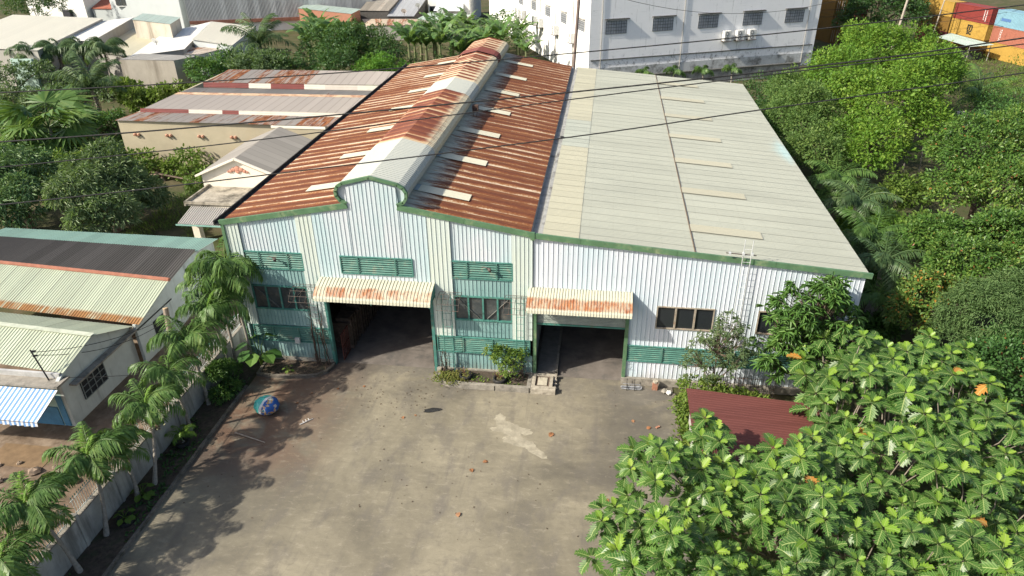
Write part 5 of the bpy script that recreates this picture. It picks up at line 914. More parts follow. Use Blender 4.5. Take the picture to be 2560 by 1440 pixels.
t = thing('boundary_wall', 'low black-stained wall in front of the white factory', 'wall', (39, 79, 0)); s = MB(); s.prism([(24, 72.6, 0), (52, 84.6, 0), (52, 84.6, 2.0), (24, 72.6, 2.0)], (-0.1, 0.25, 0)); s.build('wall_panel', plain('stained_low_wall', (0.38, 0.38, 0.37), 0.9, 0.2, 1, (0.07, 0.07, 0.065), 0.85, 0.7), t)
s = MB(); s.beam((24, 72.6, 2.06), (52, 84.6, 2.06), 0.5, 0.12); s.build('coping', plain('black_coping', (0.10, 0.10, 0.095), 0.95, 0.4, 2), t)

# ---- shipping containers
def container(x, y, z, rz, color, lab, L=6.06, H=2.55, W=2.44, doors=False):
    t = thing('shipping_container', lab, 'container', (x, y, z), rz, 'stacked shipping containers'); cm = plain('container_%02d%02d%02d' % tuple(int(c*99) for c in color), color, 0.6, 0.15, 0.7, tuple(c*0.5 for c in color), 0.4, 0.7)
    def lo(mb, n, m_=cm): return mb.build(n, m_, t, local=True)
    fr = MB()
    for yy in (0, W-0.14):
        for zz in (0, H-0.14): fr.box(0, L, yy, yy+0.14, zz, zz+0.14)
    for xx in (0, L-0.14):
        for yy in (0, W-0.14): fr.box(xx+0.002, xx+0.138, yy+0.002, yy+0.138, 0.14, H-0.14)
        for zz in (0.003, H-0.137): fr.box(xx+0.004, xx+0.136, 0.14, W-0.14, zz, zz+0.134)
    lo(fr, 'frame'); nr = int(L/0.28)
    m_ = MB(); rib_sheet(m_, (0.14, 0.06, 0.14), (L-0.14, 0.06, 0.14), (L-0.14, 0.06, H-0.14), (0.14, 0.06, H-0.14), nr, 0.04, 'box'); lo(m_, 'side_panel'); m_ = MB(); rib_sheet(m_, (L-0.14, W-0.06, 0.14), (0.14, W-0.06, 0.14), (0.14, W-0.06, H-0.14), (L-0.14, W-0.06, H-0.14), nr, 0.04, 'box'); lo(m_, 'side_panel')
    m_ = MB(); m_.quad((0.14, 0.14, H-0.04), (L-0.14, 0.14, H-0.04), (L-0.14, W-0.14, H-0.04), (0.14, W-0.14, H-0.04)); lo(m_, 'roof_panel')
    for xx, sg in ((0.06, -1), (L-0.06, 1)):
        m_ = MB(); a, b = ((W-0.14, 0.14) if sg < 0 else (0.14, W-0.14)); rib_sheet(m_, (xx, a, 0.14), (xx, b, 0.14), (xx, b, H-0.14), (xx, a, H-0.14), 8, 0.04, 'box'); lo(m_, 'end_panel')
        for yy in ((0.5, 0.9, 1.5, 1.9) if sg < 0 or doors else ()): m_ = MB(); m_.tube([(xx+sg*0.08, yy, 0.2), (xx+sg*0.08, yy, H-0.2)], 0.03, 5); lo(m_, 'lock_rod', plain('rod_grey', (0.4, 0.4, 0.4), 0.5))
    return t
def lettering(txt, parent, x, z, size, mat, y=0.004, rot=0.0, name='lettering', bold=0.0):
    cu = bpy.data.curves.new('txt', 'FONT'); cu.body = txt; cu.size = size; cu.offset = bold; cu.align_x = 'CENTER'; cu.extrude = 0.003; ob = bpy.data.objects.new('txt', cu); col.objects.link(ob)
    me = bpy.data.meshes.new_from_object(ob); bpy.data.objects.remove(ob); o = link(name, me, mat, parent, (x, y, z), (R(90), rot, 0)); return o
YLW = (0.42, 0.265, 0.06); REDC = (0.22, 0.042, 0.036); MAR = (0.09, 0.022, 0.024); COR = (0.34, 0.13, 0.088); BLU = (0.19, 0.34, 0.42); OCH = (0.20, 0.115, 0.028)
CRZ = math.atan2(-0.95, 0.31)
def cpos(n_along, across, z): return None
cx0, cy0 = 84.0, 110.9; ux, uy = math.cos(CRZ), math.sin(CRZ)
INKB = plain('ink_black', (0.02, 0.02, 0.02), 0.7); INKW = plain('ink_white', (0.72, 0.70, 0.68), 0.7)
c1 = container(cx0-ux*0.0, cy0-uy*0.0, 0.0, CRZ, OCH, 'dark ochre container at ground level behind the small green-roofed shelter', 8.6)
c1 = container(cx0, cy0, 2.6, CRZ, YLW, 'yellow container with black lettering in mid stack', 8.6); lettering('m', c1, 4.7, 1.20, 1.75, INKB, bold=0.05); lettering('sc', c1, 4.7, 0.45, 1.35, INKB, bold=0.04)
m_ = MB(); m_.box(4.0, 5.45, 0.0, 0.006, 1.15, 1.18); m_.build('logo_line', INKB, c1, local=True)
def marks(par, x, z0, z1, w_, mat):                       # a column of small characters too small to read
    m_ = MB(); z = z0
    while z < z1: h = random.uniform(0.08, 0.13); m_.box(x, x+w_*random.uniform(0.6, 1), -0.002, 0.004, z, z+h); z += h+0.06
    m_.build('marking', mat, par, local=True)
marks(c1, 1.2, 0.35, 2.2, 0.12, INKB); marks(c1, 1.6, 0.9, 2.1, 0.10, INKB)
c2 = container(cx0, cy0, 5.2, CRZ, REDC, 'bright red container on top of the yellow lettered one', 8.6); marks(c2, 7.0, 0.6, 2.3, 0.2, INKW); marks(c2, 7.5, 0.3, 2.2, 0.2, INKW)
ex, ey = cx0+ux*9.15+0.55, cy0+uy*9.15+0.2
container(ex, ey, 0.0, CRZ, YLW, 'yellow container at ground level at the right edge', 12.2); c3 = container(ex, ey, 2.6, CRZ, COR, 'coral red container in mid stack at the right edge', 12.2); lettering('TEXTA', c3, 1.7, 1.3, 0.62, INKW, rot=R(90)); c4 = container(ex, ey, 5.2, CRZ, BLU, 'light blue container on top at the right edge', 12.2); m_ = MB(); m_.box(1.2, 3.2, -0.002, 0.004, 0.9, 1.35); m_.build('blue_logo', plain('navy', (0.08, 0.16, 0.34), 0.6), c4, local=True)
c5 = container(cx0-ux*8.4, cy0-uy*8.4, 2.6, CRZ, OCH, 'ochre container behind the thin pole, left of the lettered one', 8.0); container(cx0-ux*8.4, cy0-uy*8.4, 5.2, CRZ, YLW, 'yellow container behind the thin pole, upper one', 8.0); container(cx0-ux*8.4, cy0-uy*8.4, 0.0, CRZ, MAR, 'maroon container behind the tree beside the pole', 8.0)
for k_, (lv, cc, lab) in enumerate(((0.0, MAR, 'maroon container at ground level right of the white factory'), (2.6, MAR, 'maroon container in second layer right of the white factory'), (5.2, MAR, 'maroon container in third layer right of the white factory'), (7.8, MAR, 'top maroon container right of the white factory'))): container(66.5, 121, lv, CRZ, cc, lab, 6.06)
for lv, lab in ((0.0, 'ochre container beside the factory corner at ground level'), (2.6, 'ochre container beside the factory corner, second layer'), (5.2, 'ochre container beside the factory corner, third layer'), (7.8, 'ochre container beside the factory corner, top layer')): container(62.0, 119.6, lv, CRZ, OCH, lab, 6.06, doors=True)
t = thing('shelter', 'small open shelter with pale green roof in front of the containers', 'shelter', (83.5, 102, 0)); quadsheet(t, (86.3, 98.0, 2.75), (82.0, 96.8, 2.6), (79.8, 105.4, 2.7), (83.4, 108.4, 2.9), 6, mk('shelter_sheet', (0.36, 0.44, 0.40), var=0.1, streaks=0.3))
for x, y in ((82.2, 97.3), (86.0, 98.4), (80.2, 105.2), (83.2, 108.0)): s = MB(); s.tube([(x, y, 0), (x, y, 2.62)], 0.06, 6); s.build('post', GW, t)
s = MB(); s.box(82.6, 85.6, 99.5, 104, 0, 1.3); s.build('clutter', plain('dark_clutter', (0.05, 0.05, 0.055), 0.8, 0.5, 2), t)
for x0, y0, x1, y1, h, lab, r_ in ((71.5, 102, 76.2, 120, 16, 'leaning pale concrete utility pole before the dark tree', 0.22), (80.2, 108.5, 84.5, 118, 14, 'thin grey pole left of the lettered container', 0.12)):
    t = thing('utility_pole', lab, 'pole', (x0, y0, 0)); m_ = MB(); m_.tube([(x0, y0, 0), (x0+(x1-x0)*0.25, y0, h)], [r_, r_*0.75], 8); m_.build('shaft', plain('pole_concrete', (0.42, 0.37, 0.31), 0.9, 0.2, 1), t); m_ = MB(); m_.beam((x0-0.6+(x1-x0)*0.22, y0-0.3, h*0.86), (x0+0.8+(x1-x0)*0.22, y0-0.3, h*0.86), 0.1, 0.1); m_.build('crossarm', STEEL, t)
# ---- red roofed shed and ladder at the wing
rs = thing('red_roof_shed', 'small shed with plain dark red metal roof beside the big-leaved tree', 'shed', (29.5, -7, 0)); RR = sheet_mat('dark_red_sheet_roof', (0.125, 0.044, 0.038), var=0.03, streaks=0.12, seam=0.1, dirt=(0.09, 0.04, 0.036), rough=0.5)
quadsheet(rs, (26.6, -11.6, 2.55), (26.6, -4.0, 2.85), (33.2, -4.7, 2.85), (33.2, -11.6, 2.55), 8, RR, 5, 0.012)
for a, b in (((26.9, -11.4), (26.9, -4.3)), ((26.9, -4.3), (33.0, -4.9)), ((33.0, -4.9), (33.0, -11.4))): s = MB(); s.prism([(*a, 0), (*b, 0), (*b, 2.5), (*a, 2.4)], (0.1, 0.12, 0)); s.build('wall', GW, rs)
ld = thing('roof_ladder', 'galvanised caged ladder up the white wing wall to its roof', 'ladder', (29.45, -0.3, 3)); ZN = plain('galvanised', (0.50, 0.52, 0.52), 0.5, 0.2, 4, spec=0.5)
for x in (29.2, 29.62): s = MB(); s.tube([(x, -0.3, 2.6), (x, -0.3, 9.9)], 0.022, 5); s.build('rail', ZN, ld)
for i in range(18): s = MB(); z = 2.9+i*0.38; s.tube([(29.2, -0.3, z), (29.62, -0.3, z)], 0.013, 4); s.build('rung', ZN, ld)
s = MB(); s.tube([(28.3, -0.32, 9.12), (29.9, -0.22, 8.98)], 0.03, 5); s.build('crossbar', STEEL, ld)
for x in (28.5, 29.2, 29.65): s = MB(); s.box(x-0.06, x+0.06, -0.36, -0.24, 9.0, 9.16); s.build('clamp', ZN, ld)
gf = thing('barred_fence', 'dark barred steel fence by the foot of the wing wall', 'fence', (30.5, -1.2, 0))
for i in range(16): s = MB(); s.tube([(28.6+i*0.22, -1.2, 0.0), (28.6+i*0.22, -1.2, 1.8)], 0.018, 4); s.build('bar', STEEL, gf)
for z in (0.3, 1.0, 1.7): s = MB(); s.tube([(28.5, -1.2, z), (32.0, -1.2, z)], 0.02, 4); s.build('rail', STEEL, gf)

# ================================================================== VEGETATION
LG_BREAD = leaf_mat('breadfruit_leaf', [(0.0, (0.022, 0.062, 0.011)), (0.5, (0.040, 0.105, 0.018)), (0.85, (0.070, 0.153, 0.024)), (1.0, (0.132, 0.231, 0.035))], 0.36, 0.14, ((0.42, 0.18, 0.035), 0.0025), veins=True)
LG_YOUNG = leaf_mat('breadfruit_young_leaf', [(0.0, (0.102, 0.215, 0.019)), (0.5, (0.173, 0.312, 0.030)), (1.0, (0.347, 0.449, 0.059))], 0.36, 0.3, veins=True, tcol=(0.4, 0.55, 0.06))
LG_MANGO = leaf_mat('mango_leaf', [(0.0, (0.029, 0.070, 0.018)), (0.5, (0.057, 0.135, 0.031)), (1.0, (0.143, 0.244, 0.049))], 0.4, 0.22)
LG_GREY = leaf_mat('greyish_leaf', [(0.0, (0.050, 0.095, 0.041)), (0.5, (0.100, 0.155, 0.068)), (1.0, (0.200, 0.243, 0.115))], 0.5, 0.25)
LG_BRIGHT = leaf_mat('bright_leaf', [(0.0, (0.047, 0.119, 0.017)), (0.5, (0.109, 0.218, 0.026)), (1.0, (0.293, 0.394, 0.064))], 0.5, 0.32, tcol=(0.35, 0.50, 0.05))
LG_DARK = leaf_mat('dark_leaf', [(0.0, (0.019, 0.052, 0.016)), (0.5, (0.041, 0.098, 0.026)), (1.0, (0.110, 0.169, 0.052))], 0.45, 0.2)
LG_GLOSS = leaf_mat('glossy_leaf', [(0.0, (0.033, 0.079, 0.018)), (0.5, (0.080, 0.161, 0.031)), (1.0, (0.270, 0.321, 0.064))], 0.33, 0.2, ((0.30, 0.13, 0.05), 0.012))
LG_FRUIT = leaf_mat('orange_flecked_leaf', [(0.0, (0.043, 0.093, 0.022)), (0.5, (0.103, 0.186, 0.038)), (1.0, (0.291, 0.342, 0.076))], 0.45, 0.25, ((0.40, 0.19, 0.04), 0.085))
LG_FINE = leaf_mat('fine_greygreen_leaf', [(0.0, (0.053, 0.106, 0.037)), (0.5, (0.106, 0.181, 0.062)), (1.0, (0.199, 0.275, 0.100))], 0.6, 0.3)
LG_PALM = leaf_mat('palm_leaf', [(0.0, (0.045, 0.102, 0.024)), (0.5, (0.089, 0.168, 0.042)), (1.0, (0.204, 0.276, 0.072))], 0.42, 0.25)
LG_PALMB = leaf_mat('palm_leaf_fresh', [(0.0, (0.07, 0.16, 0.02)), (1.0, (0.20, 0.32, 0.05))], 0.42, 0.3)
LG_PALMD = leaf_mat('palm_leaf_dark', [(0.0, (0.037, 0.078, 0.033)), (0.5, (0.077, 0.132, 0.052)), (1.0, (0.188, 0.233, 0.090))], 0.45, 0.2)
LG_BAN = leaf_mat('banana_leaf', [(0.0, (0.049, 0.113, 0.037)), (0.5, (0.091, 0.172, 0.051)), (1.0, (0.231, 0.329, 0.087))], 0.4, 0.28)
LG_DRYP = plain('dead_frond', (0.22, 0.16, 0.10), 0.9, 0.3, 5)
LG_WEED = leaf_mat('weed_leaf', [(0.0, (0.047, 0.099, 0.017)), (0.5, (0.105, 0.176, 0.028)), (1.0, (0.257, 0.297, 0.066))], 0.55, 0.3)
LG_DRYW = leaf_mat('dry_weed', [(0.0, (0.11, 0.095, 0.03)), (0.6, (0.16, 0.16, 0.04)), (1.0, (0.10, 0.18, 0.03))], 0.7, 0.25)
# ---- palms
FR = {'manila': [frond_mesh(2.15, 40, 0.74, 0.034, 2.2+0.25*i, 0.8, i, up0=0.95) for i in range(3)],
      'manila_up': [frond_mesh(1.8, 26, 0.5, 0.028, 1.1, 0.5, 7, up0=1.25)],
      'coco': [frond_mesh(4.2, 46, 1.0, 0.040, 1.5+0.3*i, 0.7, 20+i, up0=0.8) for i in range(3)],
      'oil': [frond_mesh(3.2, 36, 0.75, 0.035, 1.9+0.3*i, 0.55, 30+i, up0=0.85) for i in range(3)],
      'fan': [fan_mesh(1.35, 20, 40+i) for i in range(3)], 'ban': [paddle_mesh(2.7, 0.36, 1.15, 1.3+0.4*i, 50+i) for i in range(4)]}
def palm(label, base, top, n, style, mat, sc_=1.0, r=0.10, name='palm_tree', group=None, freshn=0, skirt=0, up=(-0.1, 0.75)):
    t = thing(name, label, 'palm', base, group=group); b = Vector(base); tp = Vector(top); m_ = MB(); k = 14; pts = []; rs = []
    for i in range(k+1):
        f = i/k; p = b.lerp(tp, f)+Vector((math.sin(f*3.1)*0.10, math.sin(f*2.2)*0.06, 0)); pts.append(p); rs.append(r*(1.35-0.5*min(1, f*3) if f < 0.33 else 0.85)*(1.06 if i % 2 else 0.95))
    m_.tube(pts, rs, 8); m_.build('trunk', PALMBARK, t, smooth_=True); top = pts[-1]
    if style == 'manila': c = MB(); c.tube([top, top+Vector((0, 0, 0.5))], [r*1.0, r*0.55], 7); c.build('crownshaft', plain('crownshaft', (0.16, 0.24, 0.09), 0.5), t); top = top+Vector((0, 0, 0.4))
    vs_ = FR[style]
    for i in range(n):
        a = 2*math.pi*(i+random.uniform(-.2, .2))/n*(1 if n < 12 else 2.4); pit = up[0]+(up[1]-up[0])*((i*0.618) % 1.0); me = vs_[i % len(vs_)]
        if (me.name, mat.name) not in _fm: cp = me.copy(); cp.materials.clear(); cp.materials.append(mat); _fm[(me.name, mat.name)] = cp
        o = link('frond', _fm[(me.name, mat.name)], None, t, top-b, (random.uniform(-.25, .25), -pit+0.35, a)); s_ = sc_*random.uniform(0.85, 1.1); o.scale = (s_, s_, s_)
    for i in range(freshn):
        me = FR['manila_up'][0]
        if ('fresh', mat.name) not in _fm: cp = me.copy(); cp.materials.append(LG_PALMB); _fm[('fresh', mat.name)] = cp
        o = link('young_frond', _fm[('fresh', mat.name)], None, t, top-b, (0, -0.30, i*2.1)); s_ = sc_*0.8; o.scale = (s_, s_, s_)
    for i in range(skirt):
        me = vs_[0]
        if ('dry', me.name) not in _fm: cp = me.copy(); cp.materials.clear(); cp.materials.append(LG_DRYP); _fm[('dry', me.name)] = cp
        o = link('dead_frond', _fm[('dry', me.name)], None, t, top-b-Vector((0, 0, 0.2)), (0, 1.9, i*2.3+0.5)); o.scale = (sc_*0.7,)*3
    return t
_fm = {}
ROW = 'manila palms along the boundary wall'
for i, (bx, by, tx, ty, h, n, sz, lab, fresh, skirt) in enumerate([
    (0.3, -0.75, -0.2, -0.55, 6.5, 18, 1.28, 'tallest palm at the left corner of the hall, with dead fronds', 0, 3),
    (-0.6, -1.2, -0.55, -1.4, 5.6, 11, 1.0, 'palm squeezed between the tallest palm and the one with the fresh shoot', 0, 1),
    (-0.55, -1.9, -0.35, -2.9, 5.1, 13, 1.05, 'palm with fresh yellow-green shoot, third from the hall corner', 1, 0),
    (-0.5, -4.9, -0.5, -5.3, 4.6, 13, 1.0, 'palm before the fence gap, fourth from the hall corner', 0, 0),
    (-0.35, -7.2, -0.5, -7.4, 4.0, 9, 0.9, 'smaller palm half hidden behind the full mid-row palm', 0, 1),
    (0.0, -11.3, -0.35, -9.7, 3.7, 15, 1.05, 'full palm with pale straight trunk in the middle of the row', 1, 2),
    (-0.35, -12.2, -0.6, -12.0, 2.9, 7, 0.8, 'short palm leaning at the wall in the middle of the row', 0, 1),
    (-0.4, -14.6, -0.9, -13.4, 3.6, 15, 1.1, 'palm with curved trunk and fresh fronds near the front of the row', 2, 0),
    (-0.3, -16.6, -1.3, -16.6, 3.9, 15, 1.1, 'palm with cream flower sprays at the lower left', 2, 1),
    (-0.8, -18.6, -1.0, -18.9, 3.1, 13, 1.05, 'frontmost palm at the bottom left corner', 1, 0)]):
    palm(lab, (bx, by, 0.04), (tx, ty, h-0.35), max(10, int(n*1.3)), 'manila', LG_PALM, sz*random.uniform(0.96, 1.14), 0.10, 'manila_palm', ROW, fresh, skirt)
# cream flower sprays
for x, y, z, lab in ((-0.7, -17.0, 3.4, 'cream palm flower spray at the lower left'), (-0.15, -10.0, 3.2, 'cream palm flower spray on the middle palm')):
    P = np.array([x, y, z])+rng.normal(size=(500, 3))*np.array([0.28, 0.28, 0.22]); me = leaves_mesh('flower_spray', P-np.array((x, y, z)), rdir(500), rdir(500), rng.uniform(0.04, 0.10, 500), 'dia'); o = link('flower_spray', me, plain('cream_flower', (0.52, 0.50, 0.30), 0.8, 0.2, 9), None, (x, y, z)); tag(o, lab, 'flowers')
for lab, b_, tp, n, mt_, s_, r_, sk in (('tall coconut palm standing before the corrugated hall', (-31.8, 72.6, 0), (-31.4, 71.8, 6.0), 18, LG_PALMD, 1.45, 0.25, 2), ('dark coconut palm among the left garden trees', (-45.8, 51.6, 0), (-46.0, 51.4, 3.8), 18, LG_PALMD, 1.35, 0.25, 1), ('coconut palm with upright fronds near the right edge', (66.5, 57.5, 0), (66.6, 57.6, 2.8), 15, LG_PALM, 1.35, 0.28, 1)): palm(lab, b_, tp, n, 'coco', mt_, s_, r_, 'coconut_palm', None, 0, sk, up=(0.05, 1.25))
for i, (x, y) in enumerate(((-67.0, 69.2), (-63.6, 70.5), (-59.8, 71.0), (-55.6, 70.4))): palm(['leftmost dark palm before the ivory hall', 'second dark palm from the left before the ivory hall', 'third dark palm from the left before the white-roofed hall', 'dark palm just left of the stained block'][i], (x+0.5, y-2.5, 0), (x, y-1.5, 4.7+0.3*(i == 3)), 18, 'manila', LG_PALMD, 1.9, 0.16, 'palm_tree', 'dark palms before the halls', 0, 1)
palm('fan palm with stiff round leaves at the left edge', (-41, 36.5, 0), (-41.3, 36.8, 3.2), 30, 'fan', LG_PALM, 2.6, 0.22, 'fan_palm', None, 0, 2, up=(-0.5, 1.1))
for i, (x, y, z, s_) in enumerate(((41.3, 25.0, 4.2, 1.15), (41.6, 19.8, 4.2, 1.15), (40.9, 13.6, 4.2, 1.25), (40.6, 10.0, 3.9, 1.2), (39.6, 7.2, 2.6, 1.0), (38.6, 13.5, 2.6, 1.0), (39.4, 22.5, 3.2, 1.0))): palm(['oil palm behind the others beside the wing, farthest', 'oil palm beside the wing, second from the back', 'broad oil palm beside the middle of the wing', 'oil palm with drooping fronds near the wing corner', 'low oil palm in the shade at the wing corner', 'low oil palm tight against the wing wall', 'small oil palm under the feathery tree'][i], (x, y, 0), (x+0.1, y, z), 16, 'oil', LG_PALM if i % 2 == 0 else LG_PALMD, s_, 0.25, 'oil_palm', 'oil palms beside the wing')
for i, (x, y) in enumerate(((27.0, 71.5), (31.4, 72.6), (35.7, 73.4), (40.0, 74.8))): palm(['first small palm behind the wing roof from the left', 'second small palm behind the wing roof from the left', 'third small palm behind the wing roof from the left', 'fourth small palm behind the wing roof from the left'][i], (x, y, 0), (x, y, 2.3), 12, 'manila', LG_PALM, 1.0, 0.12, 'palm_tree', 'small palms before the factory wall')
for i, (x, y) in enumerate(((49.3, 31.2), (51.2, 32.5))): palm(['thin-stemmed plant with star-shaped top, left of a pair', 'thin-stemmed plant with star-shaped top, right of a pair'][i], (x, y, 0), (x-0.2, y, 4.7), 13, 'manila', LG_PALMB, 0.55, 0.07, 'slim_plant', 'slim star-topped plants', up=(0.2, 0.9))
# seedlings in the strip
palm('small palm seedling in the tyre of the palm strip', (-0.15, -8.35, 0.2), (-0.15, -8.35, 0.3), 7, 'manila', LG_PALMB, 0.45, 0.03, 'palm_seedling', None, up=(0.1, 0.9))
# ---- bananas
def banana(x, y, lab, s_=1.0, h=2.2, grp='banana plants behind the hall'):
    t = thing('banana_plant', lab, 'banana plant', (x, y, 0), group=grp); m_ = MB(); m_.tube([(x, y, 0), (x+0.1, y, h*0.5), (x+0.05, y, h)], [0.17*s_, 0.14*s_, 0.09*s_], 8); m_.build('stem', plain('banana_stem', (0.17, 0.19, 0.09), 0.7, 0.3, 3), t); n = 10
    for i in range(n):
        a = i*2.39996+random.uniform(-.3, .3); o = link('leaf', FR['ban'][i % 4], LG_BAN, t, (0.05, 0, h-0.1), (random.uniform(-.3, .3), -(-0.25+0.6*(i/n)), a)); k = s_*random.uniform(0.85, 1.15); o.scale = (k, k, k)
    return t
BA = [(-31.6, 93, 'banana plant left of the brick house wall'), (-29.8, 86, 'front left banana plant behind the garden trees'), (-26.2, 88, 'banana plant with pale hanging leaves behind the garden trees'), (-27.6, 98, 'banana plant close to the brick house'), (-33.0, 100, 'rear banana plant beside the coconut palm'), (-10.8, 82, 'isolated banana plant left of the ridge vent'), (-9.0, 92, 'banana plant at the left end of the grove'), (-6.6, 95, 'second banana plant from the left in the grove'), (-4.0, 97, 'third banana plant from the left in the grove'), (-1.0, 95, 'middle banana plant at the back of the grove'), (1.8, 96, 'banana plant at the back right of the grove'), (-5.6, 82, 'front left banana plant of the grove'), (-2.6, 84, 'front middle banana plant of the grove'), (0.5, 84, 'front banana plant above the ridge vent'), (4.0, 86, 'banana plant right of the ridge vent'), (6.0, 91, 'tall banana plant against the white factory'), (8.5, 82, 'drooping banana plant at the foot of the white factory'), (3.0, 92, 'banana plant in the thick of the grove')]
for i, (x, y, lab) in enumerate(BA): banana(x, y, lab, 1.85 if i < 16 else 1.35, 2.8+0.9*((i*7) % 3))
for i in range(22):
    x, y = (random.uniform(-12, 8), random.uniform(80, 100)) if i < 15 else (random.uniform(-33, -25), random.uniform(84, 102)); banana(x, y, 'banana plant lost in the thick of the right grove' if i < 15 else 'banana plant lost in the left cluster by the coconut palm', random.uniform(1.5, 1.95), random.uniform(2.6, 4.4))
# ---- trees, right side
tree('rain_tree', 'large bright green spreading tree behind the wing on the right', (50, 42, 0), [(54.6, 59.1, 8.0, 5.4), (57.5, 52.6, 7.5, 3.9), (47.5, 47.8, 7.5, 4.0), (49.0, 40.0, 7.0, 5.1), (52.9, 37.7, 6.0, 3.1), (45.6, 31.3, 5.2, 3.4), (61, 60, 7, 3)], LG_BRIGHT, 4600, 16, 0.62, (0.22, 0.40), 'dia', 0.25, 0.45)
tree('feathery_tree', 'feathery mid-green tree leaning over the right edge of the wing roof', (43, 34, 0), [(42.8, 50.4, 5.6, 3.0), (41.6, 37.5, 6.0, 3.5), (39.8, 35.0, 5.4, 2.7), (41.2, 30.5, 5.0, 3.0), (41.5, 44, 5, 3)], LG_FINE if False else leaf_mat('feathery_leaf', [(0.0, (0.048, 0.104, 0.026)), (0.5, (0.102, 0.176, 0.044)), (1.0, (0.235, 0.294, 0.078))], 0.55, 0.3), 3000, 18, 0.6, (0.16, 0.32), 'dia', 0.35, 0.3)
tree('glossy_tree', 'round glossy-leaved tree with a few orange leaves at the right edge', (52, 23, 0), [(51.4, 23.4, 7.4, 3.2), (56.0, 27.5, 7.6, 2.6), (48.8, 19.6, 5.8, 2.2), (51.6, 18.6, 6.6, 3.0), (56.6, 21, 7.0, 2.9)], LG_GLOSS, 3200, 16, 0.42, (0.18, 0.30), 'oval', 0.1, 0.3)
tree('glossy_tree', 'wide dark glossy tree in the right middle', (45, 9, 0), [(43.9, 10.8, 5.2, 2.1), (44.8, 7.4, 5.5, 2.2), (47.8, 9.6, 5.8, 2.5), (45.6, 5.4, 4.6, 1.9), (49.5, 12.5, 4.8, 2.2)], LG_GLOSS, 3200, 16, 0.36, (0.15, 0.25), 'oval', 0.1, 0.3)
tree('fruiting_tree', 'orange-flecked small tree above the big-leaved tree', (41.6, 5, 0), [(41.5, 5.2, 4.2, 1.7), (40.5, 4.0, 3.2, 1.3), (42.9, 6.7, 4.2, 1.2)], LG_FRUIT, 700, 18, 0.35, (0.14, 0.24), 'oval', 0.2, 0.18)
tree('fine_tree', 'grey-green fine-leaved tree at the right edge', (43.5, 1.5, 0), [(42.8, 1.0, 5.1, 2.1), (45.4, 3.2, 5.1, 1.8), (41.8, 0.8, 4.2, 1.3), (46.5, 0.5, 5, 2)], LG_FINE, 1900, 20, 0.36, (0.13, 0.24), 'lance', 0.3, 0.2)
tree('glossy_tree', 'dark orange-flecked tree between fine-leaved and big-leaved trees', (43, -2.5, 0), [(42.2, -2.7, 4.1, 2.0), (43.9, -1.3, 4.6, 1.7), (41.9, -1.2, 3.6, 1.4), (45, -4, 4.2, 2)], leaf_mat('dark_flecked', [(0.0, (0.029, 0.073, 0.021)), (0.6, (0.062, 0.138, 0.035)), (1.0, (0.178, 0.259, 0.063))], 0.35, 0.2, ((0.32, 0.12, 0.05), 0.02)), 1200, 16, 0.38, (0.15, 0.25), 'oval', 0.1, 0.2)
tree('street_tree', 'dark dense tree between the two container stacks', (70, 110, 0), [(69.0, 109.0, 7.0, 5.0), (73.3, 107.6, 6.0, 4.3), (66.8, 108.4, 5.0, 3.4), (77.0, 113.7, 7.0, 3.0), (71, 112, 11, 5)], LG_DARK, 1300, 14, 0.9, (0.35, 0.6), 'dia', 0.2, 0.4)
for i, (bl, lab, mt_) in enumerate((([(42.6, 20.6, 2.2, 1.3), (44.0, 18.0, 2.8, 1.5)], 'bright bush between the oil palms', LG_BRIGHT), ([(45.8, 24.0, 3.0, 2.0), (47.8, 26.0, 3.2, 2.0), (45.6, 16, 3.4, 1.8)], 'leafy bush below the star-topped plants', LG_WEED), ([(38.2, 39, 3.0, 2.2), (38.4, 46, 3.4, 2.4), (39, 53, 3, 2.5), (44, 57, 3.5, 3)], 'dark bushes along the far side of the wing', LG_DARK), ([(39.6, 17.4, 1.0, 1.2), (40.6, 12, 1.0, 1.2), (39.8, 6.4, 0.8, 1.0)], 'low undergrowth along the wing wall', LG_MANGO), ([(70, 64, 1.5, 3.5), (76, 70, 1.2, 4), (66, 70, 1.5, 4), (82, 78, 1.0, 4), (60, 75, 2, 5), (74, 82, 1, 4)], 'rough green scrub near the shelter at the right edge', LG_WEED), ([(62, 44, 2.5, 4), (66, 50, 2, 4), (62, 35, 3, 4), (68, 42, 2, 4)], 'scrub below the coconut palm at the right edge', LG_MANGO), ([(44.5, -8.5, 2.2, 2.6), (47.5, -5.0, 2.6, 3.0), (45.5, -13.0, 1.8, 2.6), (49.5, -10.0, 2.4, 3.0), (51.0, -2.0, 2.8, 3.2), (43.5, -18, 1.6, 2.6), (52, 5, 3, 3.2)], 'leafy scrub beyond the big-leaved tree at the right edge', LG_MANGO), ([(33, 60, 1.0, 3), (42, 64, 1.2, 3.5), (49, 68, 1.5, 4), (26, 58, 1, 3), (55, 74, 1.5, 4)], 'bushes behind the wing before the low stained wall', LG_DARK))): tree('bush', lab, (bl[0][0], bl[0][1], 0), bl, mt_, 420 if i < 4 else 1000, 14, 0.45 if i < 4 else 0.8, (0.2, 0.36), 'oval' if i % 2 else 'dia', 0.2, 0.08, 'bush')
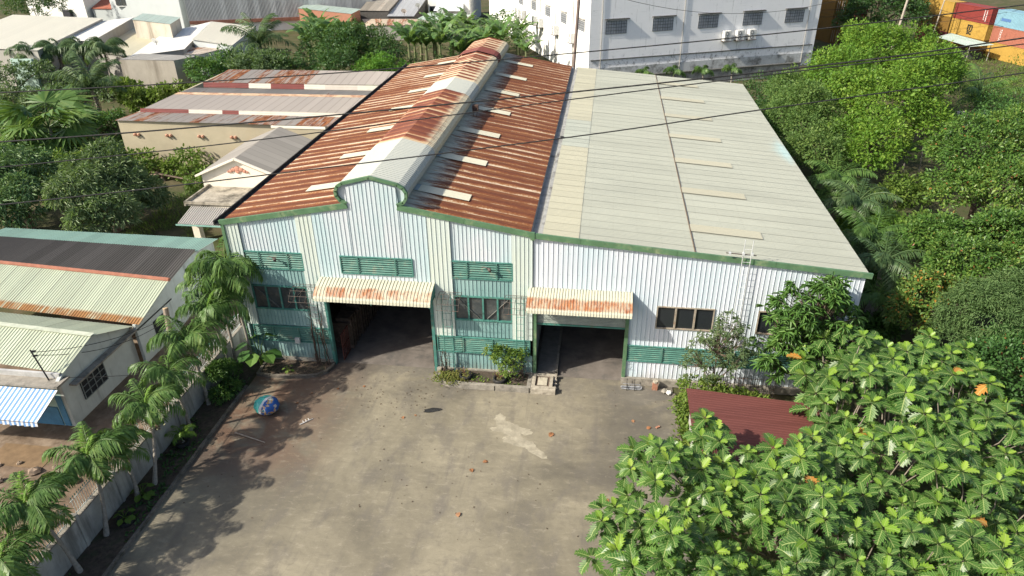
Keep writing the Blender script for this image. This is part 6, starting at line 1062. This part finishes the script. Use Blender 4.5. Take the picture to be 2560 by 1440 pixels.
# ---- trees, left side and behind
tree('mango_tree', 'dark mango tree at the left edge above the black roof', (-29, 17, 0), [(-30.7, 19.3, 4.1, 3.0), (-27.2, 15.6, 3.2, 2.4), (-28.0, 14.2, 2.8, 1.9), (-33, 17, 4, 3)], leaf_mat('mango_green', [(0.0, (0.063, 0.133, 0.055)), (0.5, (0.125, 0.223, 0.087)), (1.0, (0.276, 0.356, 0.162))], 0.38, 0.15), 1300, 16, 0.5, (0.34, 0.55), 'lance', 0.45, 0.3)  # greener leaf tone than the olive mango
tree('mango_tree', 'light olive mango tree overhanging the aqua roof', (-21, 17.5, 0), [(-22.7, 19.8, 4.5, 2.9), (-20.4, 19.5, 3.5, 2.3), (-22.2, 16.2, 4.2, 2.4), (-19.2, 15.0, 3.0, 2.0), (-19.0, 20.8, 2.2, 1.4), (-20.1, 13.6, 2.8, 1.5)], leaf_mat('mango_olive', [(0.0, (0.073, 0.126, 0.051)), (0.5, (0.145, 0.209, 0.091)), (1.0, (0.289, 0.335, 0.172))], 0.4, 0.2), 1500, 16, 0.5, (0.32, 0.52), 'lance', 0.45, 0.3)
tree('hedge', 'bright yellow-green leafy hedge below the stained block', (-39, 54, 0), [(-37.6, 53.2, 2.2, 2.1), (-40.4, 52.9, 2.2, 1.9), (-44.7, 57.0, 2.2, 1.8), (-35.4, 54.6, 2.6, 1.9), (-42.5, 54.5, 2.0, 1.8), (-33.5, 55.5, 2.4, 1.5)], leaf_mat('hedge_leaf', [(0.0, (0.05, 0.10, 0.015)), (0.5, (0.12, 0.18, 0.03)), (1.0, (0.28, 0.31, 0.09))], 0.5, 0.3), 650, 12, 0.5, (0.35, 0.6), 'oval', 0.2, 0.1, 'hedge')
for k_, (lab, base, bl, mt_, cl, nm) in enumerate((
    ('rounded mid-green tree right of the stained block', (-36.8, 66.5, 0), [(-37.2, 64.7, 3.4, 2.8), (-37.0, 70.5, 3.6, 2.7), (-35.6, 64.1, 2.4, 2.5), (-39, 67, 3, 2)], LG_MANGO, 750, 'garden_tree'),
    ('olive-green tree in front of the coconut palm', (-30.5, 67, 0), [(-30.7, 65.6, 3.8, 3.1), (-27.1, 66.2, 3.9, 2.8), (-29.8, 68.8, 3.6, 2.4), (-34.2, 69.7, 3.2, 2.2)], LG_GREY, 1000, 'garden_tree'),
    ('dark tree group in the shade behind the long shed', (-21, 67.5, 0), [(-24.6, 67.0, 3.4, 2.9), (-21.5, 68.3, 3.0, 3.4), (-17.6, 66.8, 4.4, 2.8), (-20, 74, 4.5, 3.5), (-24, 78, 4.5, 3.5)], LG_DARK, 1200, 'garden_tree'),
    ('tall dark green tree above the bright bush', (-15, 74, 0), [(-16.4, 74.9, 6.2, 3.3), (-13.0, 73.6, 4.8, 3.0), (-16.6, 72.9, 4.4, 3.0), (-19, 78, 6, 3)], LG_DARK, 950, 'garden_tree'),
    ('bright fresh green bushy tree beside the rusty roof', (-10, 66, 0), [(-13.0, 66.9, 3.2, 2.7), (-9.6, 64.7, 3.6, 3.0), (-7.2, 64.6, 3.2, 2.2), (-5.2, 64, 2.6, 1.8)], leaf_mat('fresh_leaf', [(0.0, (0.041, 0.121, 0.013)), (0.5, (0.082, 0.209, 0.022)), (1.0, (0.187, 0.319, 0.044))], 0.5, 0.3), 800, 'garden_tree'),
    ('dark tree at the top left corner', (-104, 116, 0), [(-103.0, 114.5, 6.0, 4.4), (-108.2, 115.6, 5.0, 3.4), (-98.5, 114, 5, 3.4), (-104, 118, 10, 5)], LG_DARK, 800, 'garden_tree'),
    ('greyish sparse tree before the wall of the ivory hall', (-66, 62, 0), [(-66.3, 61.8, 2.8, 2.6), (-63.2, 63.7, 3.4, 2.0), (-69, 60, 2.5, 3)], LG_GREY, 420, 'garden_tree'),
    ('shady undergrowth beneath the fan palm', (-38, 33, 0), [(-35.4, 28.0, 1.0, 2.3), (-39.0, 35.0, 0.6, 2.0), (-34.7, 40.6, 0.8, 1.6), (-43.9, 34.7, 0.8, 2.0), (-44, 44, 0.8, 2.4), (-48, 50, 0.8, 2.4), (-42, 48, 0.8, 2.0), (-52, 44, 1.0, 2.6)], LG_MANGO, 1300, 'undergrowth'),
    ('dark scrub between the coconut palm and the halls', (-55, 62, 0), [(-55, 62, 0.9, 2.4), (-50, 62, 0.9, 2.4), (-60, 64, 0.8, 2.6), (-57, 56, 0.8, 2.6), (-62, 56, 0.8, 2.6)], LG_GREY, 900, 'undergrowth'),
    ('low green weeds at the foot of the beige wall', (-24, 30, 0), [(-27, 31, 0.8, 2.4), (-22, 31.5, 0.8, 2.2), (-31, 31, 1.0, 2.4), (-17, 27, 0.7, 2.0), (-33, 26, 1.2, 2.6)], LG_WEED, 800, 'undergrowth'),
    ('scrub behind the banana grove along the factory foot', (4, 78, 0), [(-3, 77, 1.6, 3), (3, 76, 1.6, 3), (9, 74, 1.8, 3), (12, 72, 1.2, 2.4), (-10, 78, 1.6, 3), (-16, 84, 2, 4), (-24, 100, 2, 4), (-10, 104, 2.0, 5), (2, 104, 2, 5)], LG_DARK, 1200, 'undergrowth'))):
    tree(nm, lab, base, bl, mt_, cl, 14, 0.6, (0.26, 0.46), 'oval' if k_ % 2 else 'dia', 0.25, 0.2, 'tree' if nm == 'garden_tree' else 'bushes')
# ---- near plants by the wing
def rosette_tree(name, lab, base, cents, per, size, kind, mat, droop, r=0.09, cat='tree'):
    """leaf whorls at the twig tips: each whorl's leaves spray outwards and hang"""
    t = thing(name, lab, cat, base); c = np.array(cents); n = len(c); P = np.repeat(c, per, 0); a = rng.uniform(0, 2*np.pi, len(P)); el = rng.uniform(-0.25, 0.75, len(P))-droop
    d = np.c_[np.cos(a)*np.cos(el), np.sin(a)*np.cos(el), np.sin(el)]; nrm = np.c_[-np.cos(a)*np.sin(el), -np.sin(a)*np.sin(el), np.cos(el)]+rng.normal(size=P.shape)*0.2
    me = leaves_mesh('crown', P+d*0.03-np.array(base), d, nrm, rng.uniform(size[0], size[1], len(P)), kind); link('crown', me, mat, t)
    m_ = MB(); b = Vector(base); cc = [Vector(x) for x in c]; mid = b+Vector((0, 0, max(0.5, (min(q.z for q in cc)-b.z)*0.6))); m_.tube([b, mid], [r*1.3, r], 7); hubs = [mid.lerp(random.choice(cc), 0.55) for _ in range(7)]
    for h in hubs: m_.tube([mid, h], [r*0.7, r*0.4], 5)
    for q in cc: h = min(hubs, key=lambda x: (x-q).length); m_.tube([h, h.lerp(q, 0.5)+Vector((0, 0, -0.05)), q], [r*0.3, r*0.2, r*0.1], 4, False)
    m_.build('trunk', BARK, t); return t
def shell(blobs, n, low=-0.4):
    P, D, off = crown_points([(x, y, z, q, q*0.9) for x, y, z, q in blobs], n, 1, 0.05, low, 0.3); return P
rosette_tree('mango_tree', 'mango tree with drooping leaves in front of the white wing', (33.3, -1.7, 0), shell([(31.9, -1.9, 6.9, 1.35), (33.4, -1.7, 7.3, 1.3), (30.9, -2.0, 6.0, 0.95), (34.5, -1.6, 6.2, 1.1), (32.6, -2.2, 5.2, 1.4), (31.0, -2.3, 4.3, 1.0), (34.9, -2.0, 5.4, 0.9), (31.0, -2.6, 3.2, 0.7), (33.5, -2.4, 4.6, 1.2)], 560), 12, (0.34, 0.54), 'lance', leaf_mat('mango_near', [(0.0, (0.046, 0.103, 0.024)), (0.5, (0.084, 0.179, 0.040)), (1.0, (0.182, 0.289, 0.066))], 0.35, 0.22), 0.30, 0.13)
rosette_tree('small_tree', 'grey-green small tree below the wing ladder', (28.4, -1.8, 0), shell([(28.6, -1.9, 4.9, 1.2), (27.6, -2.0, 4.1, 1.0), (29.3, -2.0, 3.9, 1.1), (28.3, -2.2, 3.1, 1.2), (27.2, -2.1, 2.9, 0.9), (28.7, -1.9, 5.8, 0.6)], 330), 13, (0.16, 0.28), 'lance', LG_GREY, 0.15, 0.07)
tree('shrub', 'yellow-green shrub in front of the grey-green tree by the wing', (27.8, -2.9, 0), [(27.3, -2.6, 1.6, 0.9), (28.4, -2.8, 1.5, 1.0), (29.5, -2.9, 1.2, 0.9), (26.9, -3.0, 0.9, 0.7), (30.6, -3.0, 1.0, 0.9)], LG_WEED, 420, 14, 0.25, (0.12, 0.22), 'oval', 0.2, 0.05, 'shrub')
tree('shrub', 'small leafy shrub in the bed beside the right gate post', (16.7, -0.35, 0.2), [(16.3, -0.6, 1.75, 0.62), (16.9, -0.5, 1.5, 0.6), (15.7, -0.6, 2.05, 0.42), (16.6, -0.7, 1.0, 0.5), (17.4, -0.5, 1.9, 0.35)], LG_WEED, 170, 12, 0.18, (0.10, 0.18), 'oval', 0.15, 0.035, 'shrub')
P = np.c_[rng.normal(13.1, 0.42, 1500), rng.normal(-1.15, 0.26, 1500), rng.uniform(0.2, 0.42, 1500)]; scatter('ground_cover', LG_DRYW, P, (0.08, 0.2), 'dia', 0.6, 'yellow-green ground cover mound at the left end of the tyre bed', 'ground cover')
P = np.c_[rng.uniform(13.2, 17.8, 420), rng.uniform(-1.5, -0.4, 420), np.full(420, 0.22)]; P = P[(np.sin(P[:, 0]*3.1)+np.sin(P[:, 1]*7+P[:, 0])) > 0.1]; scatter('weeds', LG_WEED, P, (0.08, 0.2), 'dia', 0.7, 'scattered weeds in the tyre bed', 'weeds')
P = np.c_[rng.normal(26.95, 0.28, 1900), rng.uniform(-9, -2.4, 1900), rng.uniform(0.0, 0.8, 1900)]; scatter('weeds', LG_WEED, P, (0.14, 0.3), 'oval', 0.7, 'tall weeds along the right edge of the yard', 'weeds')
P = np.c_[rng.uniform(-0.8, 0.8, 1500), rng.uniform(-24, -0.5, 1500), np.full(1500, 0.06)]; P = P[np.sin(P[:, 1]*1.3)+np.sin(P[:, 1]*0.5+P[:, 0]*2) > 0.0]; scatter('weeds', LG_DARK, P, (0.10, 0.26), 'oval', 0.6, 'low weeds under the row of palms', 'weeds')
tree('shrub', 'leafy shrub against the boundary wall near the hall corner', (-0.3, -3.2, 0), [(-0.35, -3.0, 1.2, 0.6), (-0.3, -3.8, 1.6, 0.5), (-0.2, -2.4, 0.8, 0.5), (0.1, -4.6, 0.5, 0.5), (0.3, -3.6, 0.4, 0.5)], LG_MANGO, 260, 12, 0.2, (0.14, 0.26), 'lance', 0.3, 0.04, 'shrub')
for x0, lab, n, rad in ((14.0, 'bare reddish plant in the left tyre', 7, 0.25), (16.1, 'dry stems in the right tyre', 14, 0.3)):
    t = thing('potted_plant', lab, 'plant', (x0, -0.9, 0.37)); m_ = MB()
    for i in range(n): a = random.uniform(0, 6.28); p = Vector((x0, -0.88 if x0 < 15 else -1.0, 0.36)); m_.tube([p, p+Vector((math.cos(a)*rad*0.5, math.sin(a)*rad*0.5, 0.25)), p+Vector((math.cos(a)*rad, math.sin(a)*rad, random.uniform(.2, .6)))], 0.012, 4, False)
    m_.build('stems', plain('red_stem', (0.28, 0.14, 0.09), 0.9, 0.3, 5), t); P = np.c_[rng.normal(x0, 0.2, 60), rng.normal(-0.92, 0.18, 60), rng.uniform(0.4, 0.85, 60)]; scatter('leaves', LG_DRYW, P, (0.06, 0.14), 'oval', 0.4, parent=t, kindtag=None)
def big_leaf_plant(x, y, z, lab, n, size, h, mat=LG_MANGO):
    t = thing('broadleaf_plant', lab, 'plant', (x, y, z)); v, f = tmpl('oval'); m_ = MB(); m_.add([(a, b*1.75, c*0.9) for a, b, c in v], f); me = m_.mesh('leaf')
    for i in range(n):
        a = i*2.4; hh = h*(0.55+0.45*((i*0.618) % 1)); st = MB(); e = (math.cos(a)*size*0.6, math.sin(a)*size*0.6, hh); st.tube([(0, 0, 0), (e[0]*0.4, e[1]*0.4, hh*0.7), e], 0.02, 4, False); st.build('stalk', LG_WEED, t, local=True)
        o = link('leaf', me, mat, t, e, (0, 0.35, a)); o.scale = (size,)*3
    return t
big_leaf_plant(1.0, -1.0, 0.1, 'large taro-like plant at the left corner of the hall', 8, 1.0, 2.2); big_leaf_plant(3.0, -1.55, 0.13, 'yellow-green seedling on the curved bed', 5, 0.26, 0.5, LG_WEED); big_leaf_plant(-0.1, -12.1, 0.08, 'round-leaved plant beside the palms in the strip', 7, 0.42, 0.5, LG_WEED); big_leaf_plant(0.05, -13.75, 0.25, 'round-leaved plant in the front tyre of the strip', 6, 0.36, 0.4, LG_WEED)
# weeds and grass on open ground at left
P = np.c_[rng.uniform(-20, -13, 5200), rng.uniform(12.5, 30, 5200), np.zeros(5200)]; P = P[np.sin(P[:, 0]*0.9)+np.sin(P[:, 1]*0.7) > -0.7]; scatter('grass', LG_WEED, P, (0.3, 0.7), 'grass', 1.1, 'rough grass between the olive mango tree and the cream house', 'grass')
P = np.c_[rng.uniform(55, 95, 5000), rng.uniform(60, 98, 5000), np.zeros(5000)]; scatter('grass', LG_WEED, P, (0.5, 1.0), 'grass', 1.0, 'rough grass before the containers', 'grass')
t = tag(MB().prism([(65.4, 57.0, 0.1), (68.6, 56.4, 0.1), (69.6, 60.4, 1.0), (66.2, 61.0, 1.0)], (0, 0, 0.06)).build('roof_scrap', RSH), 'rusty sheet scrap lying in the scrub at right', 'sheet')
# ---- breadfruit tree in the foreground
poly = [(21.83,-15.91),(22.1,-14.66),(23.21,-12.75),(23.56,-11.48),(25.46,-10.75),(26.54,-10.1),(28.19,-11.0),(30.4,-10.6),(32.3,-8.6),(31.9,-6.5),(32.2,-3.2),(32.74,-1.17),(34.75,-1.35),(35.85,-2.39),(38.57,-1.32),(40.72,-1.85),(40.5,-6.89),(40.5,-9.63),(38.5,-18.5),(36.4,-20.5),(24.5,-20.5),(22.14,-16.64)]
def inside(x, y):
    c = False; j = len(poly)-1
    for i in range(len(poly)):
        (xi, yi), (xj, yj) = poly[i], poly[j]
        if (yi > y) != (yj > y) and x < (xj-xi)*(y-yi)/(yj-yi)+xi: c = not c
        j = i
    return c
def edged(x, y):
    d = 1e9
    for (ax, ay), (bx_, by_) in zip(poly, poly[1:]+poly[:1]):
        t_ = max(0, min(1, ((x-ax)*(bx_-ax)+(y-ay)*(by_-ay))/((bx_-ax)**2+(by_-ay)**2))); d = min(d, math.hypot(x-ax-t_*(bx_-ax), y-ay-t_*(by_-ay)))
    return d
g_ = random.Random(5); tips = []
def bump_h(x, y): return 0.55*math.sin(x*1.1+0.4)+0.45*math.sin(y*1.3+x*0.5)+0.25*math.sin(x*2.7-y*2.1)
for layer, (dz, mind, tries) in enumerate(((0.0, 0.82, 9000), (-0.75, 0.88, 6000), (-1.5, 1.0, 3500))):
    pts = []
    for _ in range(tries):
        x = g_.uniform(21.5, 41), g_.uniform(-20.5, -1.0)
        if not inside(*x): continue
        if any((x[0]-q[0])**2+(x[1]-q[1])**2 < mind*mind for q in pts): continue
        e = edged(*x); z = 5.1+0.7*min(1.0, e/2.0)+bump_h(*x)*1.0*min(1, e/1.2+0.2)+g_.uniform(-.4, .4)+dz; pts.append((x[0], x[1], z))
    tips += [(p, layer) for p in pts]
tips += [((26.75, -9.1, 5.0), 0), ((27.2, -9.5, 4.6), 0), ((26.4, -9.6, 4.5), 1), ((26.95, -9.0, 4.55), 1), ((27.6, -10.0, 4.7), 0), ((26.5, -10.2, 4.8), 0), ((23.5, -11.9, 5.3), 0), ((32.3, -1.3, 6.2), 0)]
bread = thing('breadfruit_tree', 'foreground tree with huge lobed leaves at the lower right', 'tree', (31, -11, 0))
v, f = tmpl('bread'); m_ = MB(); m_.add(v, f, [(a, b) for a, b, c in v]); leaf_bread = m_.mesh('leaf'); leaf_young = leaf_bread.copy(); leaf_bread.materials.append(LG_BREAD); leaf_young.materials.append(LG_YOUNG)
LP, LD, LN, LS, LY = [], [], [], [], []
for (p, layer) in tips:
    n = g_.randint(9, 12) if layer == 0 else 7; a0 = g_.uniform(0, 6.28); tilt = Vector((g_.uniform(-.25, .15), g_.uniform(-.35, .05), 1)).normalized(); q = tilt.to_track_quat('Z', 'Y')
    sz = g_.uniform(0.66, 1.15)
    for i in range(n):
        a = a0+i*2.39996; f_ = i/n; el = 1.1-1.75*f_**0.8+g_.uniform(-.15, .15); d = q @ Vector((math.cos(a)*math.cos(el), math.sin(a)*math.cos(el), math.sin(el))); nr = q @ Vector((-math.cos(a)*math.sin(el), -math.sin(a)*math.sin(el), math.cos(el)))
        LP.append(Vector(p)+d*0.05); LD.append(d); LN.append(nr); LS.append((0.35+0.42*min(1, f_*1.6))*sz*g_.uniform(0.9, 1.1)); LY.append(f_ < 0.26 and layer == 0 and g_.random() < 0.8)
camp = cam.matrix_world.translation
order = sorted(range(len(LP)), key=lambda i: (LP[i].z < 5.0, (LP[i]-camp).length)); near = set(order[:300])
for i in near:
    d = LD[i]; y = LN[i].cross(d).normalized(); z = d.cross(y); mt_ = Matrix((d, y, z)).transposed().to_4x4(); mt_.translation = LP[i]-org(bread); o = link('leaf', leaf_young if LY[i] else leaf_bread, None, bread); o.matrix_local = mt_ @ Matrix.Scale(LS[i], 4)
rest = [i for i in range(len(LP)) if i not in near]
for yng, nm, mt_ in ((False, 'crown', LG_BREAD), (True, 'young_leaves', LG_YOUNG)):
    rr = [i for i in rest if LY[i] == yng]; me = leaves_mesh(nm, np.array([LP[i]-org(bread) for i in rr]), np.array([LD[i] for i in rr]), np.array([LN[i] for i in rr]), np.array([LS[i] for i in rr]), 'bread'); tag(link(nm, me, mt_, bread), kind='stuff')
BB = plain('breadfruit_bark', (0.22, 0.19, 0.15), 0.85, 0.3, 4); m_ = MB(); b0 = Vector((31.5, -11.5, 0)); mid = Vector((31.2, -11.3, 2.2)); m_.tube([b0, mid], [0.34, 0.26], 10); hubs = []
for i in range(11): a = i*2.4; rr = 2.2+3.6*((i*0.37) % 1); h = Vector((31.2+math.cos(a)*rr*1.15, -11+math.sin(a)*rr, 3.9+0.4*((i*0.6) % 1))); h = h if inside(h.x, h.y) and edged(h.x, h.y) > 1.0 else Vector((33.5+math.cos(a)*2.5, -11.5+math.sin(a)*3.0, 3.9)); hubs.append(h); m_.tube([mid, mid.lerp(h, 0.5)+Vector((0, 0, 0.3)), h], [0.17, 0.11, 0.07], 7)
for (p, layer) in tips:
    if layer < 2:
        q = Vector(p); h = min(hubs, key=lambda x: (x-q).length); h = q.lerp(h, min(1.0, 1.5/max(0.1, (h-q).length))); h.z -= 0.9; k = h.lerp(q, 0.6)+Vector((g_.uniform(-.2, .2), g_.uniform(-.2, .2), -0.1)); m_.tube([h, k, q], [0.035, 0.025, 0.016] if edged(p[0], p[1]) > 0.9 else [0.02, 0.016, 0.012], 5, False)
m_.build('trunk', BB, bread, smooth_=True)
# ================================================================== OVERHEAD CABLES
for i, (lab, pts, r_) in enumerate((('uppermost black overhead cable crossing the far trees and ridge vent end', [(-6.0, -18.2, 20.75), (4.43, -16.77, 21.07), (11.63, -15.65, 21.34), (18.36, -14.53, 21.72), (27.33, -12.96, 22.38), (37, -11.2, 23.3)], 0.017),
    ('second overhead cable from the top, thickest, over the middle of the rusty roof', [(-6, -19.0, 19.4), (4.51, -17.45, 19.85), (11.69, -16.25, 20.26), (20.55, -14.7, 20.9), (28.06, -13.34, 21.53), (33.21, -12.33, 22.1), (40, -11, 22.9)], 0.022),
    ('third overhead cable from the top, joining the second toward the right', [(-6, -19.6, 18.5), (4.54, -17.79, 19.22), (11.72, -16.5, 19.81), (20.56, -14.8, 20.72), (28.06, -13.38, 21.46), (33.22, -12.42, 21.95), (40, -11.1, 22.7)], 0.016),
    ('lowest black overhead cable crossing both warehouse roofs', [(-6, -20.2, 17.5), (4.6, -18.31, 18.29), (11.77, -17.0, 18.92), (20.62, -15.32, 19.79), (25.87, -14.28, 20.4), (33.26, -12.81, 21.23), (40, -11.5, 22.1)], 0.018))):
    P = [Vector(p) for p in pts]; out = []
    for j in range(len(P)-1):
        a, b, c, d = P[max(j-1, 0)], P[j], P[j+1], P[min(j+2, len(P)-1)]
        for k in range(6):
            t_ = k/6; out.append(0.5*((2*b)+(c-a)*t_+(2*a-5*b+4*c-d)*t_*t_+(3*b-a-3*c+d)*t_**3))
    out.append(P[-1]); m_ = MB(); m_.tube(out, r_, 6); tag(m_.build('overhead_cable', BLACK), lab, 'cable', 'overhead cables')
for i, (lab, a, b, sg) in enumerate((('thin cable sagging across the stained factory wall', (20, 70, 14), (62, 88, 12.5), 3.2), ('upper thin cable from the concrete pole to the factory', (50, 94, 9), (72, 103, 9.3), 1.0), ('lower thin cable from the concrete pole to the factory', (50, 94, 8), (72, 103, 8.5), 1.2), ('thin cable running right past the lettered container', (72, 102, 5.0), (96, 100, 9.5), 0.5), ('thin cable before the coral container', (80, 108, 7), (97, 92, 4), 0.3))):
    m_ = MB(); n = 16; m_.tube([Vector(a).lerp(Vector(b), k/n)+Vector((0, 0, -4*sg*(k/n)*(1-k/n))) for k in range(n+1)], 0.03, 4); tag(m_.build('far_cable', BLACK), lab, 'cable')
